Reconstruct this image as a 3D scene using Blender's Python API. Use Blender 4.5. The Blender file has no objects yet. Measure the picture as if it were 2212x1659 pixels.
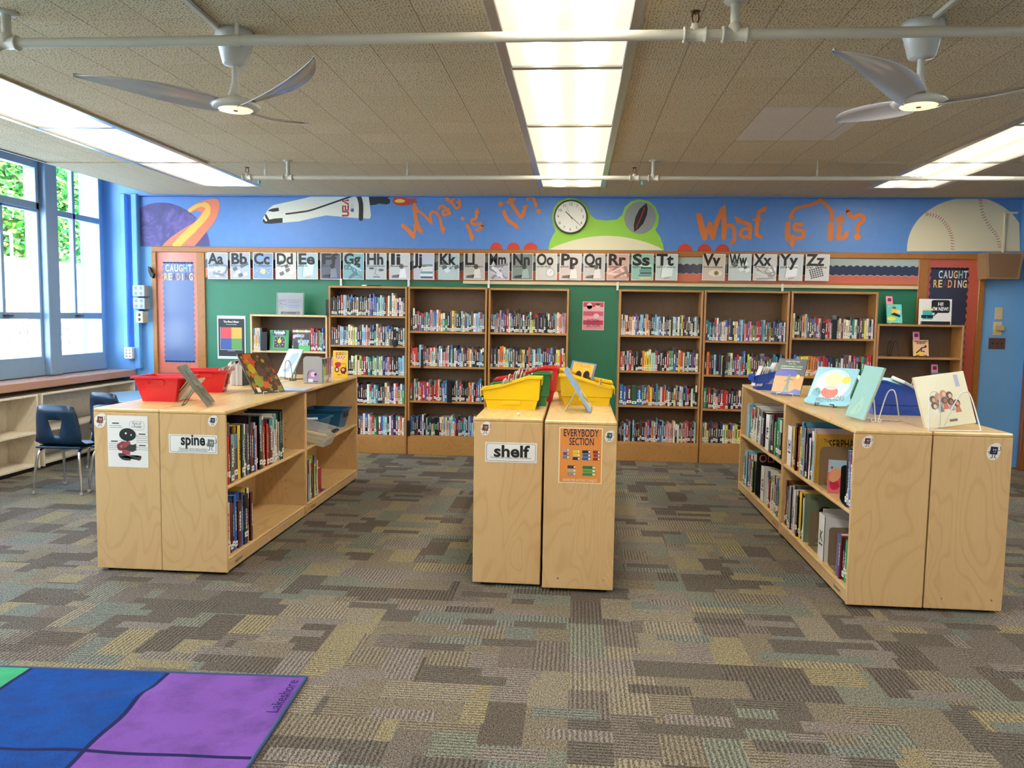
import bpy, math, random
from mathutils import Vector, Matrix
R_ = random.Random(7)
PI = math.pi
SC = bpy.context.scene
COL = SC.collection
# ---------------------------------------------------------------- camera
F_PX, PITCH, YAW, ROLL, CAM_Z = 1713.55, -0.0853, 0.08, 0.0156, 1.5
fw = Vector((-math.sin(YAW)*math.cos(PITCH), math.cos(YAW)*math.cos(PITCH), math.sin(PITCH)))
rt = Vector((math.cos(YAW), math.sin(YAW), 0)); up = rt.cross(fw)
CR = math.cos(ROLL)*rt + math.sin(ROLL)*up
CU = -math.sin(ROLL)*rt + math.cos(ROLL)*up
cam_d = bpy.data.cameras.new('camera'); cam = bpy.data.objects.new('camera', cam_d); COL.objects.link(cam)
cam_d.sensor_fit = 'HORIZONTAL'; cam_d.sensor_width = 36; cam_d.lens = 36*F_PX/2212
cam_d.clip_start = .05; cam_d.clip_end = 500
cam.matrix_world = Matrix(((CR.x, CU.x, -fw.x, 0), (CR.y, CU.y, -fw.y, 0), (CR.z, CU.z, -fw.z, CAM_Z), (0, 0, 0, 1)))
SC.camera = cam
def at(px, py, ax, v):
    """where the line of sight through a photo pixel meets the plane ax = v"""
    d = fw*F_PX + CR*(px-1106) - CU*(py-829.5)
    i = 'xyz'.index(ax); o = Vector((0, 0, CAM_Z))
    return o + d*((v-o[i])/d[i])
# ---------------------------------------------------------------- world, light, exposure
SC.view_settings.view_transform = 'Standard'; SC.view_settings.look = 'None'
SC.cycles.sample_clamp_indirect = 4.0; SC.view_settings.gamma = 1; SC.view_settings.exposure = 0.42; SC.view_settings.use_curve_mapping = False
W = bpy.data.worlds.new('World'); SC.world = W; W.use_nodes = True
nt = W.node_tree; nt.nodes.clear()
bg = nt.nodes.new('ShaderNodeBackground'); out = nt.nodes.new('ShaderNodeOutputWorld')
tc = nt.nodes.new('ShaderNodeTexCoord'); sx = nt.nodes.new('ShaderNodeSeparateXYZ'); cr = nt.nodes.new('ShaderNodeValToRGB')
nt.links.new(tc.outputs['Generated'], sx.inputs[0]); nt.links.new(sx.outputs['Z'], cr.inputs[0])
cr.color_ramp.elements[0].position = 0; cr.color_ramp.elements[0].color = (.86, .94, 1, 1)
cr.color_ramp.elements[1].position = .8; cr.color_ramp.elements[1].color = (.42, .68, 1, 1)
nt.links.new(cr.outputs[0], bg.inputs[0]); bg.inputs[1].default_value = 12.0
nt.links.new(bg.outputs[0], out.inputs[0])
sun_d = bpy.data.lights.new('sun', 'SUN'); sun = bpy.data.objects.new('sun', sun_d); COL.objects.link(sun)
sun_d.energy = 26; sun_d.angle = .01; sun_d.color = (1, .96, .88)
sun.rotation_euler = Vector((-.55, .35, -.76)).to_track_quat('-Z', 'Y').to_euler()   # high sun from behind the building: lights the yard, not the room
PANEL_L = 27.0         # brightness of the fluorescent tubes as seen through the diffusers
# ---------------------------------------------------------------- materials
def S(r, g, b):
    f = lambda c: (c/255/12.92) if c/255 <= .04045 else ((c/255+.055)/1.055)**2.4
    return (f(r), f(g), f(b), 1)
MATS = {}
class NT:
    def __init__(s, name, rough=.5, color=(.8, .8, .8, 1)):
        s.m = bpy.data.materials.new(name); s.m.use_nodes = True; s.t = s.m.node_tree
        s.b = s.t.nodes['Principled BSDF']; s.b.inputs['Base Color'].default_value = color; s.b.inputs['Roughness'].default_value = rough
        MATS[name] = s.m
    def n(s, typ, ins=None, **kw):
        nd = s.t.nodes.new('ShaderNode'+typ)
        for k, v in kw.items(): setattr(nd, k, v)
        for k, v in (ins or {}).items():
            if hasattr(v, 'is_output'): s.t.links.new(v, nd.inputs[k])
            else: nd.inputs[k].default_value = v
        return nd
    def math(s, op, a, b=0, c=0):
        nd = s.n('Math', {0: a, 1: b, 2: c}, operation=op); return nd.outputs[0]
    def mix(s, f, a, b, bt='MIX'):
        nd = s.t.nodes.new('ShaderNodeMix'); nd.data_type = 'RGBA'; nd.blend_type = bt
        for k, v in ((0, f), (6, a), (7, b)):
            if hasattr(v, 'is_output'): s.t.links.new(v, nd.inputs[k])
            else: nd.inputs[k].default_value = v
        return nd.outputs[2]
    def ramp(s, fac, stops, interp='LINEAR'):
        nd = s.n('ValToRGB', {0: fac}); e = nd.color_ramp.elements; nd.color_ramp.interpolation = interp
        while len(e) < len(stops): e.new(.5)
        for el, (p, c) in zip(e, stops): el.position = p; el.color = c
        return nd.outputs[0]
    def noise(s, vec, scale, detail=2, rough=.5, dist=0):
        return s.n('TexNoise', {'Vector': vec, 'Scale': scale, 'Detail': detail, 'Roughness': rough, 'Distortion': dist})
    def mapping(s, vec, scale=(1, 1, 1), rot=(0, 0, 0), loc=(0, 0, 0)):
        return s.n('Mapping', {'Vector': vec, 'Scale': scale, 'Rotation': rot, 'Location': loc}).outputs[0]
    def col(s, c): s.t.links.new(c, s.b.inputs['Base Color'])
    def bump(s, h, strength=.3, dist=.01):
        nd = s.n('Bump', {'Height': h, 'Strength': strength, 'Distance': dist}); s.t.links.new(nd.outputs[0], s.b.inputs['Normal'])
def mat(name, c, rough=.5, metal=0, spec=None, coat=0, trans=0, emit=None, es=1):
    if name in MATS: return MATS[name]
    x = NT(name, rough, c if len(c) == 4 else (*c, 1))
    x.b.inputs['Metallic'].default_value = metal
    if spec is not None: x.b.inputs['Specular IOR Level'].default_value = spec
    if coat: x.b.inputs['Coat Weight'].default_value = coat; x.b.inputs['Coat Roughness'].default_value = .1
    if trans: x.b.inputs['Transmission Weight'].default_value = trans
    if emit: x.b.inputs['Emission Color'].default_value = emit; x.b.inputs['Emission Strength'].default_value = es
    # a faint wear in the surface so that no plastic or paint is perfectly flat
    if not emit and not trans and not metal:
        g = x.n('NewGeometry'); nz = x.noise(g.outputs['Position'], 9, 3)
        x.col(x.mix(nz.outputs[0], tuple(v*.93 for v in x.b.inputs['Base Color'].default_value[:3])+(1,), x.b.inputs['Base Color'].default_value))
    return x.m
def vc(name, rough=.4, coat=0, spec=None):
    x = NT(name, rough); a = x.n('Attribute', attribute_name='Col')
    x.col(a.outputs['Color'])
    if coat: x.b.inputs['Coat Weight'].default_value = coat; x.b.inputs['Coat Roughness'].default_value = .15
    if spec is not None: x.b.inputs['Specular IOR Level'].default_value = spec
    return x.m
PRINT = vc('printed_paper', .45)
MATTE = vc('painted_colours', .6)
JACKET = vc('book_jacket', .3, .3)
FABRIC = vc('coloured_pile', .95, spec=.1)
def birch(name, c1, c2, horiz=False, rough=.28, sc=1.0):
    x = NT(name, rough); tcn = x.n('TexCoord'); oi = x.n('ObjectInfo')
    off = x.n('Combine'+'XYZ', {0: x.math('MULTIPLY', oi.outputs['Random'], 37.0), 1: x.math('MULTIPLY', oi.outputs['Random'], 11.0), 2: 0.0}).outputs[0]
    v = x.n('VectorMath', {0: tcn.outputs['Object'], 1: off}, operation='ADD').outputs[0]
    v = x.mapping(v, (3.2, 3.2, 1.1) if not horiz else (3.2, 1.0, 3.2))
    n1 = x.noise(v, 1.1*sc, 2, .45, .4)
    rings = x.math('SINE', x.math('MULTIPLY', n1.outputs[0], 92.0))
    rings = x.math('POWER', x.math('MULTIPLY_ADD', rings, .5, .5), 6.0)
    v2 = x.mapping(v, (26, 26, 1.2) if not horiz else (26, 1.2, 26))
    n2 = x.noise(v2, 6*sc, 3, .6)
    n3 = x.noise(v, .9, 2)
    base = x.mix(x.math('MULTIPLY_ADD', n2.outputs[0], 1.2, -.1), c1, c2)
    dark = tuple(a*b for a, b in zip(c1[:3], (.80, .72, .62)))+(1,)
    base = x.mix(x.math('MULTIPLY', rings, .36), base, dark)
    base = x.mix(x.math('MULTIPLY_ADD', n3.outputs[0], .5, -.1), base, tuple(a*b for a, b in zip(c1[:3], (.86, .82, .74)))+(1,))
    x.col(base); x.b.inputs['Coat Weight'].default_value = .0 if horiz else .15; x.b.inputs['Coat Roughness'].default_value = .3; x.b.inputs['Specular IOR Level'].default_value = .6
    return x.m
BIRCH = birch('birch_plywood', S(204, 166, 115), S(220, 186, 138))
BIRCH_TOP = birch('birch_top', S(212, 176, 120), S(226, 194, 140), True, .27)
PALE = birch('pale_maple_laminate', S(230, 220, 202), S(238, 230, 214), False, .4)
OAK = birch('oak_case', S(162, 112, 58), S(184, 134, 76), False, .35)
OAK_H = birch('oak_case_flat', S(164, 116, 62), S(184, 138, 80), True, .3)
BACKBOARD = birch('brown_hardboard', S(88, 62, 38), S(106, 78, 48), False, .6)
FRAME = birch('stained_board_frame', S(154, 98, 38), S(172, 116, 50), True, .35)
SILLM = mat('sill_laminate', S(186, 140, 118), .2)
# ---------------------------------------------------------------- mesh builder
class MB:
    def __init__(s): s.v, s.f, s.c, s.mi, s.sm = [], [], [], [], []; s.k = 0
    def lift(s): s.k += 1; return (s.k % 24)*1.2e-5     # keeps overlapping paint from lying in exactly one plane
    def add(s, vs, fs, c=(1, 1, 1, 1), mi=0, M=None, sm=False):
        o = len(s.v)
        s.v += [tuple(M @ Vector(v)) if M else tuple(v) for v in vs]
        for f in fs: s.f.append(tuple(o+i for i in f)); s.c.append(c); s.mi.append(mi); s.sm.append(sm)
        return s
    def box(s, x0, x1, y0, y1, z0, z1, c=(1, 1, 1, 1), mi=0, M=None):
        vs = [(x, y, z) for x in (x0, x1) for y in (y0, y1) for z in (z0, z1)]
        return s.add(vs, [(0, 1, 3, 2), (4, 6, 7, 5), (0, 4, 5, 1), (2, 3, 7, 6), (0, 2, 6, 4), (1, 5, 7, 3)], c, mi, M)
    def bbox(s, x0, x1, y0, y1, z0, z1, r=.004, c=(1, 1, 1, 1), mi=0, M=None):
        """box with chamfered edges"""
        r = min(r, abs(x1-x0)*.45, abs(y1-y0)*.45, abs(z1-z0)*.45)
        X, Y, Z = (x0, x1), (y0, y1), (z0, z1); vs = []; idx = {}
        for i in (0, 1):
            for j in (0, 1):
                for k in (0, 1):
                    sx_, sy_, sz_ = (1, -1)[i], (1, -1)[j], (1, -1)[k]
                    for ax in range(3):
                        p = [X[i]+sx_*r, Y[j]+sy_*r, Z[k]+sz_*r]; p[ax] = (X[i], Y[j], Z[k])[ax]
                        idx[(i, j, k, ax)] = len(vs); vs.append(p)
        fs = []
        for i in (0, 1): fs.append([idx[(i, a, b, 0)] for a, b in ((0, 0), (0, 1), (1, 1), (1, 0))][::(1 if i == 0 else -1)])
        for j in (0, 1): fs.append([idx[(a, j, b, 1)] for a, b in ((0, 0), (1, 0), (1, 1), (0, 1))][::(1 if j == 0 else -1)])
        for k in (0, 1): fs.append([idx[(a, b, k, 2)] for a, b in ((0, 0), (0, 1), (1, 1), (1, 0))][::(1 if k == 0 else -1)])
        def q(a, b, c_, d, flip): fs.append((a, b, c_, d) if not flip else (d, c_, b, a))
        for i in (0, 1):
            for j in (0, 1): q(idx[(i, j, 0, 0)], idx[(i, j, 1, 0)], idx[(i, j, 1, 1)], idx[(i, j, 0, 1)], (i+j) % 2 == 1)
            for k in (0, 1): q(idx[(i, 0, k, 2)], idx[(i, 1, k, 2)], idx[(i, 1, k, 0)], idx[(i, 0, k, 0)], (i+k) % 2 == 1)
        for j in (0, 1):
            for k in (0, 1): q(idx[(0, j, k, 1)], idx[(1, j, k, 1)], idx[(1, j, k, 2)], idx[(0, j, k, 2)], (j+k) % 2 == 1)
        for i in (0, 1):
            for j in (0, 1):
                for k in (0, 1):
                    t = (idx[(i, j, k, 0)], idx[(i, j, k, 1)], idx[(i, j, k, 2)])
                    fs.append(t if (i+j+k) % 2 == 1 else t[::-1])
        return s.add(vs, fs, c, mi, M)
    def tube(s, pts, r, n=10, c=(1, 1, 1, 1), mi=0, M=None, cap=True, closed=False):
        pts = [Vector(p) for p in pts]; rs = r if isinstance(r, (list, tuple)) else [r]*len(pts)
        vs, fs = [], []; prev = None; N = len(pts)
        for i, p in enumerate(pts):
            a = pts[i-1] if (i > 0 or closed) else p; b = pts[(i+1) % N] if (i < N-1 or closed) else p
            t = (b-a).normalized()
            if prev is None:
                u = t.orthogonal().normalized()
            else:
                u = (prev - t*prev.dot(t))
                u = u.normalized() if u.length > 1e-6 else t.orthogonal().normalized()
            prev = u; w = t.cross(u)
            for k in range(n):
                an = 2*PI*k/n; vs.append(p + (u*math.cos(an)+w*math.sin(an))*rs[i])
        M_ = N if closed else N-1
        for i in range(M_):
            for k in range(n):
                a, b = i*n+k, i*n+(k+1) % n; c2, d = ((i+1) % N)*n+(k+1) % n, ((i+1) % N)*n+k
                fs.append((a, b, c2, d))
        s.add(vs, fs, c, mi, M, True)
        if cap and not closed: s.add(vs, [tuple(range(n))[::-1], tuple((N-1)*n+k for k in range(n))], c, mi, M)
        return s
    def lathe(s, prof, n=32, c=(1, 1, 1, 1), mi=0, M=None, sm=True, ang=2*PI):
        vs, fs = [], []
        for (r, z) in prof:
            for k in range(n): a = 2*PI*k/n; vs.append((r*math.cos(a), r*math.sin(a), z))
        for i in range(len(prof)-1):
            for k in range(n): fs.append((i*n+k, i*n+(k+1) % n, (i+1)*n+(k+1) % n, (i+1)*n+k))
        return s.add(vs, fs, c, mi, M, sm)
    def prism(s, pts, d0, d1, c=(1, 1, 1, 1), mi=0, M=None, sm=False):
        """outline pts in local (x, z), extruded along y from d0 to d1"""
        n = len(pts); A = sum(pts[i][0]*pts[(i+1) % n][1]-pts[(i+1) % n][0]*pts[i][1] for i in range(n))
        if A < 0: pts = pts[::-1]
        vs = [(x, d0, z) for x, z in pts]+[(x, d1, z) for x, z in pts]
        s.add(vs, [tuple(range(n)), tuple(range(n, 2*n))[::-1]], c, mi, M)
        return s.add(vs, [(i, n+i, n+(i+1) % n, (i+1) % n) for i in range(n)], c, mi, M, sm)
    def poly(s, pts, y, c, mi=0, M=None):
        """flat shape in local (x, z) facing -y"""
        n = len(pts); A = sum(pts[i][0]*pts[(i+1) % n][1]-pts[(i+1) % n][0]*pts[i][1] for i in range(n))
        if A < 0: pts = pts[::-1]
        return s.add([(x, y, z) for x, z in pts], [tuple(range(n))], c, mi, M)
    def rect(s, x0, z0, x1, z1, y, c, mi=0, M=None): return s.poly([(x0, z0), (x1, z0), (x1, z1), (x0, z1)], y, c, mi, M)
    def disc(s, x, z, rx, rz, y, c, n=28, mi=0, M=None, a0=0, a1=2*PI, rot=0):
        full = a1-a0 >= 2*PI-1e-6; m = n if full else n+1
        P = [(rx*math.cos(a0+(a1-a0)*k/n), rz*math.sin(a0+(a1-a0)*k/n)) for k in range(m)]
        return s.poly([(x+p[0]*math.cos(rot)-p[1]*math.sin(rot), z+p[0]*math.sin(rot)+p[1]*math.cos(rot)) for p in P], y, c, mi, M)
    def stroke(s, pts, w, y, c, mi=0, M=None, closed=False, round_=True):
        """a painted line of width w"""
        P = [Vector((p[0], p[1])) for p in pts]; N = len(P); ws = w if isinstance(w, (list, tuple)) else [w]*N
        L, Rr = [], []
        for i in range(N):
            a = P[i-1] if (i > 0 or closed) else P[i]; b = P[(i+1) % N] if (i < N-1 or closed) else P[i]
            t = (b-a); t = t.normalized() if t.length > 1e-9 else Vector((1, 0)); nn = Vector((-t.y, t.x))
            L.append(P[i]+nn*ws[i]/2); Rr.append(P[i]-nn*ws[i]/2)
        for i in range(N if closed else N-1):
            j = (i+1) % N
            s.poly([(L[i].x, L[i].y), (Rr[i].x, Rr[i].y), (Rr[j].x, Rr[j].y), (L[j].x, L[j].y)], y-s.lift(), c, mi, M)
        if round_:
            for i in range(N): s.disc(P[i].x, P[i].y, ws[i]/2, ws[i]/2, y-s.lift(), c, 10, mi, M)
        return s
    def text(s, body, x, z, size, y, c, mi=0, M=None, bold=0, align='CENTER', width=None, rot=0, sx=1, shear=0, space=1):
        """letters facing -y, baseline at z; width fits them to a width"""
        vs, fs, (bx0, bx1) = glyphs(body, bold, align, shear, space)
        if width and bx1 > bx0: sx = width/((bx1-bx0)*size)
        ca, sa = math.cos(rot), math.sin(rot)
        V = []
        for a, b in vs:
            a, b = a*size*sx, b*size; V.append((x+a*ca-b*sa, y, z+a*sa+b*ca))
        return s.add(V, fs, c, mi, M)
    def build(s, name, mats, parent=None, loc=None, rot=None, flat=False):
        me = bpy.data.meshes.new(name); me.from_pydata(s.v, [], s.f)
        if not isinstance(mats, (list, tuple)): mats = [mats]
        for m in mats: me.materials.append(m)
        me.polygons.foreach_set('material_index', s.mi); me.polygons.foreach_set('use_smooth', s.sm)
        ca = me.color_attributes.new('Col', 'BYTE_COLOR', 'CORNER')
        buf = []
        for f, c in zip(s.f, s.c):
            c = tuple(c) if len(c) == 4 else (*c, 1)
            buf += list(c)*len(f)
        ca.data.foreach_set('color', buf)
        me.update()
        o = bpy.data.objects.new(name, me); COL.objects.link(o)
        if parent: o.parent = parent
        if loc: o.location = loc
        if rot: o.rotation_euler = rot
        return o
_G = {}
def glyphs(body, bold=0, align='CENTER', shear=0, space=1):
    k = (body, bold, align, shear, space)
    if k not in _G:
        cu = bpy.data.curves.new('t', 'FONT'); cu.body = body; cu.size = 1; cu.offset = bold; cu.align_x = align; cu.shear = shear
        cu.resolution_u = 3; cu.space_character = space; cu.space_line = .85
        o = bpy.data.objects.new('t', cu); COL.objects.link(o)
        me = bpy.data.meshes.new_from_object(o)
        vs = [(v.co.x, v.co.y) for v in me.vertices]; fs = []
        for p in me.polygons:
            f = tuple(p.vertices); A = sum(vs[f[i]][0]*vs[f[(i+1) % len(f)]][1]-vs[f[(i+1) % len(f)]][0]*vs[f[i]][1] for i in range(len(f)))
            fs.append(f if A > 0 else f[::-1])
        bx = (min([v[0] for v in vs], default=0), max([v[0] for v in vs], default=0))
        bpy.data.objects.remove(o); bpy.data.curves.remove(cu); bpy.data.meshes.remove(me)
        _G[k] = (vs, fs, bx)
    return _G[k]
def smooth_pts(pts, n=4, closed=False):
    """Catmull-Rom through the points"""
    P = [Vector(p) for p in pts]; N = len(P); o = []
    for i in range(N if closed else N-1):
        p0 = P[i-1] if (i > 0 or closed) else P[i]; p1 = P[i]; p2 = P[(i+1) % N]; p3 = P[(i+2) % N] if (i+2 < N or closed) else P[(i+1) % N]
        for k in range(n):
            t = k/n; o.append(tuple(.5*((2*p1)+(p2-p0)*t+(2*p0-5*p1+4*p2-p3)*t*t+(3*p1-p0-3*p2+p3)*t**3)))
    if not closed: o.append(tuple(P[-1]))
    return o
def rrect(x0, z0, x1, z1, r, n=4):
    o = []
    for cx_, cz_, a in ((x1-r, z0+r, -PI/2), (x1-r, z1-r, 0), (x0+r, z1-r, PI/2), (x0+r, z0+r, PI)):
        for k in range(n+1): an = a+PI/2*k/n; o.append((cx_+r*math.cos(an), cz_+r*math.sin(an)))
    return o
def tag(o, label=None, cat=None, group=None, kind=None):
    if label: o['label'] = label
    if cat: o['category'] = cat
    if group: o['group'] = group
    if kind: o['kind'] = kind
    return o
def struct(o): o['kind'] = 'structure'; return o
def thing(name, label, cat, loc=(0, 0, 0), rz=0, group=None, rot=None):
    o = bpy.data.objects.new(name, None); COL.objects.link(o); o.empty_display_size = .05
    o.location = loc; o.rotation_euler = rot or (0, 0, rz)
    return tag(o, label, cat, group)
def copy_tree(o, parent=None):
    c = o.copy(); COL.objects.link(c)
    if parent: c.parent = parent
    for ch in list(o.children): copy_tree(ch, c)
    return c
WHITE, BLACK, INK = S(238, 238, 236), S(16, 16, 18), S(28, 28, 30)
PLASTIC_W = mat('white_plastic', S(225, 224, 218), .4)
CHROME = mat('chrome', (.75, .76, .78), .12, 1)
STEEL = mat('brushed_metal', (.5, .5, .5), .35, 1)
WIREW = mat('white_wire', S(232, 230, 224), .35)
WIREB = mat('black_wire', S(22, 22, 24), .35)
WIRES = mat('silver_wire', (.6, .6, .6), .3, 1)
DARK = mat('dark_void', S(20, 18, 16), .8)
# ---------------------------------------------------------------- room shell
ZC, YW, XW, XR, YB = 2.793, 8.62, -5.30, 4.62, -2.2
ZTOP = 3.15
# carpet
x = NT('patchwork_carpet', .95); g = x.n('NewGeometry').outputs['Position']
x.b.inputs['Specular IOR Level'].default_value = .08
def cells(nt_, vec, w, h, seed, stagger=True):
    s_ = nt_.n('SeparateXYZ', {0: vec}); 
    row = nt_.math('FLOOR', nt_.math('DIVIDE', s_.outputs[1], h))
    rn = nt_.n('TexWhiteNoise', {'W': nt_.math('ADD', row, seed)}, noise_dimensions='1D').outputs[0]
    xx = nt_.math('ADD', nt_.math('DIVIDE', s_.outputs[0], w), rn if stagger else 0.0)
    cx_ = nt_.math('FLOOR', xx)
    cv = nt_.n('CombineXYZ', {0: cx_, 1: row, 2: seed}).outputs[0]
    return nt_.n('TexWhiteNoise', {'Vector': cv}, noise_dimensions='3D')
gsw = x.n('SeparateXYZ', {0: g}); gsw = x.n('CombineXYZ', {0: gsw.outputs[1], 1: gsw.outputs[0], 2: 0.0}).outputs[0]
A = cells(x, g, .36, .155, 3.1); B = cells(x, gsw, .31, .16, 8.4); Cc = cells(x, g, .25, .0775, 15.2); D = cells(x, g, .31, .31, 21.7, False)
m1 = x.math('GREATER_THAN', D.outputs[0], .52); m2 = x.math('GREATER_THAN', Cc.outputs[0], .80)
val = x.mix(m1, A.outputs[1], B.outputs[1]); val = x.mix(m2, val, Cc.outputs[1])
sp = x.n('SeparateColor', {0: val})
pal = x.ramp(sp.outputs[0], [(0, S(90, 82, 74)), (.14, S(118, 109, 95)), (.3, S(130, 121, 106)), (.42, S(107, 99, 92)), (.54, S(114, 115, 104)), (.64, S(134, 124, 98)), (.76, S(92, 86, 79)), (.86, S(121, 113, 107)), (.94, S(109, 113, 106))], 'CONSTANT')
# loops and ribs
s0 = x.n('SeparateXYZ', {0: g})
ribdir = x.math('GREATER_THAN', sp.outputs[1], .55)
wob = x.noise(g, 55, 2).outputs[0]
rx_ = x.math('SINE', x.math('MULTIPLY_ADD', s0.outputs[0], 330, x.math('MULTIPLY', wob, 5)))
ry_ = x.math('SINE', x.math('MULTIPLY_ADD', s0.outputs[1], 330, x.math('MULTIPLY', wob, 5)))
rib = x.n('Mix', {0: ribdir, 2: rx_, 3: ry_}, data_type='FLOAT').outputs[0]
ribon = x.math('MULTIPLY', x.math('GREATER_THAN', sp.outputs[2], .42), .9)
rib = x.math('MULTIPLY', rib, ribon)
fz = x.noise(g, 190, 2, .6).outputs[0]; fz2 = x.noise(g, 75, 2, .6).outputs[0]
tx = x.math('ADD', x.math('MULTIPLY_ADD', fz, 5.0, -1.75), x.math('MULTIPLY_ADD', fz2, 1.4, -.55))
tx = x.math('ADD', tx, x.math('MULTIPLY', rib, -.42)); tx = x.math('MINIMUM', x.math('MAXIMUM', tx, .22), 1.9)
fin = x.n('VectorMath', {0: pal, 1: x.n('CombineXYZ', {0: tx, 1: tx, 2: tx}).outputs[0]}, operation='MULTIPLY').outputs[0]
big = x.noise(g, .8, 2).outputs[0]
x.col(x.mix(x.math('MULTIPLY_ADD', big, .4, .0), fin, x.mix(.5, fin, S(96, 92, 84))))
x.bump(x.math('ADD', x.math('MULTIPLY', rib, .4), fz), .6, .006)
CARPET = x.m
mb = MB(); mb.box(XW-.3, 6.5, YB, YW+1.2, -.1, 0); struct(mb.build('floor', CARPET))
# acoustic tile ceiling
x = NT('acoustic_tile', .9); x.b.inputs['Specular IOR Level'].default_value = .1
g = x.n('NewGeometry').outputs['Position']
v = x.n('TexVoronoi', {'Vector': x.mapping(g, (1, 1, 0)), 'Scale': 62.0, 'Randomness': .62}, voronoi_dimensions='2D', feature='F1')
rn = x.n('SeparateColor', {0: v.outputs['Color']}).outputs[0]
dot = x.math('LESS_THAN', v.outputs['Distance'], x.math('MULTIPLY_ADD', rn, .12, .13))
s0 = x.n('SeparateXYZ', {0: g})
def seam(co, off, w, half):
    f = x.math('FRACT', x.math('DIVIDE', x.math('ADD', co, -off+100*w), w))
    return x.math('LESS_THAN', x.math('ABSOLUTE', x.math('SUBTRACT', f, .5)), half/w) if False else x.math('GREATER_THAN', x.math('ABSOLUTE', x.math('SUBTRACT', f, .5)), .5-half/w)
sX = seam(s0.outputs[0], -.72, .305, .0018); sY = seam(s0.outputs[1], 4.15, .318, .0008)
tile = cells(x, x.n('VectorMath', {0: g, 1: (.72, -4.15, 0)}, operation='ADD').outputs[0], .305, .318, 4.0, False)
base = x.mix(tile.outputs[0], S(204, 188, 158), S(212, 196, 166))
# replaced tiles, greyer, where the ceiling was patched
inx = x.math('MULTIPLY', x.math('GREATER_THAN', s0.outputs[0], 1.11), x.math('LESS_THAN', s0.outputs[0], 1.80))
iny = x.math('MULTIPLY', x.math('GREATER_THAN', s0.outputs[1], 5.08), x.math('LESS_THAN', s0.outputs[1], 5.98))
patch = x.math('MULTIPLY', inx, iny)
base = x.mix(patch, base, S(214, 204, 194))
dd = x.math('MULTIPLY', dot, x.math('MULTIPLY_ADD', patch, -.6, 1.0))
base = x.mix(x.math('MULTIPLY', dd, .85), base, S(62, 50, 38))
base = x.mix(sX, base, S(132, 112, 84)); base = x.mix(x.math('MULTIPLY', sY, .7), base, S(120, 100, 74))
x.col(base); CEIL = x.m
x = NT('plain_tile', .9); g = x.n('NewGeometry').outputs['Position']; s0 = x.n('SeparateXYZ', {0: g})
sX = seam(s0.outputs[0], -.72, .305, .0018)
fine = x.noise(g, 70, 2, .6).outputs[0]
x.col(x.mix(sX, x.mix(x.math('MULTIPLY_ADD', fine, 2.4, -.8), S(180, 164, 136), S(200, 184, 154)), S(140, 120, 92))); CEIL2 = x.m
ROWS = [(-3.87, -3.26), (-.385, .225), (2.78, 3.375)]
def ceil_strip(x0, x1): MBc.box(x0, x1, YB, 6.78, ZC, ZC+.03); MBc2.box(x0, x1, 6.78, YW, ZC-.012, ZC+.03)
YL1 = 8.02
MBc, MBc2 = MB(), MB()
xs = [-4.70]+[q for r in ROWS for q in r]+[XR]
for i in range(0, len(xs), 2): ceil_strip(xs[i], xs[i+1])
for r in ROWS: MBc2.box(r[0], r[1], YL1, YW, ZC-.012, ZC+.03)
struct(MBc.build('ceiling', CEIL)); struct(MBc2.build('ceiling', CEIL2))
WALLB = mat('blue_wall_paint', S(112, 172, 232), .5)
WALLR = mat('blue_wall_paint_lit', S(126, 172, 222), .5)  # same blue paint, paled: light on the right wall put into the colour
mb = MB(); mb.box(XW-.3, XR+.3, YW, YW+.15, 0, ZTOP); struct(mb.build('wall_back', WALLB))
mb = MB(); mb.box(XR, XR+.12, YB, 7.2, 0, ZTOP); mb.box(XR, XR+.12, 7.2, 8.5, 2.15, ZTOP); mb.box(XR, XR+.12, 8.5, YW, 0, ZTOP); struct(mb.build('wall_right', WALLR))
mb = MB(); mb.box(XW-.3, XR+.3, YB-.15, YB, 0, ZTOP); struct(mb.build('wall_behind', mat('cream_wall_paint', S(226, 218, 198), .6)))
mb = MB(); mb.box(XW-.3, XR+.3, YB, YW+.15, ZTOP, ZTOP+.1); struct(mb.build('ceiling', mat('slab_paint', S(140, 140, 140), .8)))
# edge of the dropped ceiling along the window pocket
mb = MB(); mb.box(-4.72, -4.70, YB, YW, ZC-.01, ZTOP); struct(mb.build('trim_1', mat('soffit_paint', S(150, 150, 150), .6)))
# wall under the windows and beyond them
mb = MB(); mb.box(XW-.2, XW-.02, YB, YW, 0, .84); mb.box(XW-.2, XW-.02, YB, 1.0, .84, ZTOP)
mb.box(XW-.2, XW-.02, 8.52, YW, .84, ZTOP); struct(mb.build('wall_left', WALLB))
# door and casing on the right wall
FRD = birch('door_wood', S(128, 74, 34), S(146, 88, 44), False, .35)
mb = MB(); mb.bbox(XR+.03, XR+.08, 7.24, 8.44, 0, 2.11, .004); d = struct(mb.build('door_1', FRD))
MB().tube([(XR+.03, 7.34, 1.02), (XR-.02, 7.34, 1.02), (XR-.02, 7.46, 1.02)], .01).build('door_handle', STEEL, d)
mb = MB()
for a, b, c_, e in ((7.12, 7.24, 0, 2.2), (8.44, 8.55, 0, 2.2), (7.24, 8.44, 2.11, 2.22)):
    mb.bbox(XR-.035, XR+.13, a, b, c_, e, .008); mb.bbox(XR-.05, XR-.03, a+.02, b-.045, c_, e, .006)
struct(mb.build('trim_2', FRD))
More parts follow.
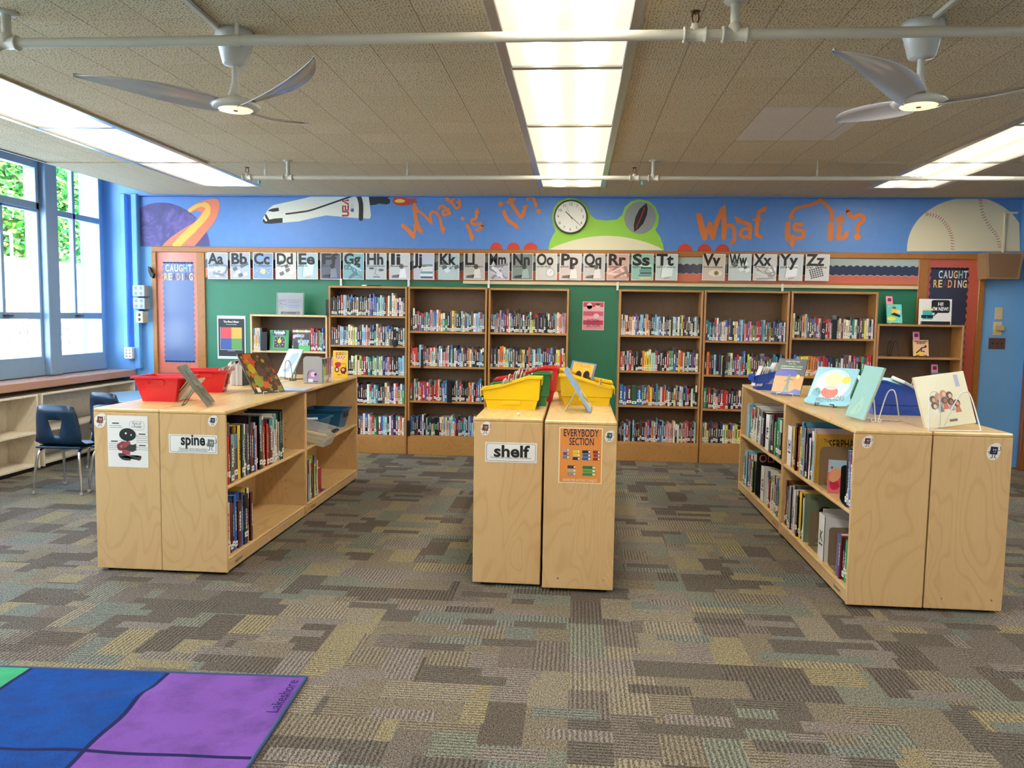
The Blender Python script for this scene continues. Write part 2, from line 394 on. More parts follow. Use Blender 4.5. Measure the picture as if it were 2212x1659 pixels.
# ---------------------------------------------------------------- ceiling light rows
x = NT('diffuser_panel', .4, S(240, 235, 220)); uv = x.n('TexCoord').outputs['Object']; s0 = x.n('SeparateXYZ', {0: uv})
ax = x.math('ABSOLUTE', x.math('SUBTRACT', x.math('ABSOLUTE', s0.outputs[0]), .125))
g_ = x.math('DIVIDE', ax, .036); glow = x.math('DIVIDE', 1.0, x.math('ADD', 1.0, x.math('POWER', g_, 6.0)))      # two tubes behind each diffuser
endf = x.math('MINIMUM', x.math('MAXIMUM', x.math('DIVIDE', x.math('SUBTRACT', .60, x.math('ABSOLUTE', s0.outputs[1])), .10), 0.0), 1.0)
st = x.math('MULTIPLY_ADD', x.math('MULTIPLY', glow, endf), PANEL_L, x.math('MULTIPLY_ADD', glow, .25, .66))
x.t.links.new(x.mix(glow, (1, .90, .70, 1), (1, .94, .80, 1)), x.b.inputs['Emission Color'])
x.t.links.new(st, x.b.inputs['Emission Strength']); DIFF = x.m
ALU = mat('light_frame_metal', (.62, .6, .56), .3, .9)
names = ['left row', 'middle row', 'right row']
ends = [8.02-1.262*k for k in range(8)]
for ri, (a, b) in enumerate(ROWS):
    for k in range(8):
        y1 = ends[k]; y0 = y1-1.262; cx_, cy_ = (a+b)/2, (y0+y1)/2; hw, hl = (b-a)/2, (y1-y0)/2
        which = ['nearest the back wall', 'second from the back wall', 'third from the back wall', 'fourth from the back wall'][k] if k < 4 else '%s from the back wall' % ['fifth', 'sixth', 'seventh', 'eighth'][k-4]
        t = thing('ceiling_light', 'ceiling light panel, %s, %s' % (names[ri], which), 'ceiling light', (cx_, cy_, ZC), 0, 'fluorescent ceiling light panels')
        m = MB(); m.bbox(-hw-.028, -hw+.022, -hl, hl, -.016, .05, .004); m.bbox(hw-.022, hw+.028, -hl, hl, -.016, .05, .004)
        m.bbox(-hw+.02, hw-.02, -hl, -hl+.018, -.014, .05, .003); m.bbox(-hw+.02, hw-.02, hl-.018, hl, -.014, .05, .003)
        m.box(-hw, hw, -hl, hl, .05, .06); m.build('light_frame', ALU, t)
        m = MB(); m.box(-hw+.022, hw-.022, -hl+.018, hl-.018, -.002, .004); m.build('diffuser', DIFF, t)
# ---------------------------------------------------------------- windows
WINM = mat('grey_blue_window_metal', S(128, 156, 184), .35)
x = NT('window_glass', 0.02, (1, 1, 1, 1)); mixn = x.n('MixShader'); tr = x.n('BsdfTransparent'); gl = x.n('BsdfGlossy', {'Roughness': .03})
mixn.inputs[0].default_value = .05; x.t.links.new(tr.outputs[0], mixn.inputs[1]); x.t.links.new(gl.outputs[0], mixn.inputs[2])
x.t.links.new(mixn.outputs[0], x.t.nodes['Material Output'].inputs[0]); GLASS = x.m
bays = [(7.66, 8.50), (6.56, 7.48), (5.46, 6.38), (4.36, 5.28), (3.26, 4.18), (2.16, 3.08), (1.06, 1.98)]
for wi, (y0, y1) in enumerate(bays):
    w = bpy.data.objects.new('window_%d' % (wi+1), None); COL.objects.link(w); w.location = (XW, y0, 0); struct(w)
    n_ = y1-y0; m = MB()
    m.bbox(-.03, .03, 0, .035, .84, 3.1); m.bbox(-.03, .03, n_-.035, n_, .84, 3.1); m.bbox(-.03, .03, 0, n_, 3.0, 3.1)
    m.bbox(-.025, .025, 0, n_, 1.40, 1.465); m.bbox(-.025, .025, 0, n_, 2.44, 2.50); m.bbox(-.03, .035, 0, n_, .84, 1.03)
    m.bbox(-.025, .025, n_*.44-.02, n_*.44+.02, 1.46, 3.05 if wi == 0 else 2.5)
    if wi: m.bbox(-.03, .04, .03, n_-.03, 2.86, 3.0); m.bbox(-.02, .05, .03, .07, 2.46, 2.9); m.bbox(-.02, .05, n_-.07, n_-.03, 2.46, 2.9); m.bbox(-.02, .05, .03, n_-.03, 2.46, 2.53)
    m.build('window_frame', WINM, w)
    m = MB(); m.box(-.003, .003, .03, n_-.03, 1.03, 3.0); m.build('window_pane', GLASS, w)
    m = MB(); m.bbox(.025, .045, n_*.42, n_*.42+.11, 1.425, 1.44, .003); m.bbox(.025, .06, n_*.42-.01, n_*.42+.03, 1.42, 1.445, .003); m.build('window_handle', mat('bronze', S(50, 46, 44), .4), w)
    # post between the bays and the outside fin that shades it
    m = MB(); m.bbox(XW-.03, XW+.10, y0-.18, y0, .84, 3.12, .006); m.box(XW-.16, XW-.03, y0-.13, y0-.05, .84, 3.12)
    if wi == 0: m.box(XW-.16, XW-.03, 8.50, 8.60, .84, 3.12)
    struct(m.build('trim_%d' % (wi+3), WINM))
mb = MB(); mb.bbox(XW-.05, -4.965, 1.0, YW, .76, .835, .006); struct(mb.build('window_ledge', [SILLM]))
# ---------------------------------------------------------------- board wall behind the bookcases
YF = YW-.03                                     # face of the board frame
def wp(px, py, y=None):                         # photo point on the back wall -> (x, z)
    p = at(px, py, 'y', YW if y is None else y); return (p.x, p.z)
FZ0, FZ1 = .78, 2.215
mb = MB(); th = .03
bx0, bx1 = wp(330, 560)[0], wp(2128, 560)[0]
t = board = thing('framed_board', 'long green chalkboard in a stained wooden frame across the back wall behind the bookcases', 'chalkboard', (0, 0, 0))
xa, xb, xc, xd = wp(427, 600)[0], wp(445, 600)[0], wp(1981, 600)[0], wp(2003, 600)[0]
m = MB(); m.bbox(bx0, bx1, YW-.035, YW, FZ1-.062, FZ1, .006); m.build('top_rail', FRAME, t)
for a, b in ((bx0, bx0+.055), (bx1-.06, bx1)): m = MB(); m.bbox(a, b, YW-.035, YW, 0, FZ1-.062, .006); m.build('side_rail', FRAME, t)
for a, b in ((xa, xb), (xc, xd)): m = MB(); m.bbox(a, b, YW-.032, YW, .3, FZ1-.062, .005); m.build('upright', FRAME, t)
m = MB(); m.bbox(xb, xc, YW-.028, YW, 1.872, 1.892, .004); m.build('middle_rail', FRAME, t)
m = MB(); m.bbox(xb+2.9, xc, YW-.05, YW-.028, 1.84, 1.866, .004); m.bbox(xb+2.9, xc, YW-.045, YW-.03, 1.862, 1.874, .003)
for k in range(14): m.disc(xb+3.0+k*.34, 1.853, .004, .004, YW-.0505, BLACK, 8)
m.build('map_rail', [mat('cream_rail', S(206, 196, 160), .4)], t)
x = NT('green_chalkboard', .38); g = x.n('NewGeometry').outputs['Position']
nz = x.noise(x.mapping(g, (1, 1, 2.5)), 1.6, 4, .6)
x.col(x.mix(nz.outputs[0], S(32, 104, 76), S(44, 124, 94))); CHALK = x.m
m = MB(); m.box(xb-.01, xc+.01, YW-.012, YW-.001, .35, 1.875); m.build('chalkboard_panel', CHALK, board)
for k, px in enumerate((740, 885, 1057, 1334, 1688)):
    p = wp(px, 610); m = MB(); m.bbox(p[0]-.012, p[0]+.012, YW-.06, YW-.045, 1.79, 1.88, .003); m.tube([(p[0], YW-.05, 1.80), (p[0], YW-.07, 1.795), (p[0], YW-.07, 1.81)], .003, 6)
    tag(m.build('map_hook', PLASTIC_W), 'small white metal hook hanging from the board rail above the %s bookcase' % ['leftmost tall', 'second tall', 'third tall', 'fourth tall', 'rightmost tall'][k], 'hook', 'hooks on the board rail')
# bulletin strip: foil top, scalloped navy border, salmon paper
def scallop_h(x0, x1, z, amp, step, up_=True):
    n = max(4, int((x1-x0)/step*6)); return [(x0+(x1-x0)*i/n, z+amp*abs(math.sin(PI*(x1-x0)/step*i/n))*(1 if up_ else -1)) for i in range(n+1)]
SAL, NAVYP, FOIL = S(198, 100, 74), S(44, 46, 70), S(166, 178, 172)
def strip(x0, x1, label):
    m = MB(); z0, z1 = 1.893, 2.152
    m.box(x0, x1, YW-.016, YW-.010, z0, z1, SAL)
    m.rect(x0, z1-.085, x1, z1, YW-.0165, FOIL)
    top = scallop_h(x0, x1, z1-.088, .018, .07); bot = scallop_h(x0, x1, z0+.075, .016, .07)
    for i in range(len(top)-1): m.poly([bot[i], bot[i+1], top[i+1], top[i]], YW-.019, NAVYP); 
    m.stroke(bot, .004, YW-.0195, S(220, 200, 190), round_=False); m.stroke(top, .003, YW-.0195, S(96, 104, 120), round_=False)
    m.build('bulletin_strip', vc('foil_paper', .22, .6), board)
strip(xb, xc, 'long bulletin strip of salmon paper with scalloped navy border behind the alphabet cards')
def caught(x0, x1, z0, z1, px0, px1, pz, label, left):
    """narrow bulletin board with salmon margin, navy paper and the words CAUGHT READING"""
    t = thing('bulletin_board', label, 'bulletin board', ((x0+x1)/2, YW, z0))
    cx_ = (x0+x1)/2; m = MB(); c_s = S(206, 112, 92) if left else S(190, 88, 68); c_n = S(78, 102, 150) if left else S(46, 46, 66)  # left navy paper is lighter: a reflection painted into its colour
    def L(px): return px-cx_
    m.box(L(x0), L(x1), -.016, -.010, 0, z1-z0, c_s); m.build('salmon_paper', vc('foil_paper2', .25, .5), t)
    a, b, top, bot = L(px0), L(px1), pz-z0, .13
    m = MB(); n = 60; amp = .011; lp, rp = [], []
    for i in range(n+1):
        z = bot+(top-bot)*i/n; w = amp*math.sin(i*PI*.62); lp.append((a+w, z)); rp.append((b-w, z))
    for i in range(n): m.poly([lp[i], rp[i], rp[i+1], lp[i+1]], -.018, c_n)
    k = 9
    for i in range(k):
        m.disc(a+(b-a)*(i+.5)/k, top, (b-a)/k*.5, .012, -.018, c_n, 10); m.disc(a+(b-a)*(i+.5)/k, bot, (b-a)/k*.5, .012, -.018, c_n, 10)
    m.build('navy_paper', vc('foil_paper3', .3, .4), t)
    cols = {'C': (200, 214, 222), 'A': (210, 216, 222), 'U': (226, 220, 222), 'G': (232, 190, 120), 'H': (150, 190, 200), 'T': (214, 214, 216)}
    w = b-a; s0, st0, s1, st1 = (a+w*.07, .148*w, a+w*.02, .138*w) if left else (a+w*.20, .132*w, a+w*.07, .130*w)
    word = [('R', (236, 186, 110)), ('E', (236, 206, 140)), ('A', (110, 62, 70)), ('D', (240, 160, 110)), ('I', (232, 196, 150)), ('N', (226, 226, 230)), ('G', (240, 206, 130))]
    if left: word[5] = ('N', (110, 62, 70))
    for wd, zz, sx_, st_ in (([(c_, cols[c_]) for c_ in 'CAUGHT'], top-.10, s0, st0), (word, top-.195, s1, st1)):
        m = MB()
        for j, (ch, c_) in enumerate(wd): m.text(ch, sx_+st_*(j+.5), zz, .108, -.0195, S(*c_), bold=.022, width=st_*(.82 if ch != 'I' else .24))
        m.build('paper_letters', PRINT, t)
    return
    m.build('paper_letters', PRINT, t)
l0 = wp(340, 600)[0]; l1 = wp(427, 600)[0]
caught(bx0+.055, xa, .80, 2.153, wp(354, 600)[0], wp(420, 600)[0], wp(380, 567)[1], 'tall narrow bulletin board with CAUGHT READING letters by the blue left corner', True)
caught(xd, bx1-.06, .50, 2.153, wp(2008, 600)[0], wp(2090, 600)[0], wp(2050, 580)[1], 'tall narrow bulletin board with CAUGHT READING letters beside the right-hand light switches', False)
# ---------------------------------------------------------------- mural above the boards
mt = thing('wall_mural', 'blue painted mural of planet, shuttle, frog, baseball and orange words across the back wall', 'mural', (0, YW, 0))
def W2(pts, dy=0): return [wp(a, b) for a, b in pts]
mx0, mx1 = wp(300, 480)[0], wp(2203, 480)[0]
x = NT('mural_blue_paint', .45); g = x.n('NewGeometry').outputs['Position']; nz = x.noise(g, 14, 3)
x.col(x.mix(nz.outputs[0], S(80, 126, 192), S(92, 138, 204))); MB_BLUE = x.m
m = MB(); m.box(mx0, mx1, -.014, 0, 2.215, 2.76); m.box(mx0-.03, mx1+.01, -.05, 0, 2.768, 2.79); m.build('painted_background', MB_BLUE, mt)
E0, E1, E2, E3, E4 = -.0150, -.0156, -.0162, -.0168, -.0174
# planet
x = NT('planet_paint', .5); g = x.n('NewGeometry').outputs['Position']; nz = x.noise(x.mapping(g, (1.2, 1, 1.2), (0, .6, 0)), 4, 5, .65, 1.2)
x.col(x.ramp(nz.outputs[0], [(.3, S(62, 60, 112)), (.5, S(78, 70, 128)), (.62, S(110, 92, 160)), (.7, S(70, 64, 118))])); PLAN = x.m
def Zp(pts): return W2([(280+a/3.687, 400+b/3.687) for a, b in pts])
m = MB(); m.poly(Zp([(72, 486), (62, 205), (100, 178), (150, 155), (205, 143), (265, 139), (330, 145), (400, 168), (470, 205), (530, 252), (590, 320), (630, 400), (650, 486)]), E0, WHITE); m.build('painted_planet', PLAN, mt)
m = MB(); m.poly(Zp(smooth_pts([(262, 486), (330, 420), (440, 345), (525, 292), (565, 245), (574, 218), (545, 206), (492, 216), (468, 196), (540, 145), (640, 113), (700, 112), (720, 150), (714, 210), (682, 290), (622, 365), (562, 440), (522, 486)], 4)), E1, S(222, 122, 88))
m.stroke(Zp(smooth_pts([(376, 482), (440, 415), (530, 330), (595, 262), (628, 205), (622, 170), (590, 158), (540, 168), (484, 204)], 4)), [.085]*8+[.075]*8+[.06]*8+[.04]*9, E2, S(226, 180, 84))
m.build('painted_ring', MATTE, mt)
# shuttle
SH = S(222, 222, 210)
def Z1(pts): return W2([(280+a/3.687, 400+b/3.687) for a, b in pts])     # points read off an enlargement of the photo
m = MB(); m.poly(Z1([(1060, 285), (1085, 230), (1115, 185), (1150, 160), (1250, 138), (1400, 105), (1540, 68), (1600, 60), (1905, 62), (1925, 245), (1915, 268), (1830, 265), (1570, 242), (1470, 262), (1350, 290), (1225, 300), (1130, 308), (1080, 305)]), E0, SH)
for pts, w in (([(1250, 231), (1350, 218), (1440, 203), (1570, 160), (1700, 115), (1815, 76)], .018), ([(1822, 76), (1845, 150), (1845, 268)], .05), ([(1088, 240), (1112, 280)], .02)):
    m.stroke(Z1(smooth_pts(pts, 4)), w, E1, INK)
m.poly(Z1([(1105, 208), (1118, 196), (1140, 188), (1190, 180), (1195, 207), (1150, 214)]), E1, INK)
m.poly(Z1([(1062, 288), (1074, 256), (1090, 250), (1108, 278), (1150, 268), (1222, 262), (1223, 300), (1130, 309), (1080, 306)]), E1, INK)
m.stroke(Z1([(1078, 262), (1092, 282)]), .022, E2, WHITE)
m.poly(Z1([(1903, 68), (2072, 72), (2075, 96), (2055, 105), (2078, 118), (2075, 146), (2050, 156), (1990, 148), (1960, 158), (1918, 162)]), E1, INK)
m.build('painted_shuttle', MATTE, mt)
m = MB(); a = wp(280+1722/3.687, 400+182/3.687); RED_ = S(164, 60, 56)
def Zs(l, w, c, y): m.stroke(Z1(l), w, y, c)
for l in ([(1744, 122), (1702, 128), (1744, 152)], [(1702, 198), (1702, 170), (1722, 170), (1722, 198), (1744, 198), (1744, 168)], [(1700, 212), (1738, 212), (1744, 218), (1744, 238), (1738, 244), (1700, 244)]): Zs(l, .02, RED_, E2)
m.poly(Z1([(1766, 150), (1790, 150), (1788, 215), (1764, 212)]), E2, S(210, 206, 204)); m.poly(Z1([(1766, 188), (1790, 188), (1788, 215), (1764, 212)]), E3, S(60, 90, 160))
m.build('painted_marking', MATTE, mt)
m = MB(); m.poly(W2(smooth_pts([(849, 436), (852, 427), (862, 424), (876, 427), (888, 430), (902, 428), (898, 433), (904, 437), (892, 440), (880, 444), (860, 444)], 3, True)), E0, S(184, 66, 44))
m.poly(W2(smooth_pts([(853, 434), (864, 430), (876, 434), (870, 438), (858, 438)], 3, True)), E1, S(240, 196, 90)); m.build('painted_flame', MATTE, mt)
# hand-painted words
OR = S(216, 122, 58)
def arrow(m, x, y, ang, s=8, lvl=E1):
    p = [(x+s*1.1*math.cos(ang), y-s*1.1*math.sin(ang))]+[(x+s*math.cos(ang+q), y-s*math.sin(ang+q)) for q in (2.2, -2.2)]
    m.poly(W2(p), lvl, OR)
def Zb(pts): return [(840+a/3.456, 400+b/3.456) for a, b in pts]
def Zr(pts): return [(1440+a/2.865, 400+b/2.865) for a, b in pts]
def words(strokes, arrows, conv, dots=(), cuts=()):
    allm = [MB() for _ in range(len(cuts)+1)]
    def pick(x_): return allm[sum(1 for c in cuts if x_ > c)]
    for pts, w in strokes: pick(pts[0][0]).stroke(W2(smooth_pts(conv(pts), 4)), w*.84, E1, OR)
    for px, py, an, s_ in arrows: q = conv([(px, py)])[0]; arrow(pick(px), q[0], q[1], an, s_, E1)
    for px, py, r in dots: q = wp(*conv([(px, py)])[0]); pick(px).disc(q[0], q[1], r, r, E1, OR)
    for m in allm: m.build('painted_word', MATTE, mt)
words([([(108, 305), (150, 340), (185, 385)], .055), ([(185, 385), (200, 330), (200, 300)], .035), ([(200, 300), (225, 330), (245, 345)], .05), ([(240, 345), (205, 260), (195, 175)], .05),
       ([(200, 190), (250, 210), (320, 285)], .035), ([(320, 285), (310, 220), (340, 200), (380, 240), (395, 310)], .036),
       ([(370, 180), (395, 155), (430, 175), (460, 215)], .035), ([(450, 180), (415, 190), (405, 215), (425, 225), (460, 205)], .034), ([(435, 110), (480, 140), (500, 170), (515, 175), (530, 155), (525, 130)], .034), ([(470, 120), (490, 100)], .03),
       ([(585, 300), (605, 340), (622, 390)], .045), ([(690, 330), (690, 290), (625, 290), (620, 260), (650, 250), (658, 205)], .036), ([(700, 300), (680, 335), (655, 335)], .035),
       ([(860, 200), (885, 255), (935, 295)], .05), ([(905, 120), (950, 190), (990, 240), (1015, 180)], .045), ([(890, 130), (940, 105)], .038),
       ([(1035, 105), (1070, 85), (1085, 110), (1100, 155)], .04)],
      [(195, 165, 1.6, 10), (405, 335, -1.4, 9), (435, 100, 1.9, 8), (525, 125, 1.3, 8), (620, 395, -1.6, 8), (660, 195, 1.5, 8), (955, 310, -.6, 8), (1020, 165, .9, 8), (905, 108, 1.9, 8)],
      Zb, [(552, 250, .02), (836, 143, .026), (1118, 196, .026)], (540, 760))
words([([(200, 190), (215, 260), (235, 325)], .075), ([(235, 325), (255, 270), (265, 240)], .05), ([(265, 240), (275, 290), (285, 325)], .06), ([(285, 320), (310, 230), (345, 150)], .06),
       ([(350, 170), (355, 250), (352, 325)], .062), ([(352, 270), (390, 250), (415, 270), (418, 345)], .045),
       ([(440, 225), (490, 235), (515, 255), (512, 325)], .05), ([(510, 270), (470, 275), (455, 305), (480, 325), (510, 310)], .045), ([(600, 150), (570, 170), (562, 230), (555, 300), (580, 320)], .05), ([(540, 215), (580, 215)], .035),
       ([(748, 240), (745, 330)], .065), ([(835, 245), (795, 245), (795, 275), (840, 285), (840, 320), (800, 330), (775, 320), (778, 355)], .05),
       ([(1015, 245), (1012, 330)], .07), ([(1075, 195), (1065, 280), (1060, 325), (1095, 325), (1110, 300)], .055), ([(1050, 215), (1092, 215)], .04), ([(1120, 170), (1150, 200), (1200, 185), (1215, 215), (1180, 250), (1180, 285)], .055),
       ([(768, 190), (800, 145), (880, 125), (940, 100)], .04), ([(955, 100), (985, 125), (1015, 160), (1020, 195)], .045), ([(950, 75), (952, 100)], .05)],
      [(352, 145, 1.3, 9), (405, 355, -1.9, 8), (435, 210, 2.3, 8), (605, 145, .9, 8), (768, 200, -2.0, 9), (1018, 205, -1.5, 9), (775, 365, -1.57, 10), (1118, 160, 2.0, 8), (1112, 295, .7, 7), (950, 72, 1.57, 8)],
      Zr, [(1177, 320, .035)], (640, 850))
for k, (px, w) in enumerate(((1072, 26), (1109, 28), (1146, 31), (1479, 32), (1521, 30), (1560, 30))):
    a = wp(px-w/2, 543)[0]; b = wp(px+w/2, 543)[0]
    m = MB(); m.disc((a+b)/2, 2.2155, (b-a)/2, .075, E0, S(196, 62, 40), 20, a0=0, a1=PI); m.build('painted_red_dome', MATTE, mt)
# frog
m = MB(); GR = S(146, 200, 66)
fo = Zb([(1190, 485), (1200, 430), (1225, 375), (1245, 345), (1225, 290), (1217, 240), (1230, 170), (1270, 120), (1340, 97), (1410, 105), (1460, 140), (1490, 190), (1510, 230), (1550, 258), (1620, 265), (1700, 258), (1740, 225), (1760, 165), (1810, 120), (1870, 107), (1940, 120), (1990, 165), (2015, 230), (2010, 290), (1990, 340), (2020, 380), (2045, 440), (2052, 487)])
m.poly(W2(fo), E0, GR)
m.poly(W2(Zb([(1195, 484)]+[(1195+855*i/20, 484-105*math.sin(PI*i/20)**.8) for i in range(1, 20)]+[(2050, 486)])), E1, S(228, 218, 184))
m.build('painted_frog', MATTE, mt)
m = MB(); q = wp(*Zb([(1875, 245)])[0]); m.disc(q[0], q[1], .167, .17, E2, S(140, 144, 144)); 
m.poly(W2(Zb([(1922, 135), (1932, 175), (1925, 225), (1900, 285), (1865, 325), (1830, 350), (1828, 300), (1840, 240), (1870, 180)])), E3, INK); m.stroke(W2(Zb([(1908, 170), (1882, 240), (1845, 320)])), .01, E4, S(180, 40, 50)); m.build('painted_eye', MATTE, mt)
# baseball
m = MB(); bb = Zr([(1483, 410), (1490, 340), (1515, 270), (1560, 205), (1620, 155), (1700, 110), (1800, 85), (1900, 80), (1990, 92), (2070, 130), (2130, 175), (2178, 235), (2182, 412)])
bb = [(p[0], min(p[1], 543)) for p in bb]; m.poly(W2(smooth_pts(bb[:-1], 3)+[bb[-1]]), E0, S(222, 212, 182)); m.build('painted_baseball', MATTE, mt)
for pts in ([(1605, 180), (1680, 200), (1735, 260), (1762, 330), (1765, 410)], [(1938, 90), (1950, 170), (1990, 250), (2040, 320), (2060, 395)]):
    m = MB(); sp_ = smooth_pts(Zr(pts), 5)
    for i in range(len(sp_)-1):
        dx, dy = sp_[i+1][0]-sp_[i][0], sp_[i+1][1]-sp_[i][1]; L = math.hypot(dx, dy); dx, dy = dx/L, dy/L
        for sg in (1, -1): m.stroke(W2([(sp_[i][0]-dy*sg*4-dx*2, sp_[i][1]+dx*sg*4-dy*2), (sp_[i][0], sp_[i][1]+0)]), .0055, E1, S(150, 70, 62), round_=False)
    m.build('painted_stitching', MATTE, mt)
# wall clock in the frog's eye
q = wp(*Zb([(1357, 240)])[0]); ck = thing('wall_clock', 'round white wall clock mounted as the left eye of the painted green frog', 'clock', (q[0], YW-.016, q[1]))
Mx = Matrix.Rotation(PI/2, 4, 'X')
m = MB(); m.lathe([(.0, .0), (.172, 0), (.178, .01), (.178, .035), (.168, .042), (.163, .036)], 48, BLACK, M=Mx); m.build('clock_rim', mat('dark_bronze_rim', S(58, 50, 44), .3), ck)
m = MB(); m.disc(0, 0, .165, .165, -.034, S(226, 224, 210), 48)
for h in range(12):
    a = PI/2-h*PI/6; m.text(str(h or 12), .132*math.cos(a), .132*math.sin(a)-.013, .042, -.0345, BLACK)
m.build('clock_face', PRINT, ck)
m = MB(); m.stroke([(-.052, .052), (0, 0), (.02, -.02)], [.009, .007, .006], -.037, BLACK); m.build('hour_hand', PRINT, ck)
m = MB(); m.stroke([(-.03, .03), (.108, -.094)], [.008, .004], -.038, BLACK); m.build('minute_hand', PRINT, ck)
m = MB(); m.stroke([(-.04, .09), (.02, -.05)], .002, -.039, S(90, 60, 60)); m.build('second_hand', PRINT, ck)
# conduit down the baseball, speaker box, switches
p = wp(2168, 480); m = MB(); m.bbox(p[0]-.012, p[0]+.012, YW-.035, YW-.016, 2.22, 2.62, .004); m.bbox(p[0]-.02, p[0]+.12, YW-.035, YW-.016, 2.62, 2.64, .004)
tag(m.build('wall_conduit', mat('beige_conduit', S(214, 204, 176), .4)), 'beige conduit running down the painted baseball to the speaker box', 'conduit')
sp_ = thing('speaker_box', 'brown wooden speaker box mounted high in the right corner under the baseball', 'speaker', (4.28, YW, 0))
m = MB(); m.prism([(-.17, 1.95), (.14, 1.95), (.17, 2.215), (-.20, 2.215)], -.20, 0, WHITE); m.build('cabinet', birch('walnut_box', S(150, 118, 84), S(164, 132, 96), True, .5), sp_)
m = MB(); m.prism([(-.145, 1.965), (.12, 1.965), (.145, 2.2), (-.17, 2.2)], -.204, -.2); m.build('speaker_cloth', mat('tan_speaker_cloth', S(126, 98, 70), .9), sp_)
def switch(px, py, w, h, label, kind):
    p = wp(px, py); t = thing('wall_switch', label, 'switch', (p[0], YW, p[1]))
    c = S(210, 196, 156) if kind != 2 else S(104, 84, 80)
    m = MB(); m.bbox(-w/2, w/2, -.008, 0, -h/2, h/2, .003); m.build('cover_plate', mat('ivory_plate', c, .4) if kind != 2 else mat('bronze_plate', c, .35, .4), t)
    if kind == 0: m = MB(); m.bbox(-.018, .018, -.013, -.008, -.035, .035, .002); m.build('rocker', mat('ivory_plate', c, .4), t)
    if kind == 1: m = MB(); m.bbox(-.02, .055, -.035, -.008, -.02, .035, .003); m.build('thermostat_body', mat('tan_plastic', S(190, 172, 130), .4), t)
    if kind == 2:
        for k in (-1, 0, 1): m = MB(); m.bbox(k*.045-.005, k*.045+.005, -.014, -.008, -.012, .012, .002); m.build('toggle', mat('dark_toggle', S(30, 26, 24), .4), t)
switch(2157, 677, .075, .125, 'ivory wall plate at the top of the three beside the door casing', 0)
switch(2154, 710, .085, .14, 'ivory thermostat plate between the blank plate and the dark switch', 1)
switch(2153, 742, .165, .115, 'dark bronze plate with three toggles, lowest beside the door casing', 2)
# left corner: pipes, outlet boxes, black clip
PIPEB = mat('blue_painted_pipe', S(100, 162, 230), .5)
for k, (px, r) in enumerate(((276, .03), (300, .035))):
    X0 = wp(px, 600)[0]; m = MB(); m.bbox(X0-r, X0+r, YW-.07, YW, .84 if k else .95, 2.79, .01)
    struct(m.build('trim_%d' % (20+k), PIPEB))
for px, py, w, h, n_, lab, c in ((311, 629, .14, .125, 4, 'grey four-gang outlet box, upper of the pair by the left bulletin board', (168, 172, 172)), (312, 656, .14, .125, 4, 'grey four-gang outlet box, lower of the pair by the left bulletin board', (168, 172, 172)),
                              (313, 685, .085, .13, 2, 'beige double outlet under the grey outlet boxes', (206, 200, 180)), (289, 762, .095, .13, 6, 'white six-port data box low on the blue wall above the ledge', (220, 226, 230))):
    p = wp(px, py); t = thing('outlet_box', lab, 'outlet', (p[0], YW-.07, p[1]))
    m = MB(); m.bbox(-w/2, w/2, -.045, .07, -h/2, h/2, .006); m.build('box', mat('plate_%d' % c[0], S(*c), .35), t)
    m = MB()
    if n_ == 4:
        for i in (-1, 1):
            for j in (-1, 1): m.disc(i*w*.22, j*h*.24, .018, .022, -.0455, S(140, 146, 146)); m.rect(i*w*.22-.008, j*h*.24-.004, i*w*.22-.005, j*h*.24+.008, -.046, BLACK); m.rect(i*w*.22+.005, j*h*.24-.004, i*w*.22+.008, j*h*.24+.008, -.046, BLACK)
    elif n_ == 2:
        for j in (-1, 1): m.disc(0, j*.026, .016, .017, -.0455, BLACK); m.rect(-.007, j*.026-.003, -.004, j*.026+.007, -.046, WHITE)
    else:
        for i in (-1, 1):
            for j in (-1, 0, 1): m.rect(i*.02-.01, j*.035-.009, i*.02+.01, j*.035+.009, -.0455, S(120, 120, 124))
    m.build('sockets', PRINT, t)
p = wp(331, 588); m = MB(); m.prism([(-.02, .06), (.0, .05), (.02, 0), (.045, -.02), (.03, -.07), (.005, -.05), (-.015, 0)], -.075, -.036, BLACK); tag(m.build('wall_clip', mat('black_plastic', S(20, 20, 22), .4), loc=(p[0], YW, p[1])), 'black plastic clip on the left end of the wooden board frame', 'clip')
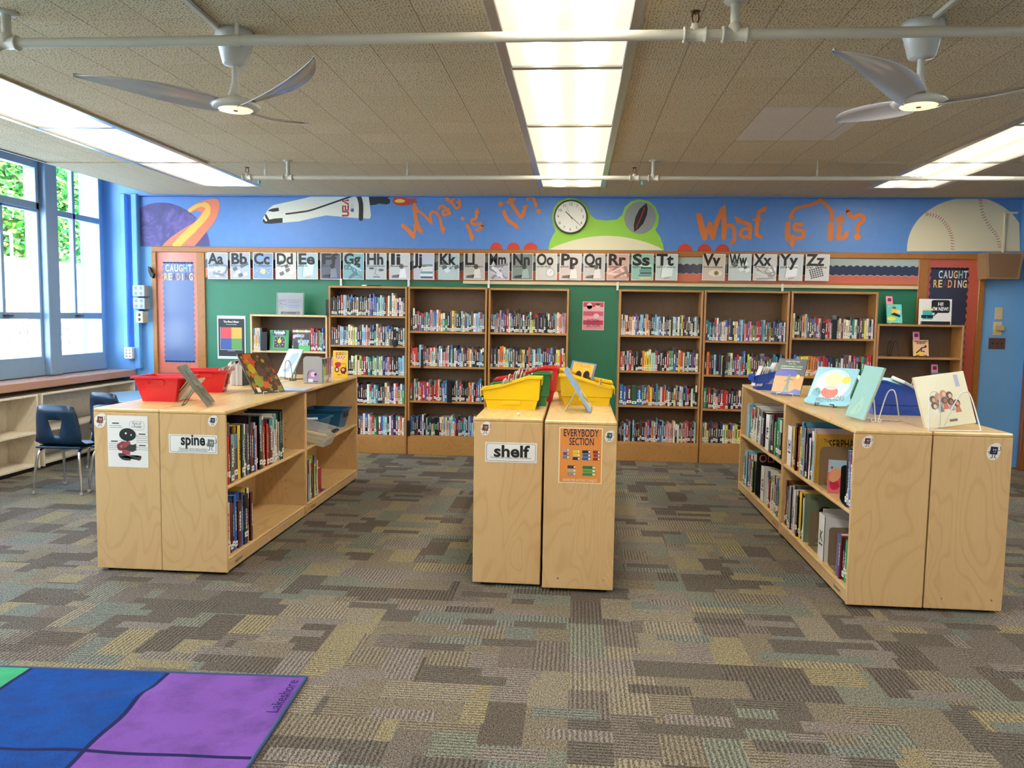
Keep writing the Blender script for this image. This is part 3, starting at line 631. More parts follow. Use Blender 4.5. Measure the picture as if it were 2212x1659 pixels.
# ---------------------------------------------------------------- alphabet cards
cards = [('A', 448, 492, 'atlas', (150, 156, 168), 'map'), ('B', 497, 541, 'barcode', (152, 160, 172), 'card'), ('C', 546, 590, 'Caldecott', (112, 140, 172), 'sun'), ('D', 595, 640, 'digital', (196, 196, 186), 'desk'), ('E', 642, 687, 'eBook', (166, 190, 196), 'book'),
         ('F', 692, 736, 'fantasy', (86, 90, 104), 'figure'), ('G', 741, 786, 'graphic\nnovel', (120, 168, 180), 'map'), ('H', 790, 835, 'historical fiction', (182, 192, 198), 'face'), ('I', 841, 886, 'illustrator', (196, 200, 206), 'figure'), ('J', 894, 938, 'jacket', (184, 190, 210), 'books'),
         ('K', 947, 992, 'keyword', (178, 198, 204), 'card'), ('L', 1002, 1047, 'librarian', (182, 178, 172), 'figure'), ('M', 1055, 1100, 'mystery', (180, 180, 190), 'map'), ('N', 1106, 1151, 'novel', (120, 134, 130), 'figure'), ('O', 1158, 1203, 'overdue', (200, 198, 190), 'clock'),
         ('P', 1209, 1255, 'plot', (202, 188, 182), 'figure'), ('Q', 1261, 1306, 'question', (194, 186, 182), 'figure'), ('R', 1312, 1358, 'realistic fiction', (206, 166, 152), 'map'), ('S', 1365, 1411, 'spine', (152, 190, 176), 'books'), ('T', 1417, 1463, 'table of contents', (194, 208, 206), 'book'),
         ('V', 1518, 1565, 'visualize', (206, 188, 172), 'eye'), ('W', 1575, 1622, 'world wide web', (196, 206, 206), 'card'), ('X', 1628, 1676, 'Xerox', (208, 208, 206), 'map'), ('Y', 1684, 1733, 'yearbook', (204, 208, 212), 'book'), ('Z', 1741, 1790, 'zip drive', (212, 210, 206), 'keys')]
for i, (L_, a, b, word, c, pic) in enumerate(cards):
    yy = YW-.055; tz = 545+(i/24)*4; A0 = wp(a, tz, yy); A1 = wp(b, tz+58, yy)
    w, h = A1[0]-A0[0], A0[1]-A1[1]; rr_ = random.Random(i)
    t = thing('alphabet_card', 'alphabet card reading %s%s with the word %s' % (L_, L_.lower(), word.replace('\n', ' ')), 'alphabet card', ((A0[0]+A1[0])/2, yy, A1[1]), 0, 'laminated alphabet cards along the board', rot=(0, rr_.uniform(-.01, .01), 0))
    m = MB(); m.box(-w/2, w/2, 0, .002, 0, h, S(226, 226, 222)); e = .006
    m.rect(-w/2+e, e, w/2-e, h-e, -.0004, S(*c)); W_, H_ = w/2-e*1.5, h-e
    lt = tuple(min(255, v+34) for v in c); dk = tuple(int(v*.5) for v in c)
    if pic in ('map', 'card', 'desk'):
        for k in range(7):
            pts = [(rr_.uniform(-W_, W_), rr_.uniform(e*2, H_*.62)) for _ in range(3)]
            m.stroke(smooth_pts(pts, 4), rr_.uniform(.004, .03), -.0007-.0001*k, S(*(lt if k % 2 else tuple(int(v*.75) for v in c))), round_=False) if pic == 'map' else m.poly([(pts[0][0]*.7, pts[0][1]), (pts[0][0]*.7+.045, pts[0][1]+.02), (pts[0][0]*.7+.03, pts[0][1]+.055), (pts[0][0]*.7-.015, pts[0][1]+.035)], -.0007-.0001*k, S(*(lt if k % 2 else dk)))
    elif pic == 'sun': m.disc(0, h*.3, .028, .028, -.0008, S(230, 196, 120)); [m.disc(rr_.uniform(-W_, W_)*.95, rr_.uniform(.02, H_*.6), .003, .003, -.0007, WHITE, 6) for _ in range(30)]
    elif pic == 'book': m.poly([(-.06, .03), (.06, .05), (.07, h*.6), (-.045, h*.56)], -.0007, S(*lt)); m.stroke([(-.06, .03), (-.045, h*.56)], .004, -.0008, S(*dk)); m.stroke([(-.02, .02), (.03, .03)], .012, -.0009, S(196, 150, 140))
    elif pic == 'books':
        for k in range(6): m.rect(-.03+rr_.uniform(-.02, .02), .015+k*.026, .095, .036+k*.026, -.0007, S(*rr_.choice([lt, dk, (210, 200, 150), (90, 150, 150), (230, 220, 200)])))
    elif pic == 'clock': m.disc(.04, h*.28, .05, .05, -.0007, S(168, 170, 172)); m.disc(.04, h*.28, .04, .04, -.0008, S(222, 220, 214)); m.stroke([(.04, h*.28), (.06, h*.34)], .003, -.0009, INK)
    elif pic == 'eye': m.disc(.02, h*.28, .07, .035, -.0007, S(228, 214, 204)); m.disc(.03, h*.28, .026, .026, -.0008, S(150, 140, 90)); m.disc(.03, h*.28, .011, .011, -.0009, INK)
    elif pic == 'keys':
        for k in range(5):
            for j in range(6): m.rect(-.06+j*.022-k*.006, .02+k*.02+j*.006, -.043+j*.022-k*.006, .035+k*.02+j*.006, -.0008, S(92, 94, 98))
    elif pic == 'face': m.disc(-.05, h*.42, .03, .012, -.0008, S(*dk)); m.disc(.055, h*.36, .03, .014, -.0008, S(*dk)); m.stroke([(0, h*.42), (-.015, h*.2), (.02, h*.17)], .005, -.0008, S(*dk)); m.stroke([(-.03, h*.1), (.04, h*.1)], .01, -.0008, S(*dk))
    else: m.disc(.02, h*.5, .024, .028, -.0009, S(*dk)); m.poly([(-.02, .02), (.075, .02), (.06, h*.42), (.01, h*.42)], -.0008, S(*lt)); m.poly([(-.09, .02), (-.01, .02), (.0, h*.2), (-.08, h*.16)], -.0008, S(*dk))
    m.build('card', vc('laminated_card', .25, .5), t)
    m = MB(); m.text(L_+L_.lower(), -w*.46, h*.575, .165, -.0012, BLACK, bold=.034, align='LEFT', width=w*(.78 if L_ not in 'IJL' else .45)); tx = word.split('\n')
    for k, s_ in enumerate(tx): m.text(s_, -w*.46, h*.475-k*.03, .032, -.0012, INK, bold=.01, align='LEFT', width=min(w*.86, w*.095*len(s_)))
    m.build('lettering', PRINT, t)
# ---------------------------------------------------------------- books
PAL = {'k': ((26, 26, 28), 'black'), 'd': ((84, 84, 86), 'dark grey'), 'n': ((36, 44, 84), 'navy blue'), 'b': ((62, 104, 176), 'blue'), 'c': ((150, 190, 216), 'light blue'), 't': ((60, 134, 148), 'teal'),
       'a': ((176, 212, 204), 'pale aqua'), 'g': ((60, 146, 96), 'green'), 'f': ((34, 72, 62), 'dark green'), 'l': ((186, 200, 84), 'lime green'), 'y': ((232, 200, 70), 'yellow'), 'o': ((224, 124, 56), 'orange'),
       'r': ((186, 44, 44), 'red'), 'm': ((98, 38, 46), 'maroon'), 'p': ((222, 160, 160), 'pink'), 'u': ((104, 84, 150), 'purple'), 'w': ((226, 226, 224), 'white'), 's': ((152, 158, 162), 'silver grey'),
       'e': ((226, 212, 176), 'cream'), 'B': ((104, 70, 50), 'brown')}
def jig(c, r, a=12): return S(*[max(0, min(255, v+r.uniform(-a, a))) for v in c])
def book_mesh(m, w, d, h, code, r, M=None, detail=1, sticker=True):
    """upright book: spine faces -y, thickness w along x, depth d along +y, height h along z; origin bottom left of the spine"""
    base = PAL[code][0]; c = jig(base, r); cv = min(.003, w*.18)
    nn = 6 if detail else 4; sp = []
    for k in range(nn+1): a = PI*k/nn; sp.append((w/2-w/2*math.cos(a), -math.sin(a)*min(.004, w*.3)))
    def ext(pts, z0, z1, col): 
        k = len(pts); vs = [(p[0], p[1], z0) for p in pts]+[(p[0], p[1], z1) for p in pts]
        m.add(vs, [tuple(range(k))[::-1], tuple(range(k, 2*k))]+[(i, (i+1) % k, k+(i+1) % k, k+i) for i in range(k)], col, 0, M)
    ext([(p[0], p[1]+.004) for p in sp]+[(w, .012), (0, .012)], 0, h, c)
    m.box(0, cv, .004, d, 0, h, c, 0, M); m.box(w-cv, w, .004, d, 0, h, c, 0, M)
    m.box(cv, w-cv, .010, d-.004, .003, h-.004, S(222, 212, 190), 0, M)
    lum = sum(base)
    ink = jig((236, 232, 222), r, 14) if lum < 380 else jig(r.choice([(40, 40, 60), (150, 40, 40), (30, 70, 90), (60, 60, 60)]), r)
    y = -.0007
    if r.random() < .38: c2 = jig(PAL[r.choice('kndbtrmwse')][0], r, 16); a = r.choice([.68, .8]); m.box(w*.04, w*.96, y+.0003, .004, h*a, h*.995, c2, 0, M)
    if r.random() < .85 and w > .012:
        z = h*r.uniform(.30, .36); z1 = h*r.uniform(.6, .84); ww = w*r.uniform(.22, .42)
        while z < z1:
            L = r.uniform(.006, .02); o = r.uniform(-.06, .06)*w
            m.add([(w/2-ww/2+o, y-.0006, z), (w/2+ww/2+o, y-.0006, z), (w/2+ww/2+o, y-.0006, z+L), (w/2-ww/2+o, y-.0006, z+L)], [(0, 1, 2, 3)], ink, 0, M); z += L+.004
    if sticker and r.random() < .74:
        z = r.choice([.006, .010, .014, .022, .034]); m.box(w*.06, w*.94, y-.0012, .003, z, z+.028, S(232, 230, 222), 0, M)
        if w > .016: m.box(w*.3, w*.7, y-.0016, .0, z+.008, z+.018, S(90, 90, 92), 0, M)
def parse(spec):
    o = []
    for tk in spec.split():
        up_ = '^' in tk; tk = tk.replace('^', ''); o.append((tk[0], float(tk[1:]) if len(tk) > 1 else 4.3, up_))
    return o
ORD = ['first', 'second', 'third', 'fourth', 'fifth', 'sixth', 'seventh', 'eighth', 'ninth', 'tenth', 'eleventh', 'twelfth', 'thirteenth', 'fourteenth', 'fifteenth', 'sixteenth', 'seventeenth', 'eighteenth', 'nineteenth', 'twentieth']
def ordn(n):
    if n < 20: return ORD[n]
    t_ = {2: 'twenty', 3: 'thirty', 4: 'forty', 5: 'fifty'}[(n+1)//10]; u = (n+1) % 10
    return t_+'-'+ORD[u-1] if u else t_[:-1]+'ieth'
# ---------------------------------------------------------------- tall bookcases
YFR = 8.33; YBK = 8.57
BC = [  # name, px0, px1, top px, material edge, kick top px, shelves px, rows
 ('leftmost tall bookcase', 710, 879, 618, [682, 746, 810.5, 871.5], 939, [
  'k k k k4 k r7^ c4^ s k k k B B e k B k B k s u4^ n u4^ b4 c s a c k o e f w^ e p n4 w5 e4 k',
  'd d B B c4 c4 c4 t4 e5 e5 l w k n c4 c4 p4 p4 k k t4 e4^ p B n c4 e4 d k5 s k5 d m a4',
  'k n g b t w4 g n4 k4 k4 l e4 e4 l m4 r4 m t4 f g e t4 l4 a4 n u p4 m4 B k k c4 c c4',
  'u r k d n e m c b4^ c n k k m k4 k4 w a4 t4 a t k4 k4 d e5^ e u4 n4 w r4^ l4 w4 g',
  't n y k w o m c k c4 a4 B k5 p w5^ k w p r g f r b4 c4 a k4 w4 u n r4 w o4 w']),
 ('second tall bookcase', 881, 1051, 620, [716, 792, 867], 942, [
  'k d4^ m m u4 d5 s4 s d p4^ s b4 w4^ o4 e g5 g k d y5 s k4 k c4 e4 b s k4^ d w4 c5 c4 a4 d',
  'r r4 p r4 k c5^ k B m s r e c4 e m t4 c w4 p p4 r4 w4 k4 c4^ f w n u4 c4 e B k4 u o e4 d4 k4 n4 k5 c4 b4 f',
  'f m s4^ m e4 r4 r4 r u r p4^ m r m r e^ k u4 c4 b b4 n4 n4 k k4 c4 k p k4^ k k4 k4 y4 r4 w k5 r4 b t5^ k',
  'b5 d k m k u4 w4 k4 c4 k4 f p4 g k k5 r5 e4 s4 e w4 s a4 w4 r4 m u4^ f t c4 k4 c u4 c4 l4 k n w r']),
 ('third tall bookcase', 1054, 1227, 623, [719, 794.6, 870], 945, [
  'k k4 s p4 d s4^ u4 u4 k r5^ w g n k4^ B4 k4^ s4 f k s4 k4 k e l5 m k d4 k4 k d k k k d k d5 s e p o4 c4 p',
  'd5 k4 d k4 p o5^ o e y4 c g d4 e d4^ n4 k d y e4 k4 n4 o4 k c4 w m t4 s c5 k m n5 b s f o4 e y5 r4 r4 y4',
  'k s y4 l n e k4 w m d c b t k4 e4 r4 n k s4 d4 u w o4 k', 'k n w s4 m e b k d4 t p w4 r n k e4 d s c k4 n w']),
 ('fourth tall bookcase', 1335, 1516, 626, [724.7, 802, 877], 955.7, [
  'w a e r4 m4 y4 p e w4 u4^ m t4 c4 c k e4 o4 e m k t5 c4^ a4 c4 b4 u4 w k d4 k e4 k w a f w5 d y k4 m4 B5 k4 d e k w4 s k',
  'r p k4 c4 r5 p4 k4 k k k4 o4 y4 y4 y4 a4 a4 p k5^ m4 k4 k r g4 g4 b5^ n y4 r4 e k4 c4 k4 u4 n e5',
  'b8 b8 m11 f11 b11 g4 d5 r o4 y m4 n t4^ B w5 r4 o4 k4 w k4 k4 y d4 B4 w4 c4 k u4 r4 k e f k',
  'k d4 k c4 r6^ s k t4^ d k4 m d4^ k m p4 b n4^ o6 w k4^ B b5^ c4^ f p p p p e4 k w B e4 B p4 r4^ k4 B4 k a4^']),
 ('fifth tall bookcase', 1518, 1702, 628, [737, 811, 885], 959.3, [
  'm5^ t4 t n c r5 w^ u s e w e r d4^ n5 k y w b4 b4 c4^ m p r4 u4 p y4 g4 s r4 r r t c5^ k B5 y5 k4 d k k n c4 k5 w',
  'k o5^ m k5 c k6 n l5 k B4 c e5^ k4 u r c r4 b4^ k l4 l4 m4 m4 B4 k d5 e k g k d t4 t4 k k k',
  'g5 f4 r4 k5 e p4 m4 r5 r4 r5 k5 d k m4 n5 k4 w r k c m n s b k e t w k r y k',
  's e4 y4 n4 B k4 d k4 n w y5 B o4 e4 l5 y5 k a4 g4 w k n r c m b k t e w k s r']),
 ('rightmost tall bookcase', 1705, 1892, 630, [731, 814, 889], 962, [
  'e^ k B k o5^ a4^ d5 B4 k4 B b4 p k4 r r r w k6 s5^ e B e4 e4 e4 f4 t e k m5 d4 y4 w4 k w4',
  'k b c4 y4 y4 l y o4 o4 o4 o c4 r4 r4 r4 n4 n k d k w B B s4 n r4 B4 k5 g w r r4', 'k n w m b k t r k e s k c', 'k e w m n k r r t k d s b w'])]
rb = random.Random(21); all_books = []
def case(name, px0, px1, toppx, shelves, kickpx, z_top=None, wood=OAK, woodh=OAK_H, label='', base=True, yfr=YFR, shthick=.022):
    zt = at((px0+px1)/2, toppx, 'y', yfr).z; x0 = at(px0, 760, 'y', yfr).x; x1 = at(px1, 760, 'y', yfr).x
    t = thing('bookcase', label, 'bookcase', ((x0+x1)/2, yfr, 0)); w = x1-x0; d = YBK-yfr; th_ = .021
    for a in (-w/2, w/2-th_): m = MB(); m.bbox(a, a+th_, 0, d, 0, zt, .003); m.build('side_panel', wood, t)
    m = MB(); m.bbox(-w/2+th_, w/2-th_, 0, d, zt-.022, zt, .003); m.build('top_panel', woodh, t)
    m = MB(); m.box(-w/2+th_, w/2-th_, d-.008, d-.002, .05, zt-.02); m.build('back_panel', BACKBOARD, t)
    zs = [at((px0+px1)/2, p, 'y', yfr).z for p in shelves]; zk = at((px0+px1)/2, kickpx, 'y', yfr).z
    for z in zs: m = MB(); m.bbox(-w/2+th_, w/2-th_, .004, d-.008, z-shthick, z, .002); m.build('shelf', woodh, t)
    m = MB(); m.bbox(-w/2+th_, w/2-th_, .002, d-.008, zk-.022, zk, .002); m.build('bottom_shelf', woodh, t)
    m = MB(); m.bbox(-w/2+th_*.5, w/2-th_*.5, -.004, .018, 0, zk-.02, .003); m.build('kick_board', woodh, t)
    return x0+th_, x1-th_, zt, zs+[zk]
WALLB_ = []   # (area, build info)
for bi, (nm, px0, px1, tp, shs, kp, rows) in enumerate(BC):
    X0, X1, zt, zs = case(nm, px0, px1, tp, shs, kp, label='brown wooden %s against the chalkboard, packed with books' % nm)
    for si, spec in enumerate(rows):
        bk = parse(spec); tot = sum(b[1] for b in bk); W_ = (X1-X0-.012); X = X0+.004; z = zs[si]
        head = (zt-.022 if si == 0 else zs[si-1]-.022)-z
        lean = 0
        for n, (code, wd, up_) in enumerate(bk):
            w = wd/tot*W_; h = rb.uniform(.185, .205)+(.018 if rb.random() < .3 else 0)+(.03 if up_ else 0); h = min(h, head-.012)
            WALLB_.append((w*h, bi, si, n, code, X, z, w-.0006, h, rb.uniform(.13, .165), rb.random()*1e6, rb.uniform(0, .012)))
            X += w
shelfn = ['top', 'second', 'third', 'fourth', 'bottom']
def hidden(b):   # the low cabinets and bins stand in front of these
    bi, si, X = b[1], b[2], b[5]
    if bi == 0 and si == 2 and X < -2.40: return True
    if bi == 0 and si >= 3 and X < -2.34: return True
    if bi == 1 and si == 3 and X > -1.10: return True
    if bi == 2 and (si >= 2 or (si == 1 and X > -.55)): return True
    if bi == 4 and si >= 2 and X > 1.70: return True
    if bi == 4 and si == 1 and X > 1.84: return True
    if bi == 5 and (si >= 2 or (si == 1 and X < 2.32)): return True
    return False
WALLB_.sort(key=lambda b: (hidden(b), -b[0]))
N_IND = 150
rest = MB()
for k, (ar, bi, si, n, code, X, z, w, h, d, sd, yo) in enumerate(WALLB_):
    r = random.Random(sd); Y = YFR+.012+yo
    if k < N_IND:
        m = MB(); book_mesh(m, w, d, h, code, r, detail=0); o = m.build('library_book', JACKET, loc=(X, Y, z))
        sh = 'bottom' if si == len(BC[bi][6])-1 else shelfn[si]
        tag(o, '%s book, %s from left on the %s shelf of the %s' % (PAL[code][1], ordn(n), sh, BC[bi][0]), 'book', 'library books in the tall bookcases')
    else:
        book_mesh(rest, w, d, h, code, r, Matrix.Translation((X, Y, z)), detail=0)
tag(rest.build('library_books', JACKET), 'tightly packed library books filling the remaining shelves of the tall bookcases', 'books', kind='stuff')
# black bookends that stick out of the rows
def bookend(name, loc, rz, w, h, label, mat_, hole=False, L=.14):
    """L-shaped steel bookend, plate in the local y-z plane facing -x"""
    t = thing(name, label, 'bookend', loc, rz, 'bookends')
    m = MB(); p = rrect(0, 0, w, h, .018, 4)
    if hole:
        outer = rrect(0, 0, w, h, .03, 4); hw = w*.30; ih = h*.52
        inner = [(w/2-hw, .012), (w/2+hw, .012)]+[(w/2+hw*math.cos(a*PI/12), ih-hw+hw*math.sin(a*PI/12)) for a in range(13)]
        ring = []
        k = 24
        def samp(P, n):
            L_ = [math.hypot(P[i][0]-P[i-1][0], P[i][1]-P[i-1][1]) for i in range(len(P))]; T = sum(L_); o = []; acc = 0; i = 1; 
            cum = [0]
            for i in range(1, len(P)+1): cum.append(cum[-1]+math.hypot(P[i % len(P)][0]-P[i-1][0], P[i % len(P)][1]-P[i-1][1]))
            for j in range(n):
                s_ = cum[-1]*j/n; i = max(q for q in range(len(P)) if cum[q] <= s_+1e-9); f = (s_-cum[i])/(cum[i+1]-cum[i]+1e-9); a, b = P[i], P[(i+1) % len(P)]; o.append((a[0]+(b[0]-a[0])*f, a[1]+(b[1]-a[1])*f))
            return o
        O = samp([(0, 0)]+[(w, 0)]+outer[4:-5], 48); c0_ = (w/2, h*.35); I = []
        for q in O:
            dx, dz = q[0]-c0_[0], q[1]-c0_[1]; best = 1
            t_ = 1.0
            for s_ in range(100, 0, -2):
                s_ /= 100; xx, zz = c0_[0]+dx*s_, c0_[1]+dz*s_
                inside = abs(xx-w/2) <= hw and zz >= .012 and (zz <= ih-hw or math.hypot(xx-w/2, zz-(ih-hw)) <= hw)
                if inside: t_ = s_; break
            I.append((c0_[0]+dx*t_, c0_[1]+dz*t_))
        for X_ in (0, .0015):
            vs = [(X_, a, b) for a, b in O]+[(X_, a, b) for a, b in I]; m.add(vs, [(i, (i+1) % 48, 48+(i+1) % 48, 48+i) for i in range(48)])
        m.add([(0, a, b) for a, b in I]+[(.0015, a, b) for a, b in I], [(i, (i+1) % 48, 48+(i+1) % 48, 48+i) for i in range(48)])
    else:
        m.add([(0, a, b) for a, b in p]+[(.002, a, b) for a, b in p], [tuple(range(len(p))), tuple(range(len(p), 2*len(p)))[::-1]]+[(i, (i+1) % len(p), len(p)+(i+1) % len(p), len(p)+i) for i in range(len(p))])
    m.build('upright_plate', mat_, t)
    m = MB(); m.box(0, L, .004, w-.004, 0, .0015); m.build('foot_plate', mat_, t)
    return t
BEK = mat('black_steel', S(20, 20, 22), .35); BET = mat('tan_steel', S(134, 116, 92), .4); BEG = mat('grey_plastic_bookend', S(160, 164, 166), .35); BEB = mat('blue_steel', S(50, 66, 150), .35)
def small_end(px, py, w, h, txt, label):
    p = at(px, py, 'y', YFR); t = thing('shelf_bookend', label, 'bookend', (p.x, YFR-.006, p.z))
    m = MB(); m.bbox(-w/2, w/2, -.003, .0, 0, h, .001); m.box(-w/2, w/2, 0, .02, 0, .003); m.build('plate', BEK, t)
    if txt: m = MB(); m.text(txt, 0, h*.42, .05, -.0035, WHITE, width=w*.5, bold=.02); m.build('lettering', PRINT, t)
small_end(707, 682, .03, .17, '', 'black bookend at the left edge of the top shelf of the leftmost tall bookcase')
small_end(853, 750, .035, .19, 'co', 'black lettered bookend on the second shelf of the leftmost tall bookcase')
small_end(883, 942, .03, .17, '', 'black bookend low between the leftmost and second tall bookcases')
small_end(971, 870, .055, .23, '', 'black bookend among navy books on the third shelf of the second tall bookcase')
small_end(912, 795, .03, .2, '', 'black bookend near the left of the second shelf of the second tall bookcase')
small_end(1562, 814, .03, .21, '', 'black bookend on the second shelf of the fifth tall bookcase')
small_end(1777, 733, .045, .17, 'Q', 'black bookend with a white Q on the top shelf of the rightmost tall bookcase')
small_end(1801, 733, .05, .2, '', 'plain black bookend just right of the Q bookend on the top shelf')
# ---------------------------------------------------------------- short bookcases at both ends
OAKL = birch('light_oak_case', S(206, 178, 132), S(218, 192, 148), False, .4)
s0_ = case('spanish', 541, 707, 680, [758], 812, wood=OAKL, woodh=OAKL, label='light wooden short bookcase with Spanish books below the Spanish Books sign')
# (its lower carcass is hidden by the low cabinets in front)
s7_ = case('new', 1893, 2081, 701, [772], 850, wood=OAK, woodh=OAK_H, label='short wooden bookcase at the far right holding new books and empty easels')
def cover_book(name, label, loc, w, h, th_, c, art=None, rz=0, tilt=0, spine_c=None, group=None, parent=None, tail=None, gloss=JACKET):
    """book shown face-out: front cover faces local -y, bottom edge on local z=0; tilt leans the top back"""
    t = thing(name, label, 'book', loc, rz, group)
    if tail is None: tail = 0
    t.rotation_euler = (Matrix.Rotation(rz, 3, 'Z') @ Matrix.Rotation(-tilt, 3, 'X') @ Matrix.Rotation(tail, 3, 'Y')).to_euler()
    m = MB(); m.bbox(-w/2, w/2, 0, .0025, 0, h, .0008, S(*c)); m.bbox(-w/2, w/2, th_-.0025, th_, 0, h, .0008, S(*(spine_c or c))); m.bbox(-w/2-.001, -w/2+.003, 0, th_, 0, h, .0008, S(*(spine_c or c)))
    if art: art(m, w, h)
    m.build('cover', gloss, t)
    m = MB(); m.box(-w/2+.003, w/2-.004, .0025, th_-.0025, .003, h-.003, S(226, 218, 198)); m.build('pages', PRINT, t)
    return t
def face_row(spec, x0, x1, z, where, yfr=YFR, prefix='', grp='books on the short bookcases', hh=(.19, .23), dd=.15):
    bk = parse(spec); tot = sum(b[1] for b in bk); X = x0
    for n, (code, wd, up_) in enumerate(bk):
        w = wd/tot*(x1-x0); h = rb.uniform(*hh); m = MB(); book_mesh(m, w-.0008, dd, h, code, rb, detail=1); o = m.build('library_book', JACKET, loc=(X, yfr+.015, z))
        tag(o, '%s book, %s from the left %s' % (PAL[code][1], ordn(n), where), 'book', grp); X += w
zsp = s0_[3][0]
face_row('w y e c k', s0_[0]+.008, s0_[0]+.105, zsp, 'left of the bookend beside the green Animals book', hh=(.235, .245))
small_end(571, 757, .07, .2, '', 'black bookend left of the green Animals book on the short Spanish bookcase')
face_row('r5 r5 b r5 B g g b k', s0_[1]-.165, s0_[1]-.01, zsp, 'right of the Mexico book on the short Spanish bookcase', hh=(.2, .25))
def art_animals(m, w, h):
    m.rect(-w*.34, h*.74, w*.36, h*.97, -.0005, S(34, 40, 96)); m.text('Animals', 0, h*.82, .05, -.0009, WHITE, bold=.03, width=w*.6); m.text('Los Animales', 0, h*.765, .02, -.0009, WHITE, width=w*.42)
    m.poly([(-w*.28, h*.12), (w*.32, h*.12), (w*.32, h*.55)]+[(w*.02+w*.3*math.cos(a*PI/10), h*.55+h*.15*math.sin(a*PI/10)) for a in range(1, 10)]+[(-w*.28, h*.55)], -.0005, S(212, 206, 100))
    m.poly([(-w*.265, h*.13), (w*.305, h*.13), (w*.305, h*.55)]+[(w*.02+w*.285*math.cos(a*PI/10), h*.55+h*.14*math.sin(a*PI/10)) for a in range(1, 10)]+[(-w*.265, h*.55)], -.0008, S(24, 30, 38))
    m.disc(w*.02, h*.46, w*.11, w*.11, -.0012, S(236, 180, 60)); m.disc(w*.02, h*.58, w*.04, w*.03, -.0013, S(240, 190, 90)); m.disc(w*.02, h*.3, w*.03, w*.03, -.0012, S(220, 120, 50))
    for a in range(9): m.stroke([(w*.02+w*.2*math.cos(a*.7), h*.42+w*.2*math.sin(a*.7)), (w*.02+w*.25*math.cos(a*.7), h*.42+w*.25*math.sin(a*.7))], .006, -.001, S(120, 180, 150) if a % 2 else WHITE)
p = at(600, 757, 'y', YFR); cover_book('picture_book', 'green face-out book titled Animals on the short Spanish bookcase', (p.x, YFR+.03, zsp+.001), .21, .222, .02, (38, 140, 84), art_animals, tilt=.12)
def art_mex(m, w, h):
    m.rect(-w*.5, 0, w*.5, h*.24, -.0004, S(80, 170, 90)); m.rect(-w*.5, h*.84, w*.5, h*.93, -.0006, S(230, 196, 120)); m.disc(-w*.25, h*.89, .014, .014, -.0008, WHITE); m.disc(w*.25, h*.89, .014, .014, -.0008, WHITE)
    m.poly([(-w*.45, h*.02), (-w*.1, h*.02), (-w*.2, h*.35), (-w*.38, h*.5)], -.0008, S(40, 36, 44)); m.poly([(w*.1, h*.55), (w*.4, h*.5), (w*.42, h*.75), (w*.22, h*.74)], -.0007, S(52, 46, 56)); m.disc(-w*.4, h*.64, .016, .02, -.0007, S(226, 170, 196))
    m.text('MÉXICO', -w*.1, h*.62, .04, -.0012, S(200, 230, 236), bold=.04, width=w*.5); m.text('VS', 0, h*.5, .03, -.0012, S(220, 110, 110), bold=.04, width=w*.1); m.text('ESTADOS', w*.12, h*.38, .04, -.0012, S(190, 226, 230), bold=.04, width=w*.6); m.text('UNIDOS', w*.12, h*.25, .04, -.0012, S(190, 226, 230), bold=.04, width=w*.5)
p = at(648, 757, 'y', YFR); cover_book('picture_book', 'face-out book titled México vs Estados Unidos beside the green Animals book', (p.x, YFR+.03, zsp+.001), .20, .24, .018, (74, 58, 70), art_mex, tilt=.12)
# sign holder on top, mood poster, fiction poster
def sheet(name, label, cat, loc, w, h, art, c=(232, 232, 230), mat_=None, rz=0, tilt=0, th_=.002, rot=0):
    t = thing(name, label, cat, loc); t.rotation_euler = (Matrix.Rotation(rz, 3, 'Z') @ Matrix.Rotation(-tilt, 3, 'X') @ Matrix.Rotation(rot, 3, 'Y')).to_euler()
    m = MB(); m.box(-w/2, w/2, 0, th_, 0, h, S(*c)); m.build('sheet', mat_ or PRINT, t)
    m = MB(); art(m, w, h); m.build('print', PRINT, t); return t
CLEAR = mat('clear_acrylic', (1, 1, 1, 1), .05, trans=.9); CLEAR.node_tree.nodes['Principled BSDF'].inputs['IOR'].default_value = 1.2
def art_sp(m, w, h):
    m.rect(-w*.46, h*.33, w*.46, h*.70, -.001, S(166, 190, 226)); m.rect(-w*.46, h*.58, w*.46, h*.70, -.0012, S(190, 150, 206)); m.rect(-w*.18, h*.37, w*.43, h*.66, -.0014, S(190, 204, 232))
    m.poly([(-w*.42, h*.42), (-w*.24, h*.37), (-w*.2, h*.55), (-w*.36, h*.6)], -.0016, S(220, 214, 200)); m.stroke([(-w*.4, h*.5), (-w*.22, h*.46)], .006, -.0018, S(70, 60, 60))
    m.text('Spanish Books', w*.12, h*.56, .02, -.002, S(90, 96, 130), width=w*.42); m.text('Libros en Español', w*.12, h*.41, .02, -.002, S(90, 96, 130), width=w*.52); m.rect(-w*.38, .005, w*.38, h*.14, -.001, S(46, 48, 52)); m.rect(w*.24, h*.06, w*.33, h*.09, -.0013, WHITE)
p = at(627, 680, 'y', 8.42); t = sheet('sign_holder', 'clear stand with a Spanish Books sign on top of the short bookcase', 'sign', (p.x, 8.42, s0_[2]+.001), .275, .235, art_sp, (206, 214, 222), tilt=.06)
m = MB(); m.bbox(-.155, .155, -.004, -.0025, 0, .24, .0005); m.bbox(-.155, .155, -.004, .06, 0, .002, .0005); m.build('acrylic_stand', CLEAR, t)
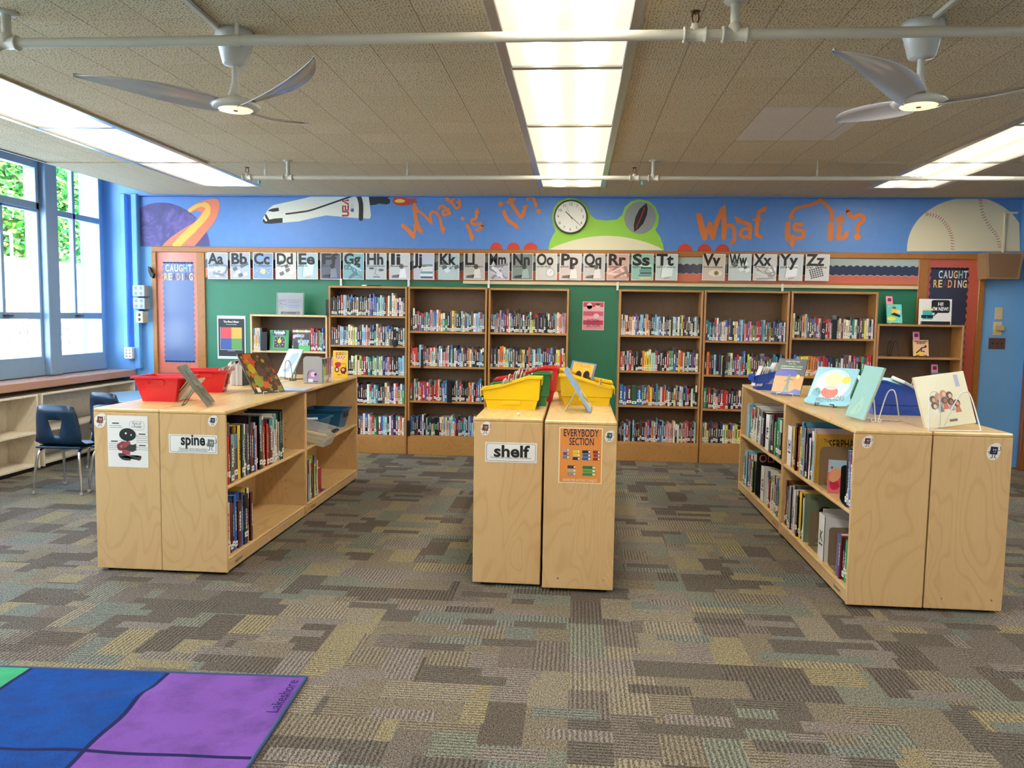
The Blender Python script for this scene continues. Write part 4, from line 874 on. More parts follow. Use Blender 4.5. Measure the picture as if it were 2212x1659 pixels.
def art_mood(m, w, h):
    m.rect(-w*.46, .03, w*.46, h*.93, -.001, S(34, 36, 42)); m.text('The Mood Meter', 0, h*.84, .03, -.0015, WHITE, bold=.02, width=w*.55); m.text('How are you feeling?', 0, h*.79, .016, -.0015, WHITE, width=w*.36)
    for i, (a, b, c) in enumerate(((-1, 1, (206, 70, 74)), (0, 1, (226, 164, 72)), (-1, 0, (54, 84, 150)), (0, 0, (92, 146, 84)))): m.rect(a*w*.37, h*.22+b*h*.255, (a+1)*w*.37, h*.475+b*h*.255, -.0015, S(*c))
    m.stroke([(-w*.39, h*.21), (-w*.39, h*.735)], .003, -.0015, WHITE); m.stroke([(-w*.39, h*.21), (w*.39, h*.21)], .003, -.0015, WHITE)
    m.bbox(-w*.13, w*.13, -.012, 0, h*.175, h*.195, .002, S(120, 128, 140))
p = wp(500, 775); sheet('mood_poster', 'black Mood Meter poster with red, yellow, blue and green squares on the chalkboard', 'poster', (wp(501, 700)[0], YW-.016, wp(500, 775)[1]), wp(531, 700)[0]-wp(470, 700)[0], wp(500, 682)[1]-wp(500, 775)[1], art_mood, (206, 214, 226))
def art_fic(m, w, h):
    for k in range(6): m.rect(-w*.46, h*(.03+.157*k), w*.46, h*(.03+.157*(k+1)), -.001-.0001*k, S(*[(230, 150, 168), (206, 52, 96), (236, 170, 184), (222, 90, 128), (240, 186, 196), (214, 70, 110)][k]))
    m.disc(-w*.18, h*.84, .03, .034, -.0018, S(232, 226, 222)); m.poly([(-w*.34, h*.72), (-w*.04, h*.76), (-w*.06, h*.86), (-w*.3, h*.86)], -.0018, S(232, 226, 222)); m.disc(w*.2, h*.86, .026, .024, -.0018, S(232, 214, 190)); m.disc(w*.2, h*.9, .026, .012, -.002, S(90, 70, 60)); m.disc(w*.14, h*.5, .03, .026, -.0018, S(236, 206, 214))
    m.text('FICTION', 0, h*.27, .05, -.002, S(80, 26, 56), bold=.01, width=w*.55); m.text('SECTION', 0, h*.11, .05, -.002, S(100, 40, 70), bold=.01, width=w*.6)
sheet('section_poster', 'pink striped FICTION SECTION poster with a ghost on the green board', 'poster', (wp(1281, 700)[0], YW-.016, wp(1281, 713)[1]), .232, .305, art_fic, (222, 204, 204))
# ---------------------------------------------------------------- display easels
def easel(label, loc, rz, w, h, matr, wire=.0022, tilt=.3, lip=.03, style=0):
    """bent wire book easel: two loops rising at the front, legs running back"""
    t = thing('book_easel', label, 'book easel', loc, rz)
    b = h*math.tan(tilt); m = MB()
    o_ = .022
    for s in (-1, 1):
        m.tube(smooth_pts([(s*w*.5, -.008, .020), (s*w*.5, -.008, wire), (s*w*.5, o_, wire), (s*w*.47, o_+b*.5, h*.5), (s*w*.36, o_+b*.95, h*.93), (s*w*.25, o_+b, h), (s*w*.14, o_+b*.95+.01, h*.93), (s*w*.1, o_+b*.5+.04, h*.5), (s*w*.08, o_+b*1.0+.06, wire)], 3), wire, 6)
    m.tube([(-w*.08, o_+b+.06, wire), (w*.08, o_+b+.06, wire)], wire, 6); m.tube([(-w*.5, -.008, .020), (-w*.5+.03, -.008, .020)], wire, 6); m.tube([(w*.5, -.008, .020), (w*.5-.03, -.008, .020)], wire, 6)
    m.build('wire_frame', matr, t); return t
def tall_easel(label, loc, rz, w, h, matr, wire=.003):
    """two arches leaning together, joined at the front lip"""
    t = thing('book_easel', label, 'book easel', loc, rz); m = MB()
    for s in (-1, 1):
        c_ = s*w*.28; hw = w*.13
        m.tube(smooth_pts([(c_-hw*s*1.9, -.015, wire), (c_-hw*s*.9, .035, h*.8), (c_, .045, h), (c_+hw*s*.9, .05, h*.85), (c_+hw*s*1.6, .11, wire)], 5), wire, 6)
        m.tube([(c_+hw*s*1.6, .11, wire), (c_+hw*s*1.6-s*.02, .112, wire)], wire, 6)
    m.tube([(-w*.03, -.015, wire), (w*.03, -.015, wire)], wire, 6)
    for s in (-1, 1): m.tube([(s*w*.03, -.015, wire), (s*w*.12, -.04, wire), (s*w*.12, -.045, .02)], wire, 6)
    m.tube([(-w*.28-w*.2, .11, wire), (w*.28+w*.2, .11, wire)], wire, 6)
    m.build('wire_frame', matr, t); return t
# right short bookcase: books and sign
z7 = s7_[2]
def tagstrip(t, w, h): m = MB(); m.box(-w*.5, -w*.5+.065, .004, .006, h-.01, h+.085, S(236, 148, 176)); m.rect(-w*.5+.016, h+.03, -w*.5+.052, h+.065, .0035, S(110, 26, 64)); m.build('bookmark_tag', PRINT, t)
def art_robot(m, w, h):
    m.disc(0, h*.78, .02, .02, -.0008, S(120, 110, 90)); m.rect(-.025, h*.5, .03, h*.74, -.0009, S(232, 206, 70)); m.poly([(-.04, h*.45), (.05, h*.3), (.06, h*.4), (0, h*.55)], -.001, S(40, 36, 40)); m.disc(.045, h*.6, .018, .022, -.001, S(226, 210, 200)); m.disc(-.03, h*.22, .045, .022, -.001, S(236, 224, 60)); m.disc(-.05, h*.88, .012, .008, -.001, S(220, 180, 200))
p = at(1931, 701, 'y', 8.42); t = cover_book('display_book', 'aqua book with yellow robot cover on top of the right short bookcase', (p.x, 8.40, z7+.012), .15, .2, .016, (110, 206, 196), art_robot, tilt=.3, tail=.02); tagstrip(t, .15, .2)
easel('white wire easel under the aqua robot book on the right short bookcase', (p.x, 8.40, z7), 0, .1, .12, WIREW)
def art_new(m, w, h):
    m.poly(rrect(-w*.12, h*.46, w*.44, h*.96, .02), -.001, BLACK); m.poly([(-w*.0, h*.48), (w*.1, h*.48), (-w*.04, h*.33)], -.001, BLACK)
    m.text('HI!', w*.16, h*.74, .05, -.0015, WHITE, bold=.03, width=w*.16); m.text("I'M NEW!", w*.16, h*.55, .05, -.0015, WHITE, bold=.03, width=w*.47)
    m.rect(-w*.38, h*.2, -w*.08, h*.55, -.001, S(76, 170, 176)); m.rect(-w*.38, h*.55, -w*.08, h*.63, -.0012, S(230, 226, 150)); m.rect(-w*.42, h*.25, -w*.26, h*.36, -.0015, BLACK); m.rect(-w*.24, h*.25, -w*.06, h*.36, -.0015, BLACK); m.rect(-w*.42, h*.33, -w*.02, h*.37, -.0015, BLACK)
p = at(2019, 701, 'y', 8.42); t = sheet('sign_holder', "white HI! I'M NEW! sign on top of the right short bookcase", 'sign', (p.x, 8.42, z7+.001), wp(2056, 690, 8.42)[0]-wp(1985, 690, 8.42)[0], .26, art_new, (230, 230, 228), tilt=.05)
m = MB(); m.bbox(-.14, .14, -.03, .05, 0, .032, .004); m.build('sign_base', BEK, t)
z71 = s7_[3][0]
for px, zz, lab in ((1929, z71, 'empty black wire easel on the middle shelf of the right short bookcase'),):
    p = at(px, 770, 'y', 8.42); easel(lab, (p.x, 8.40, z71), 0, .11, .155, WIREB, .003, .12)
def art_kenya(m, w, h):
    m.text('SURVIVOR DIARIES', 0, h*.86, .02, -.0009, S(60, 24, 20), bold=.03, width=w*.85); m.text('IN KENYA', 0, h*.74, .03, -.0009, S(70, 24, 20), bold=.03, width=w*.55)
    m.disc(-w*.1, h*.12, .05, .02, -.0007, S(240, 200, 50)); m.stroke([(-w*.3, h*.2), (-w*.1, h*.35), (w*.05, h*.5), (w*.25, h*.55)], .014, -.0009, S(80, 30, 30)); m.stroke([(w*.05, h*.5), (w*.0, h*.3), (w*.2, h*.28)], .013, -.0009, S(80, 30, 30)); m.disc(w*.3, h*.6, .012, .014, -.001, S(80, 30, 30)); m.rect(-w*.5, 0, w*.5, h*.1, -.0006, S(236, 190, 190))
p = at(1988, 770, 'y', 8.42); t = cover_book('display_book', 'tan book with a running figure on the middle shelf of the right short bookcase', (p.x, 8.40, z71+.012), .15, .165, .014, (230, 186, 140), art_kenya, tilt=.2); tagstrip(t, .15, .165)
easel('black wire easel holding the tan running figure book', (p.x, 8.40, z71), 0, .1, .1, WIREB, .003)
def art_bat(m, w, h): m.text('A Boy Called', 0, h*.8, .025, -.0009, S(210, 226, 226), shear=.2, width=w*.75); m.text('BAT', 0, h*.66, .035, -.0009, S(220, 232, 230), bold=.02, width=w*.35); m.disc(0, h*.3, .04, .03, -.0008, S(40, 70, 80))
p = at(2027, 849, 'y', 8.42); t = cover_book('display_book', 'teal book titled A Boy Called Bat on the lower shelf of the right short bookcase', (p.x, 8.40, s7_[3][1]+.001), .15, .21, .014, (64, 130, 142), art_bat, tilt=.15); tagstrip(t, .15, .21)
p = at(1979, 849, 'y', 8.42); easel('empty white wire easel low in the right short bookcase behind the blue bin', (p.x, 8.35, s7_[3][1]), 0, .14, .15, WIREW, .003, .12)
# ---------------------------------------------------------------- low birch cabinets
HC = .945
def low_cabinet(label, x0, x1, y0, y1, face, mid=.515, bot=.10, plate=False):
    """15 inch deep shelf unit; face = +1 opens towards +x, -1 towards -x, 0 closed block"""
    t = thing('low_bookcase', label, 'bookcase', ((x0+x1)/2, (y0+y1)/2, 0)); hw, hl = (x1-x0)/2, (y1-y0)/2; T = .02; z0 = .018
    m = MB(); m.bbox(-hw-.0004, hw+.0004, -hl, hl, HC-.022, HC, .006); m.build('top_panel', BIRCH_TOP, t)
    for a, b in ((-hl+.001, -hl+T), (hl-T, hl-.001)): m = MB(); m.bbox(-hw, hw, a, b, z0, HC-.022, .003); m.build('side_panel', BIRCH, t)
    f = face or 1; bk = -hw*f
    m = MB(); m.box(min(bk, bk+f*.012), max(bk, bk+f*.012), -hl+T, hl-T, bot-.02, HC-.022); m.build('back_panel', BIRCH, t)
    a, b = sorted((bk+f*.012, hw*f))
    m = MB(); m.bbox(a, b, -hl+T, hl-T, mid-.02, mid, .005); m.build('shelf', BIRCH_TOP, t)
    m = MB(); m.bbox(a, b, -hl+T, hl-T, bot-.02, bot, .005); m.build('bottom_shelf', BIRCH_TOP, t)
    m = MB(); q = sorted((hw*f-f*.022, hw*f-f*.004)); m.bbox(q[0], q[1], -hl+T, hl-T, z0+.003, bot-.022, .003); m.build('kick_board', BIRCH, t)
    m = MB()
    for i in (-1, 1):
        for j in (-1, 1): m.tube([(i*(hw-.05), j*(hl-.05), 0), (i*(hw-.05), j*(hl-.05), z0+.06)], .016, 10)
        m.tube([(i*(hw-.05), hl-.05, .02), (i*(hw-.05), hl-.03, .02)], .004, 6)
    m.build('glide_feet', BEK, t)
    for j in (-1, 1):
        m = MB()
        for q in (-.3, .25):
            for k in range(9): yy = j*(hl-T-.0008); m.add([(q*hw+.004*math.cos(a_*PI/3), yy, .22+k*.06+.004*math.sin(a_*PI/3)) for a_ in range(6)], [tuple(range(6)) if j > 0 else tuple(range(6))[::-1]], S(90, 70, 44))
        m.build('peg_holes', PRINT, t)
    if plate: m = MB(); m.text('CHILDCRAFT', 0, 0, .02, 0, INK, bold=.02, width=.11); o = m.build('maker_mark', PRINT, t, (hw*f-f*.004+f*.001, -hl+.16, .045), (0, 0, PI/2*f))
    return t
CAB = [('end', -2.722, -2.336, 4.262, 5.585, -1), ('x', -2.722, -2.336, 5.590, 6.955, -1), ('x', -2.334, -1.948, 4.262, 5.585, 1), ('x', -2.334, -1.948, 5.590, 6.955, 1),
       ('x', -.548, -.172, 4.286, 5.61, -1), ('x', -.548, -.172, 5.615, 6.93, -1), ('x', -.158, .228, 4.243, 5.565, 1), ('x', -.158, .228, 5.57, 6.89, 1),
       ('x', 1.440, 1.826, 4.18, 5.562, -1), ('x', 1.440, 1.826, 5.568, 6.99, -1), ('x', 1.834, 2.222, 4.18, 5.562, 1), ('x', 1.834, 2.222, 5.568, 6.99, 1)]
LABC = ['birch cabinet whose end panel carries the Parts of a Reader sheet, leftmost of all', 'birch cabinet under the red bins, behind the leftmost cabinet, toward the wall', 'birch cabinet with the spine sign on its end, books on two shelves', 'birch cabinet holding blue bins and a clear tub, behind the spine sign cabinet',
        'birch cabinet with the shelf sign on its end, under a yellow bin', 'birch cabinet behind the shelf sign cabinet, under the red bin', 'birch cabinet with the orange EVERYBODY SECTION poster on its end', 'birch cabinet behind the EVERYBODY SECTION cabinet, toward the wall',
        'birch cabinet of picture books facing the centre aisle, nearer of the right pair', 'birch cabinet of picture books facing the centre aisle, farther of the right pair', 'birch cabinet at the far right front with a navy sticker and screws on its end', 'birch cabinet behind the rightmost front cabinet under the blue bin']
for (n_, x0, x1, y0, y1, f), lb in zip(CAB, LABC): low_cabinet(lb, x0, x1, y0, y1, f, plate=f == 1 or x0 == 1.440)
# screws on the end panel at the right
for cx_, cy_, w in ((-.158, 4.243, .386), (1.834, 4.18, .388)):
    for u in (.22, .86):
        m = MB(); m.disc(0, 0, .005, .005, 0, S(216, 200, 160), 12); tag(m.build('screw_head', STEEL, loc=(cx_+w*u, cy_-.001, .075)), 'small screw head, %s of two low on the end panel of the %s' % ('left' if u < .5 else 'right', 'poster cabinet' if cx_ < 0 else 'rightmost cabinet'), 'screw')
# ---------------------------------------------------------------- books on the low cabinets
def side_row(spec, y_start, y_end, xf, z, face, where, grp, hh, dd=(.2, .27), lean=0, W_=None):
    """books with spines facing the aisle. face +1: aisle on +x (order runs away from camera); face -1: aisle on -x (order runs towards camera)"""
    bk = parse(spec); tot = sum(b[1] for b in bk); Y = y_start; span = y_end-y_start
    for n, (code, wd, up_) in enumerate(bk):
        w = abs(wd/tot*span); h = rb.uniform(*hh)+(.03 if up_ else 0); d = rb.uniform(*dd)
        t = thing('picture_book', '%s picture book, %s %s' % (PAL[code][1], ordn(n), where), 'book', (xf-face*rb.uniform(.012, .03), Y, z+.0005+abs(lean)*w), 0, grp)
        t.rotation_euler = (Matrix.Rotation(PI/2*face, 3, 'Z') @ Matrix.Rotation(lean, 3, 'Y')).to_euler()
        m = MB(); s_ = rb.random()*1e6
        mm = MB(); book_mesh(mm, w-.0008, d, h, code, random.Random(s_), detail=1, sticker=False)
        mm.build('cover', JACKET, t)
        zl = rb.choice([.012, .02, .03, .045])
        if rb.random() < .78: m.box(w*.1, w*.9, -.0026, .003, zl, zl+.03, S(234, 232, 226)); m.box(w*.3, w*.7, -.003, -.0026, zl+.01, zl+.02, S(130, 130, 132)); m.build('spine_label', PRINT, t)
        Y += w if span > 0 else -w
XL = -1.948; XRt = 1.440
side_row('k4 r4 o3 d6 B4 d7 y6 f5 w6 d5 k5 m5 b4 c4 p3 k6 B5 e4 o4 r5 m9 w5 w5 e5 s4 f4 k3', 4.29, 5.17, XL, .515, 1, 'from near end, upper shelf beside the spine sign', 'books on the spine cabinet upper shelf', (.25, .36), (.2, .25))
side_row('e12 m5 k4 b6 m8 b4 n9 y4 m5', 4.29, 4.66, XL, .10, 1, 'from near end, lower shelf beside the spine sign', 'books on the spine cabinet lower shelf', (.27, .34))
side_row('p5 t5 c4 b4 e4 y5 m4 l4 w4 n4 e4', 5.62, 5.90, XL, .10, 1, 'from near end, lower shelf of the far left cabinet', 'books on the far left cabinet lower shelf', (.21, .33), (.16, .24))
cover_spec = cover_book('picture_book', 'small red book at the right end of the far left lower shelf', (XL-.02, 5.935, .1015), .11, .2, .05, (170, 34, 38), None, PI/2, 0)
bookend('bookend', (XL-.02, 6.0, .1015), PI/2, .13, .02, 'blue steel bookend foot lying on the lower shelf beside the small red book', BEB, L=.12)
side_row('s3 c3 t4 w4 w4 k3 w4 k4', 6.86, 6.26, XRt, .515, -1, 'from far end, upper shelf left of the F divider', 'picture books left of the F divider', (.26, .31), (.2, .27), .05)
side_row('f4 m3 g4 g6 k4', 6.02, 5.72, XRt, .515, -1, 'right of the F divider on the upper shelf', 'picture books right of the F divider', (.23, .3), (.2, .27))
side_row('s3 t4 c4 b4 r4 w4 w3 d3', 6.90, 6.50, XRt, .10, -1, 'from far end, lower shelf left of the black bookend', 'picture books left of the black bookend', (.24, .3), (.2, .27))
side_row('w3 m4 r4 w4 k3 e5 s6 s5 t5 y5 e4', 6.07, 5.61, XRt, .10, -1, 'right of the G divider on the lower shelf', 'picture books right of the G divider', (.2, .28), (.2, .27))
side_row('y5 k10 m4 r6 y5 e4 t7^ b7^ s5 u6 n6 w6 c7', 5.40, 4.96, XRt, .515, -1, 'right of the H divider on the upper shelf', 'picture books right of the H divider', (.25, .31), (.22, .28))
side_row('B4 m6 k4 s6 d6 w7 e5 k5 y6 r4 w4', 5.52, 5.08, XRt, .10, -1, 'from the far end on the near lower shelf', 'picture books left of the tan bookend', (.25, .31), (.22, .27))
side_row('k4 c6 b6 b8', 4.36, 4.22, XRt, .515, -1, 'at the near end of the right-hand upper shelf', 'picture books at the near end of the upper shelf', (.26, .3), (.2, .27), -.04)
side_row('u9 m4 k5 g5 n6 b6', 4.43, 4.21, XRt, .10, -1, 'at the near end of the right-hand lower shelf', 'picture books at the near end of the lower shelf', (.22, .28), (.2, .25), .03)
def divider(letter, Y, z, label):
    t = thing('shelf_divider', label, 'shelf divider', (XRt+.02, Y, z+.001)); w = .11; h = .27; m = MB()
    prof = [(0, 0), (.26, 0), (.26, h*.55), (.2, h*.8), (.1, h*.95), (0, h)]
    for a in (0, w-.003): m.add([(p[0], -a, p[1]) for p in prof]+[(p[0], -a-.003, p[1]) for p in prof], [tuple(range(6))[::-1], tuple(range(6, 12))]+[(i, (i+1) % 6, 6+(i+1) % 6, 6+i) for i in range(6)], S(226, 226, 228))
    m.box(0, .003, -w, 0, 0, h, S(230, 230, 232)); m.build('divider_body', PRINT, t)
    m = MB(); c = S(30, 44, 110) if letter in 'FH' else (S(36, 84, 40) if letter == 'K' else S(40, 40, 60)); m.text(letter, w*.5, h*.42, .085, -.0006, c, bold=.03, width=w*.5); m.rect(w*.2, h*.32, w*.8, h*.36, -.0006, c); m.build('lettering', PRINT, t, (0, 0, 0), (0, 0, -PI/2))
divider('F', 6.16, .515, 'white shelf divider lettered F on the upper shelf of the far right cabinet')
divider('G', 6.25, .10, 'white shelf divider lettered G on the lower shelf of the far right cabinet')
divider('H', 5.53, .515, 'white shelf divider lettered H on the upper shelf of the near right cabinet')
divider('K', 4.76, .10, 'white shelf divider lettered K on the lower shelf of the near right cabinet')
# face-out picture books stand across the shelf, covers towards the camera
def art_olivia(m, w, h): m.text('OLIVIA', 0, h*.78, .09, -.001, S(206, 120, 110), bold=.01, width=w*.9); m.disc(0, h*.35, .05, .03, -.001, S(210, 206, 200))
cover_book('picture_book', 'black picture book titled OLIVIA standing across the far lower shelf', (XRt+.17, 6.46, .1015), .27, .33, .014, (24, 22, 26), art_olivia)
bookend('bookend', (XRt+.02, 6.42, .1015), -PI/2, .17, .22, 'black steel bookend in front of the OLIVIA book', BEK, True)
def art_alpha(m, w, h): m.text('The', -w*.28, h*.83, .035, -.001, INK, width=w*.12); m.text('SERPHAM', w*.12, h*.72, .08, -.001, INK, bold=.01, width=w*.66, rot=.06); m.disc(.02, h*.3, .05, .07, -.001, S(90, 90, 80))
cover_book('picture_book', 'mustard yellow picture book behind the tan bookend on the upper right shelf', (XRt+.16, 4.90, .5165), .27, .30, .016, (196, 154, 60), art_alpha)
cover_book('picture_book', 'pale pink picture book behind the mustard yellow one', (XRt+.17, 4.925, .5165), .29, .33, .012, (206, 184, 180), None)
bookend('bookend', (XRt+.03, 4.84, .5165), -PI/2, .2, .235, 'tan steel bookend on the upper shelf before the mustard book', BET, True)
def art_party(m, w, h):
    m.rect(-w*.5, h*.62, w*.5, h, -.0006, S(170, 206, 226)); r = random.Random(3)
    for k in range(7): m.poly([(-w*.45+k*w*.14, h*.8-.02*math.sin(k)), (-w*.37+k*w*.14, h*.8-.02*math.sin(k)), (-w*.41+k*w*.14, h*.7)], -.001, S(*[(210, 50, 50), (40, 60, 130), (230, 180, 60)][k % 3]))
    for k, (a, b, c) in enumerate(((-.3, .32, (200, 40, 80)), (-.1, .42, (230, 90, 110)), (.18, .3, (240, 120, 60)), (.34, .5, (120, 60, 50)), (.2, .62, (60, 36, 30)), (-.32, .55, (240, 170, 130)))): m.disc(a*w, b*h, .03, .045, -.0012-.0001*k, S(*c), rot=r.uniform(-.5, .5))
cover_book('picture_book', 'small bright picture book with bunting on its cover, face-out on the upper right shelf', (XRt+.12, 4.62, .5165), .2, .19, .012, (226, 120, 130), art_party, rz=-.15)
bookend('bookend', (XRt+.02, 4.42, .5165), -PI/2-.12, .15, .2, 'black steel bookend beside the blue books at the near upper shelf end', BEK, False)
def art_green(m, w, h): m.text('The', -w*.3, h*.88, .03, -.001, INK); m.disc(0, h*.62, .045, .04, -.001, S(50, 32, 26)); m.disc(0, h*.5, .035, .045, -.0012, S(120, 76, 56)); m.rect(-w*.2, h*.1, w*.2, h*.35, -.001, S(220, 200, 140))
cover_book('picture_book', 'sage green picture book with a dark-haired child on the near lower shelf', (XRt+.15, 5.06, .1015), .25, .31, .012, (120, 136, 112), art_green)
bookend('bookend', (XRt+.03, 4.98, .1015), -PI/2, .19, .22, 'tan steel bookend on the lower shelf before the sage green book', BET, True)
def art_th(m, w, h): m.text('EARTH!', w*.05, h*.5, .09, -.001, INK, bold=.03, width=w*.9, rot=.5)
cover_book('picture_book', 'grey picture book with large black letters behind the K divider', (XRt+.2, 4.84, .1015), .26, .27, .012, (196, 198, 198), art_th)
bookend('bookend', (XRt+.03, 4.60, .1015), -PI/2, .19, .22, 'tan steel bookend just right of the K divider on the lower shelf', BET, False)
# ---------------------------------------------------------------- signs and stickers on the cabinet ends
def end_sheet(name, label, cat, px0, py0, px1, py1, yplane, art, c=(232, 230, 228), mat_=None, th_=.0015):
    a = at((px0+px1)/2, py1, 'y', yplane); b = at((px0+px1)/2, py0, 'y', yplane); l = at(px0, (py0+py1)/2, 'y', yplane).x; r = at(px1, (py0+py1)/2, 'y', yplane).x
    return sheet(name, label, cat, ((l+r)/2, yplane-th_-.0005, a.z), r-l, b.z-a.z, art, c, mat_, th_=th_)
YA, YC, YD, YE_ = 4.263, 4.287, 4.244, 4.181
def art_reader(m, w, h):
    G_ = S(96, 98, 102)
    m.poly(rrect(w*.05, h*.73, w*.42, h*.9, .02), -.0008, G_); m.poly(rrect(w*.056, h*.735, w*.414, h*.895, .018), -.001, S(234, 232, 230)); m.text('Parts of', w*.235, h*.83, .024, -.0014, INK, width=w*.21); m.text('a Reader', w*.235, h*.77, .024, -.0014, INK, width=w*.26)
    for x_, z_, n_ in ((-.29, .84, 2), (-.33, .49, 4), (.36, .64, 4), (.36, .42, 2)):
        m.rect(x_*w-.02, z_*h, x_*w+.02, z_*h+.006, -.001, INK)
        for k in range(n_): m.rect(x_*w-.034, z_*h-.012-k*.011, x_*w+.034, z_*h-.0095-k*.011, -.001, S(150, 150, 154))
    for a, b in (((-.22, .81), (-.1, .75)), ((-.22, .51), (-.06, .51)), ((.27, .63), (.2, .6)), ((.26, .41), (.18, .38))): m.stroke([(a[0]*w, a[1]*h), (b[0]*w, b[1]*h)], .0012, -.001, G_, round_=False)
    m.disc(-.0, h*.635, w*.205, h*.125, -.0014, S(24, 28, 30), 30); m.disc(-w*.04, h*.66,   .0055, .006, -.0018, WHITE, 12); m.disc(w*.09, h*.63, .004, .005, -.0018, WHITE, 12); m.disc(-.004, h*.585, .006, .005, -.0018, S(60, 20, 30), 12)
    m.stroke([(0, h*.53), (0, h*.5)], .01, -.0012, S(60, 40, 36))
    RD = S(156, 70, 74); m.poly([(-w*.16, h*.5), (w*.06, h*.5), (w*.08, h*.40), (w*.05, h*.24), (-w*.14, h*.24), (-w*.15, h*.38)], -.0014, RD)
    m.stroke(smooth_pts([(-w*.13, h*.47), (-w*.23, h*.42), (-w*.2, h*.35), (-w*.08, h*.36)], 4), .016, -.0015, S(120, 44, 50)); m.stroke(smooth_pts([(-w*.12, h*.46), (-w*.2, h*.41), (-w*.17, h*.37)], 4), .008, -.0018, RD)
    m.poly([(-.02, h*.36), (w*.05, h*.45), (w*.13, h*.44), (w*.21, h*.46), (w*.2, h*.34), (w*.12, h*.3), (w*.06, h*.31)], -.0018, S(50, 52, 52))
    m.poly(smooth_pts([(-w*.23, h*.27), (-w*.22, h*.2), (-w*.12, h*.14), (w*.05, h*.135), (w*.06, h*.17), (-w*.05, h*.19), (w*.1, h*.24), (w*.22, h*.2), (w*.31, h*.23), (w*.33, h*.2), (w*.28, h*.14), (w*.18, h*.16), (w*.06, h*.2), (-w*.1, h*.26)], 3, True), -.0016, S(56, 58, 56))
end_sheet('reader_sheet', 'white Parts of a Reader sheet with seated child drawing on the left end panel', 'sheet', 233, 898, 320, 1009, YA, art_reader)
def book_guy(m, x, z, s, c, lvl=-.001):
    """the little drawn book with arms and legs"""
    m.poly([(x-.36*s, z-.3*s), (x+.3*s, z-.34*s), (x+.36*s, z+.4*s), (x-.28*s, z+.44*s)], lvl, c); dk = tuple(v*.4 for v in c[:3])+(1,)
    m.stroke([(x-.36*s, z-.3*s), (x-.28*s, z+.44*s)], .07*s, lvl-.0003, dk)
    m.stroke([(x+.34*s, z+.02*s), (x+.6*s, z+.1*s), (x+.55*s, z+.45*s)], .06*s, lvl, dk); m.stroke([(x-.3*s, z+.0*s), (x-.55*s, z-.1*s), (x-.4*s, z-.22*s)], .06*s, lvl, dk)
    m.stroke([(x-.12*s, z-.3*s), (x-.16*s, z-.66*s), (x-.3*s, z-.68*s)], .07*s, lvl, dk); m.stroke([(x+.12*s, z-.3*s), (x+.05*s, z-.62*s), (x+.2*s, z-.68*s)], .07*s, lvl, dk)
    m.disc(x-.05*s, z+.12*s, .05*s, .08*s, lvl-.0006, WHITE, 10); m.disc(x+.14*s, z+.12*s, .05*s, .08*s, lvl-.0006, WHITE, 10); m.stroke([(x-.06*s, z-.08*s), (x+.04*s, z-.13*s), (x+.15*s, z-.07*s)], .03*s, lvl-.0006, WHITE)
def word_sign(word, small1, small2, fsz):
    def f(m, w, h):
        m.poly(rrect(-w*.475, h*.06, w*.475, h*.94, .012), -.0008, S(60, 62, 66)); m.poly(rrect(-w*.468, h*.075, w*.468, h*.925, .011), -.001, S(234, 234, 232))
        if word == 'spine': m.text(word, -.0, h*.45, .088, -.0014, BLACK, bold=.03, width=w*.5); book_guy(m, w*.37, h*.55, .055, S(110, 112, 114), -.0012)
        else: m.text(word, 0, h*.29, .09, -.0014, BLACK, bold=.03, width=w*.69)
        m.text(small1, 0, h*.2, .015, -.0013, INK, width=w*.78 if word != 'spine' else w*.58)
        if small2: m.text(small2, 0, h*.11, .015, -.0013, INK, width=w*.6)
    return f
end_sheet('word_sign', 'white laminated sign reading spine on the left cabinet end', 'sign', 365, 939, 470, 979, YA, word_sign('spine', 'The part of a book facing outward', 'on the shelf with the title and author', 1))
end_sheet('word_sign', 'white laminated sign reading shelf on the centre cabinet end', 'sign', 1048, 956, 1160, 999, YC, word_sign('shelf', 'Furniture used to place books in the library', '', 1))
def art_every(m, w, h):
    m.rect(-w*.475, h*.017, w*.475, h*.983, -.0008, S(224, 142, 66)); m.text('EVERYBODY', 0, h*.845, .056, -.0014, S(34, 24, 60), bold=.012, width=w*.8); m.text('SECTION', w*.02, h*.69, .056, -.0014, S(34, 24, 60), bold=.012, width=w*.56)
    m.text('BOOKS FOR ANYONE TO ENJOY!', 0, h*.035, .02, -.0014, S(240, 226, 206), bold=.005, width=w*.78)
    # plain generic stand-ins for the drawn animals: stacked books in the same colours
    for k, (a, b, s_, cs) in enumerate(((-.34, .44, .75, ((120, 116, 140), (96, 80, 90), (170, 160, 176))), (-.1, .42, .85, ((40, 44, 74), (226, 196, 80), (226, 196, 80))), (.13, .42, 1, ((44, 92, 160), (44, 92, 160), (30, 34, 60))), (.36, .42, .8, ((140, 40, 38), (150, 52, 46), (140, 40, 38))), (-.2, .14, 1, ((150, 140, 140), (180, 168, 150), (60, 50, 60))), (.2, .14, 1.6, ((50, 130, 70), (70, 150, 80), (40, 110, 60))))):
        for j, c in enumerate(cs): m.poly([(a*w-.022*s_+(j % 2)*.004, b*h+j*.019), (a*w+.022*s_+(j % 2)*.004, b*h+j*.019), (a*w+.021*s_, b*h+j*.019+.016), (a*w-.021*s_, b*h+j*.019+.016)], -.0012, S(*c)); m.rect(a*w+.012*s_, b*h+j*.019+.003, a*w+.021*s_, b*h+j*.019+.013, -.0014, S(238, 226, 200))
end_sheet('section_poster', 'orange EVERYBODY SECTION poster on the centre cabinet end', 'poster', 1207, 924, 1301, 1044, YD, art_every, (240, 224, 190))
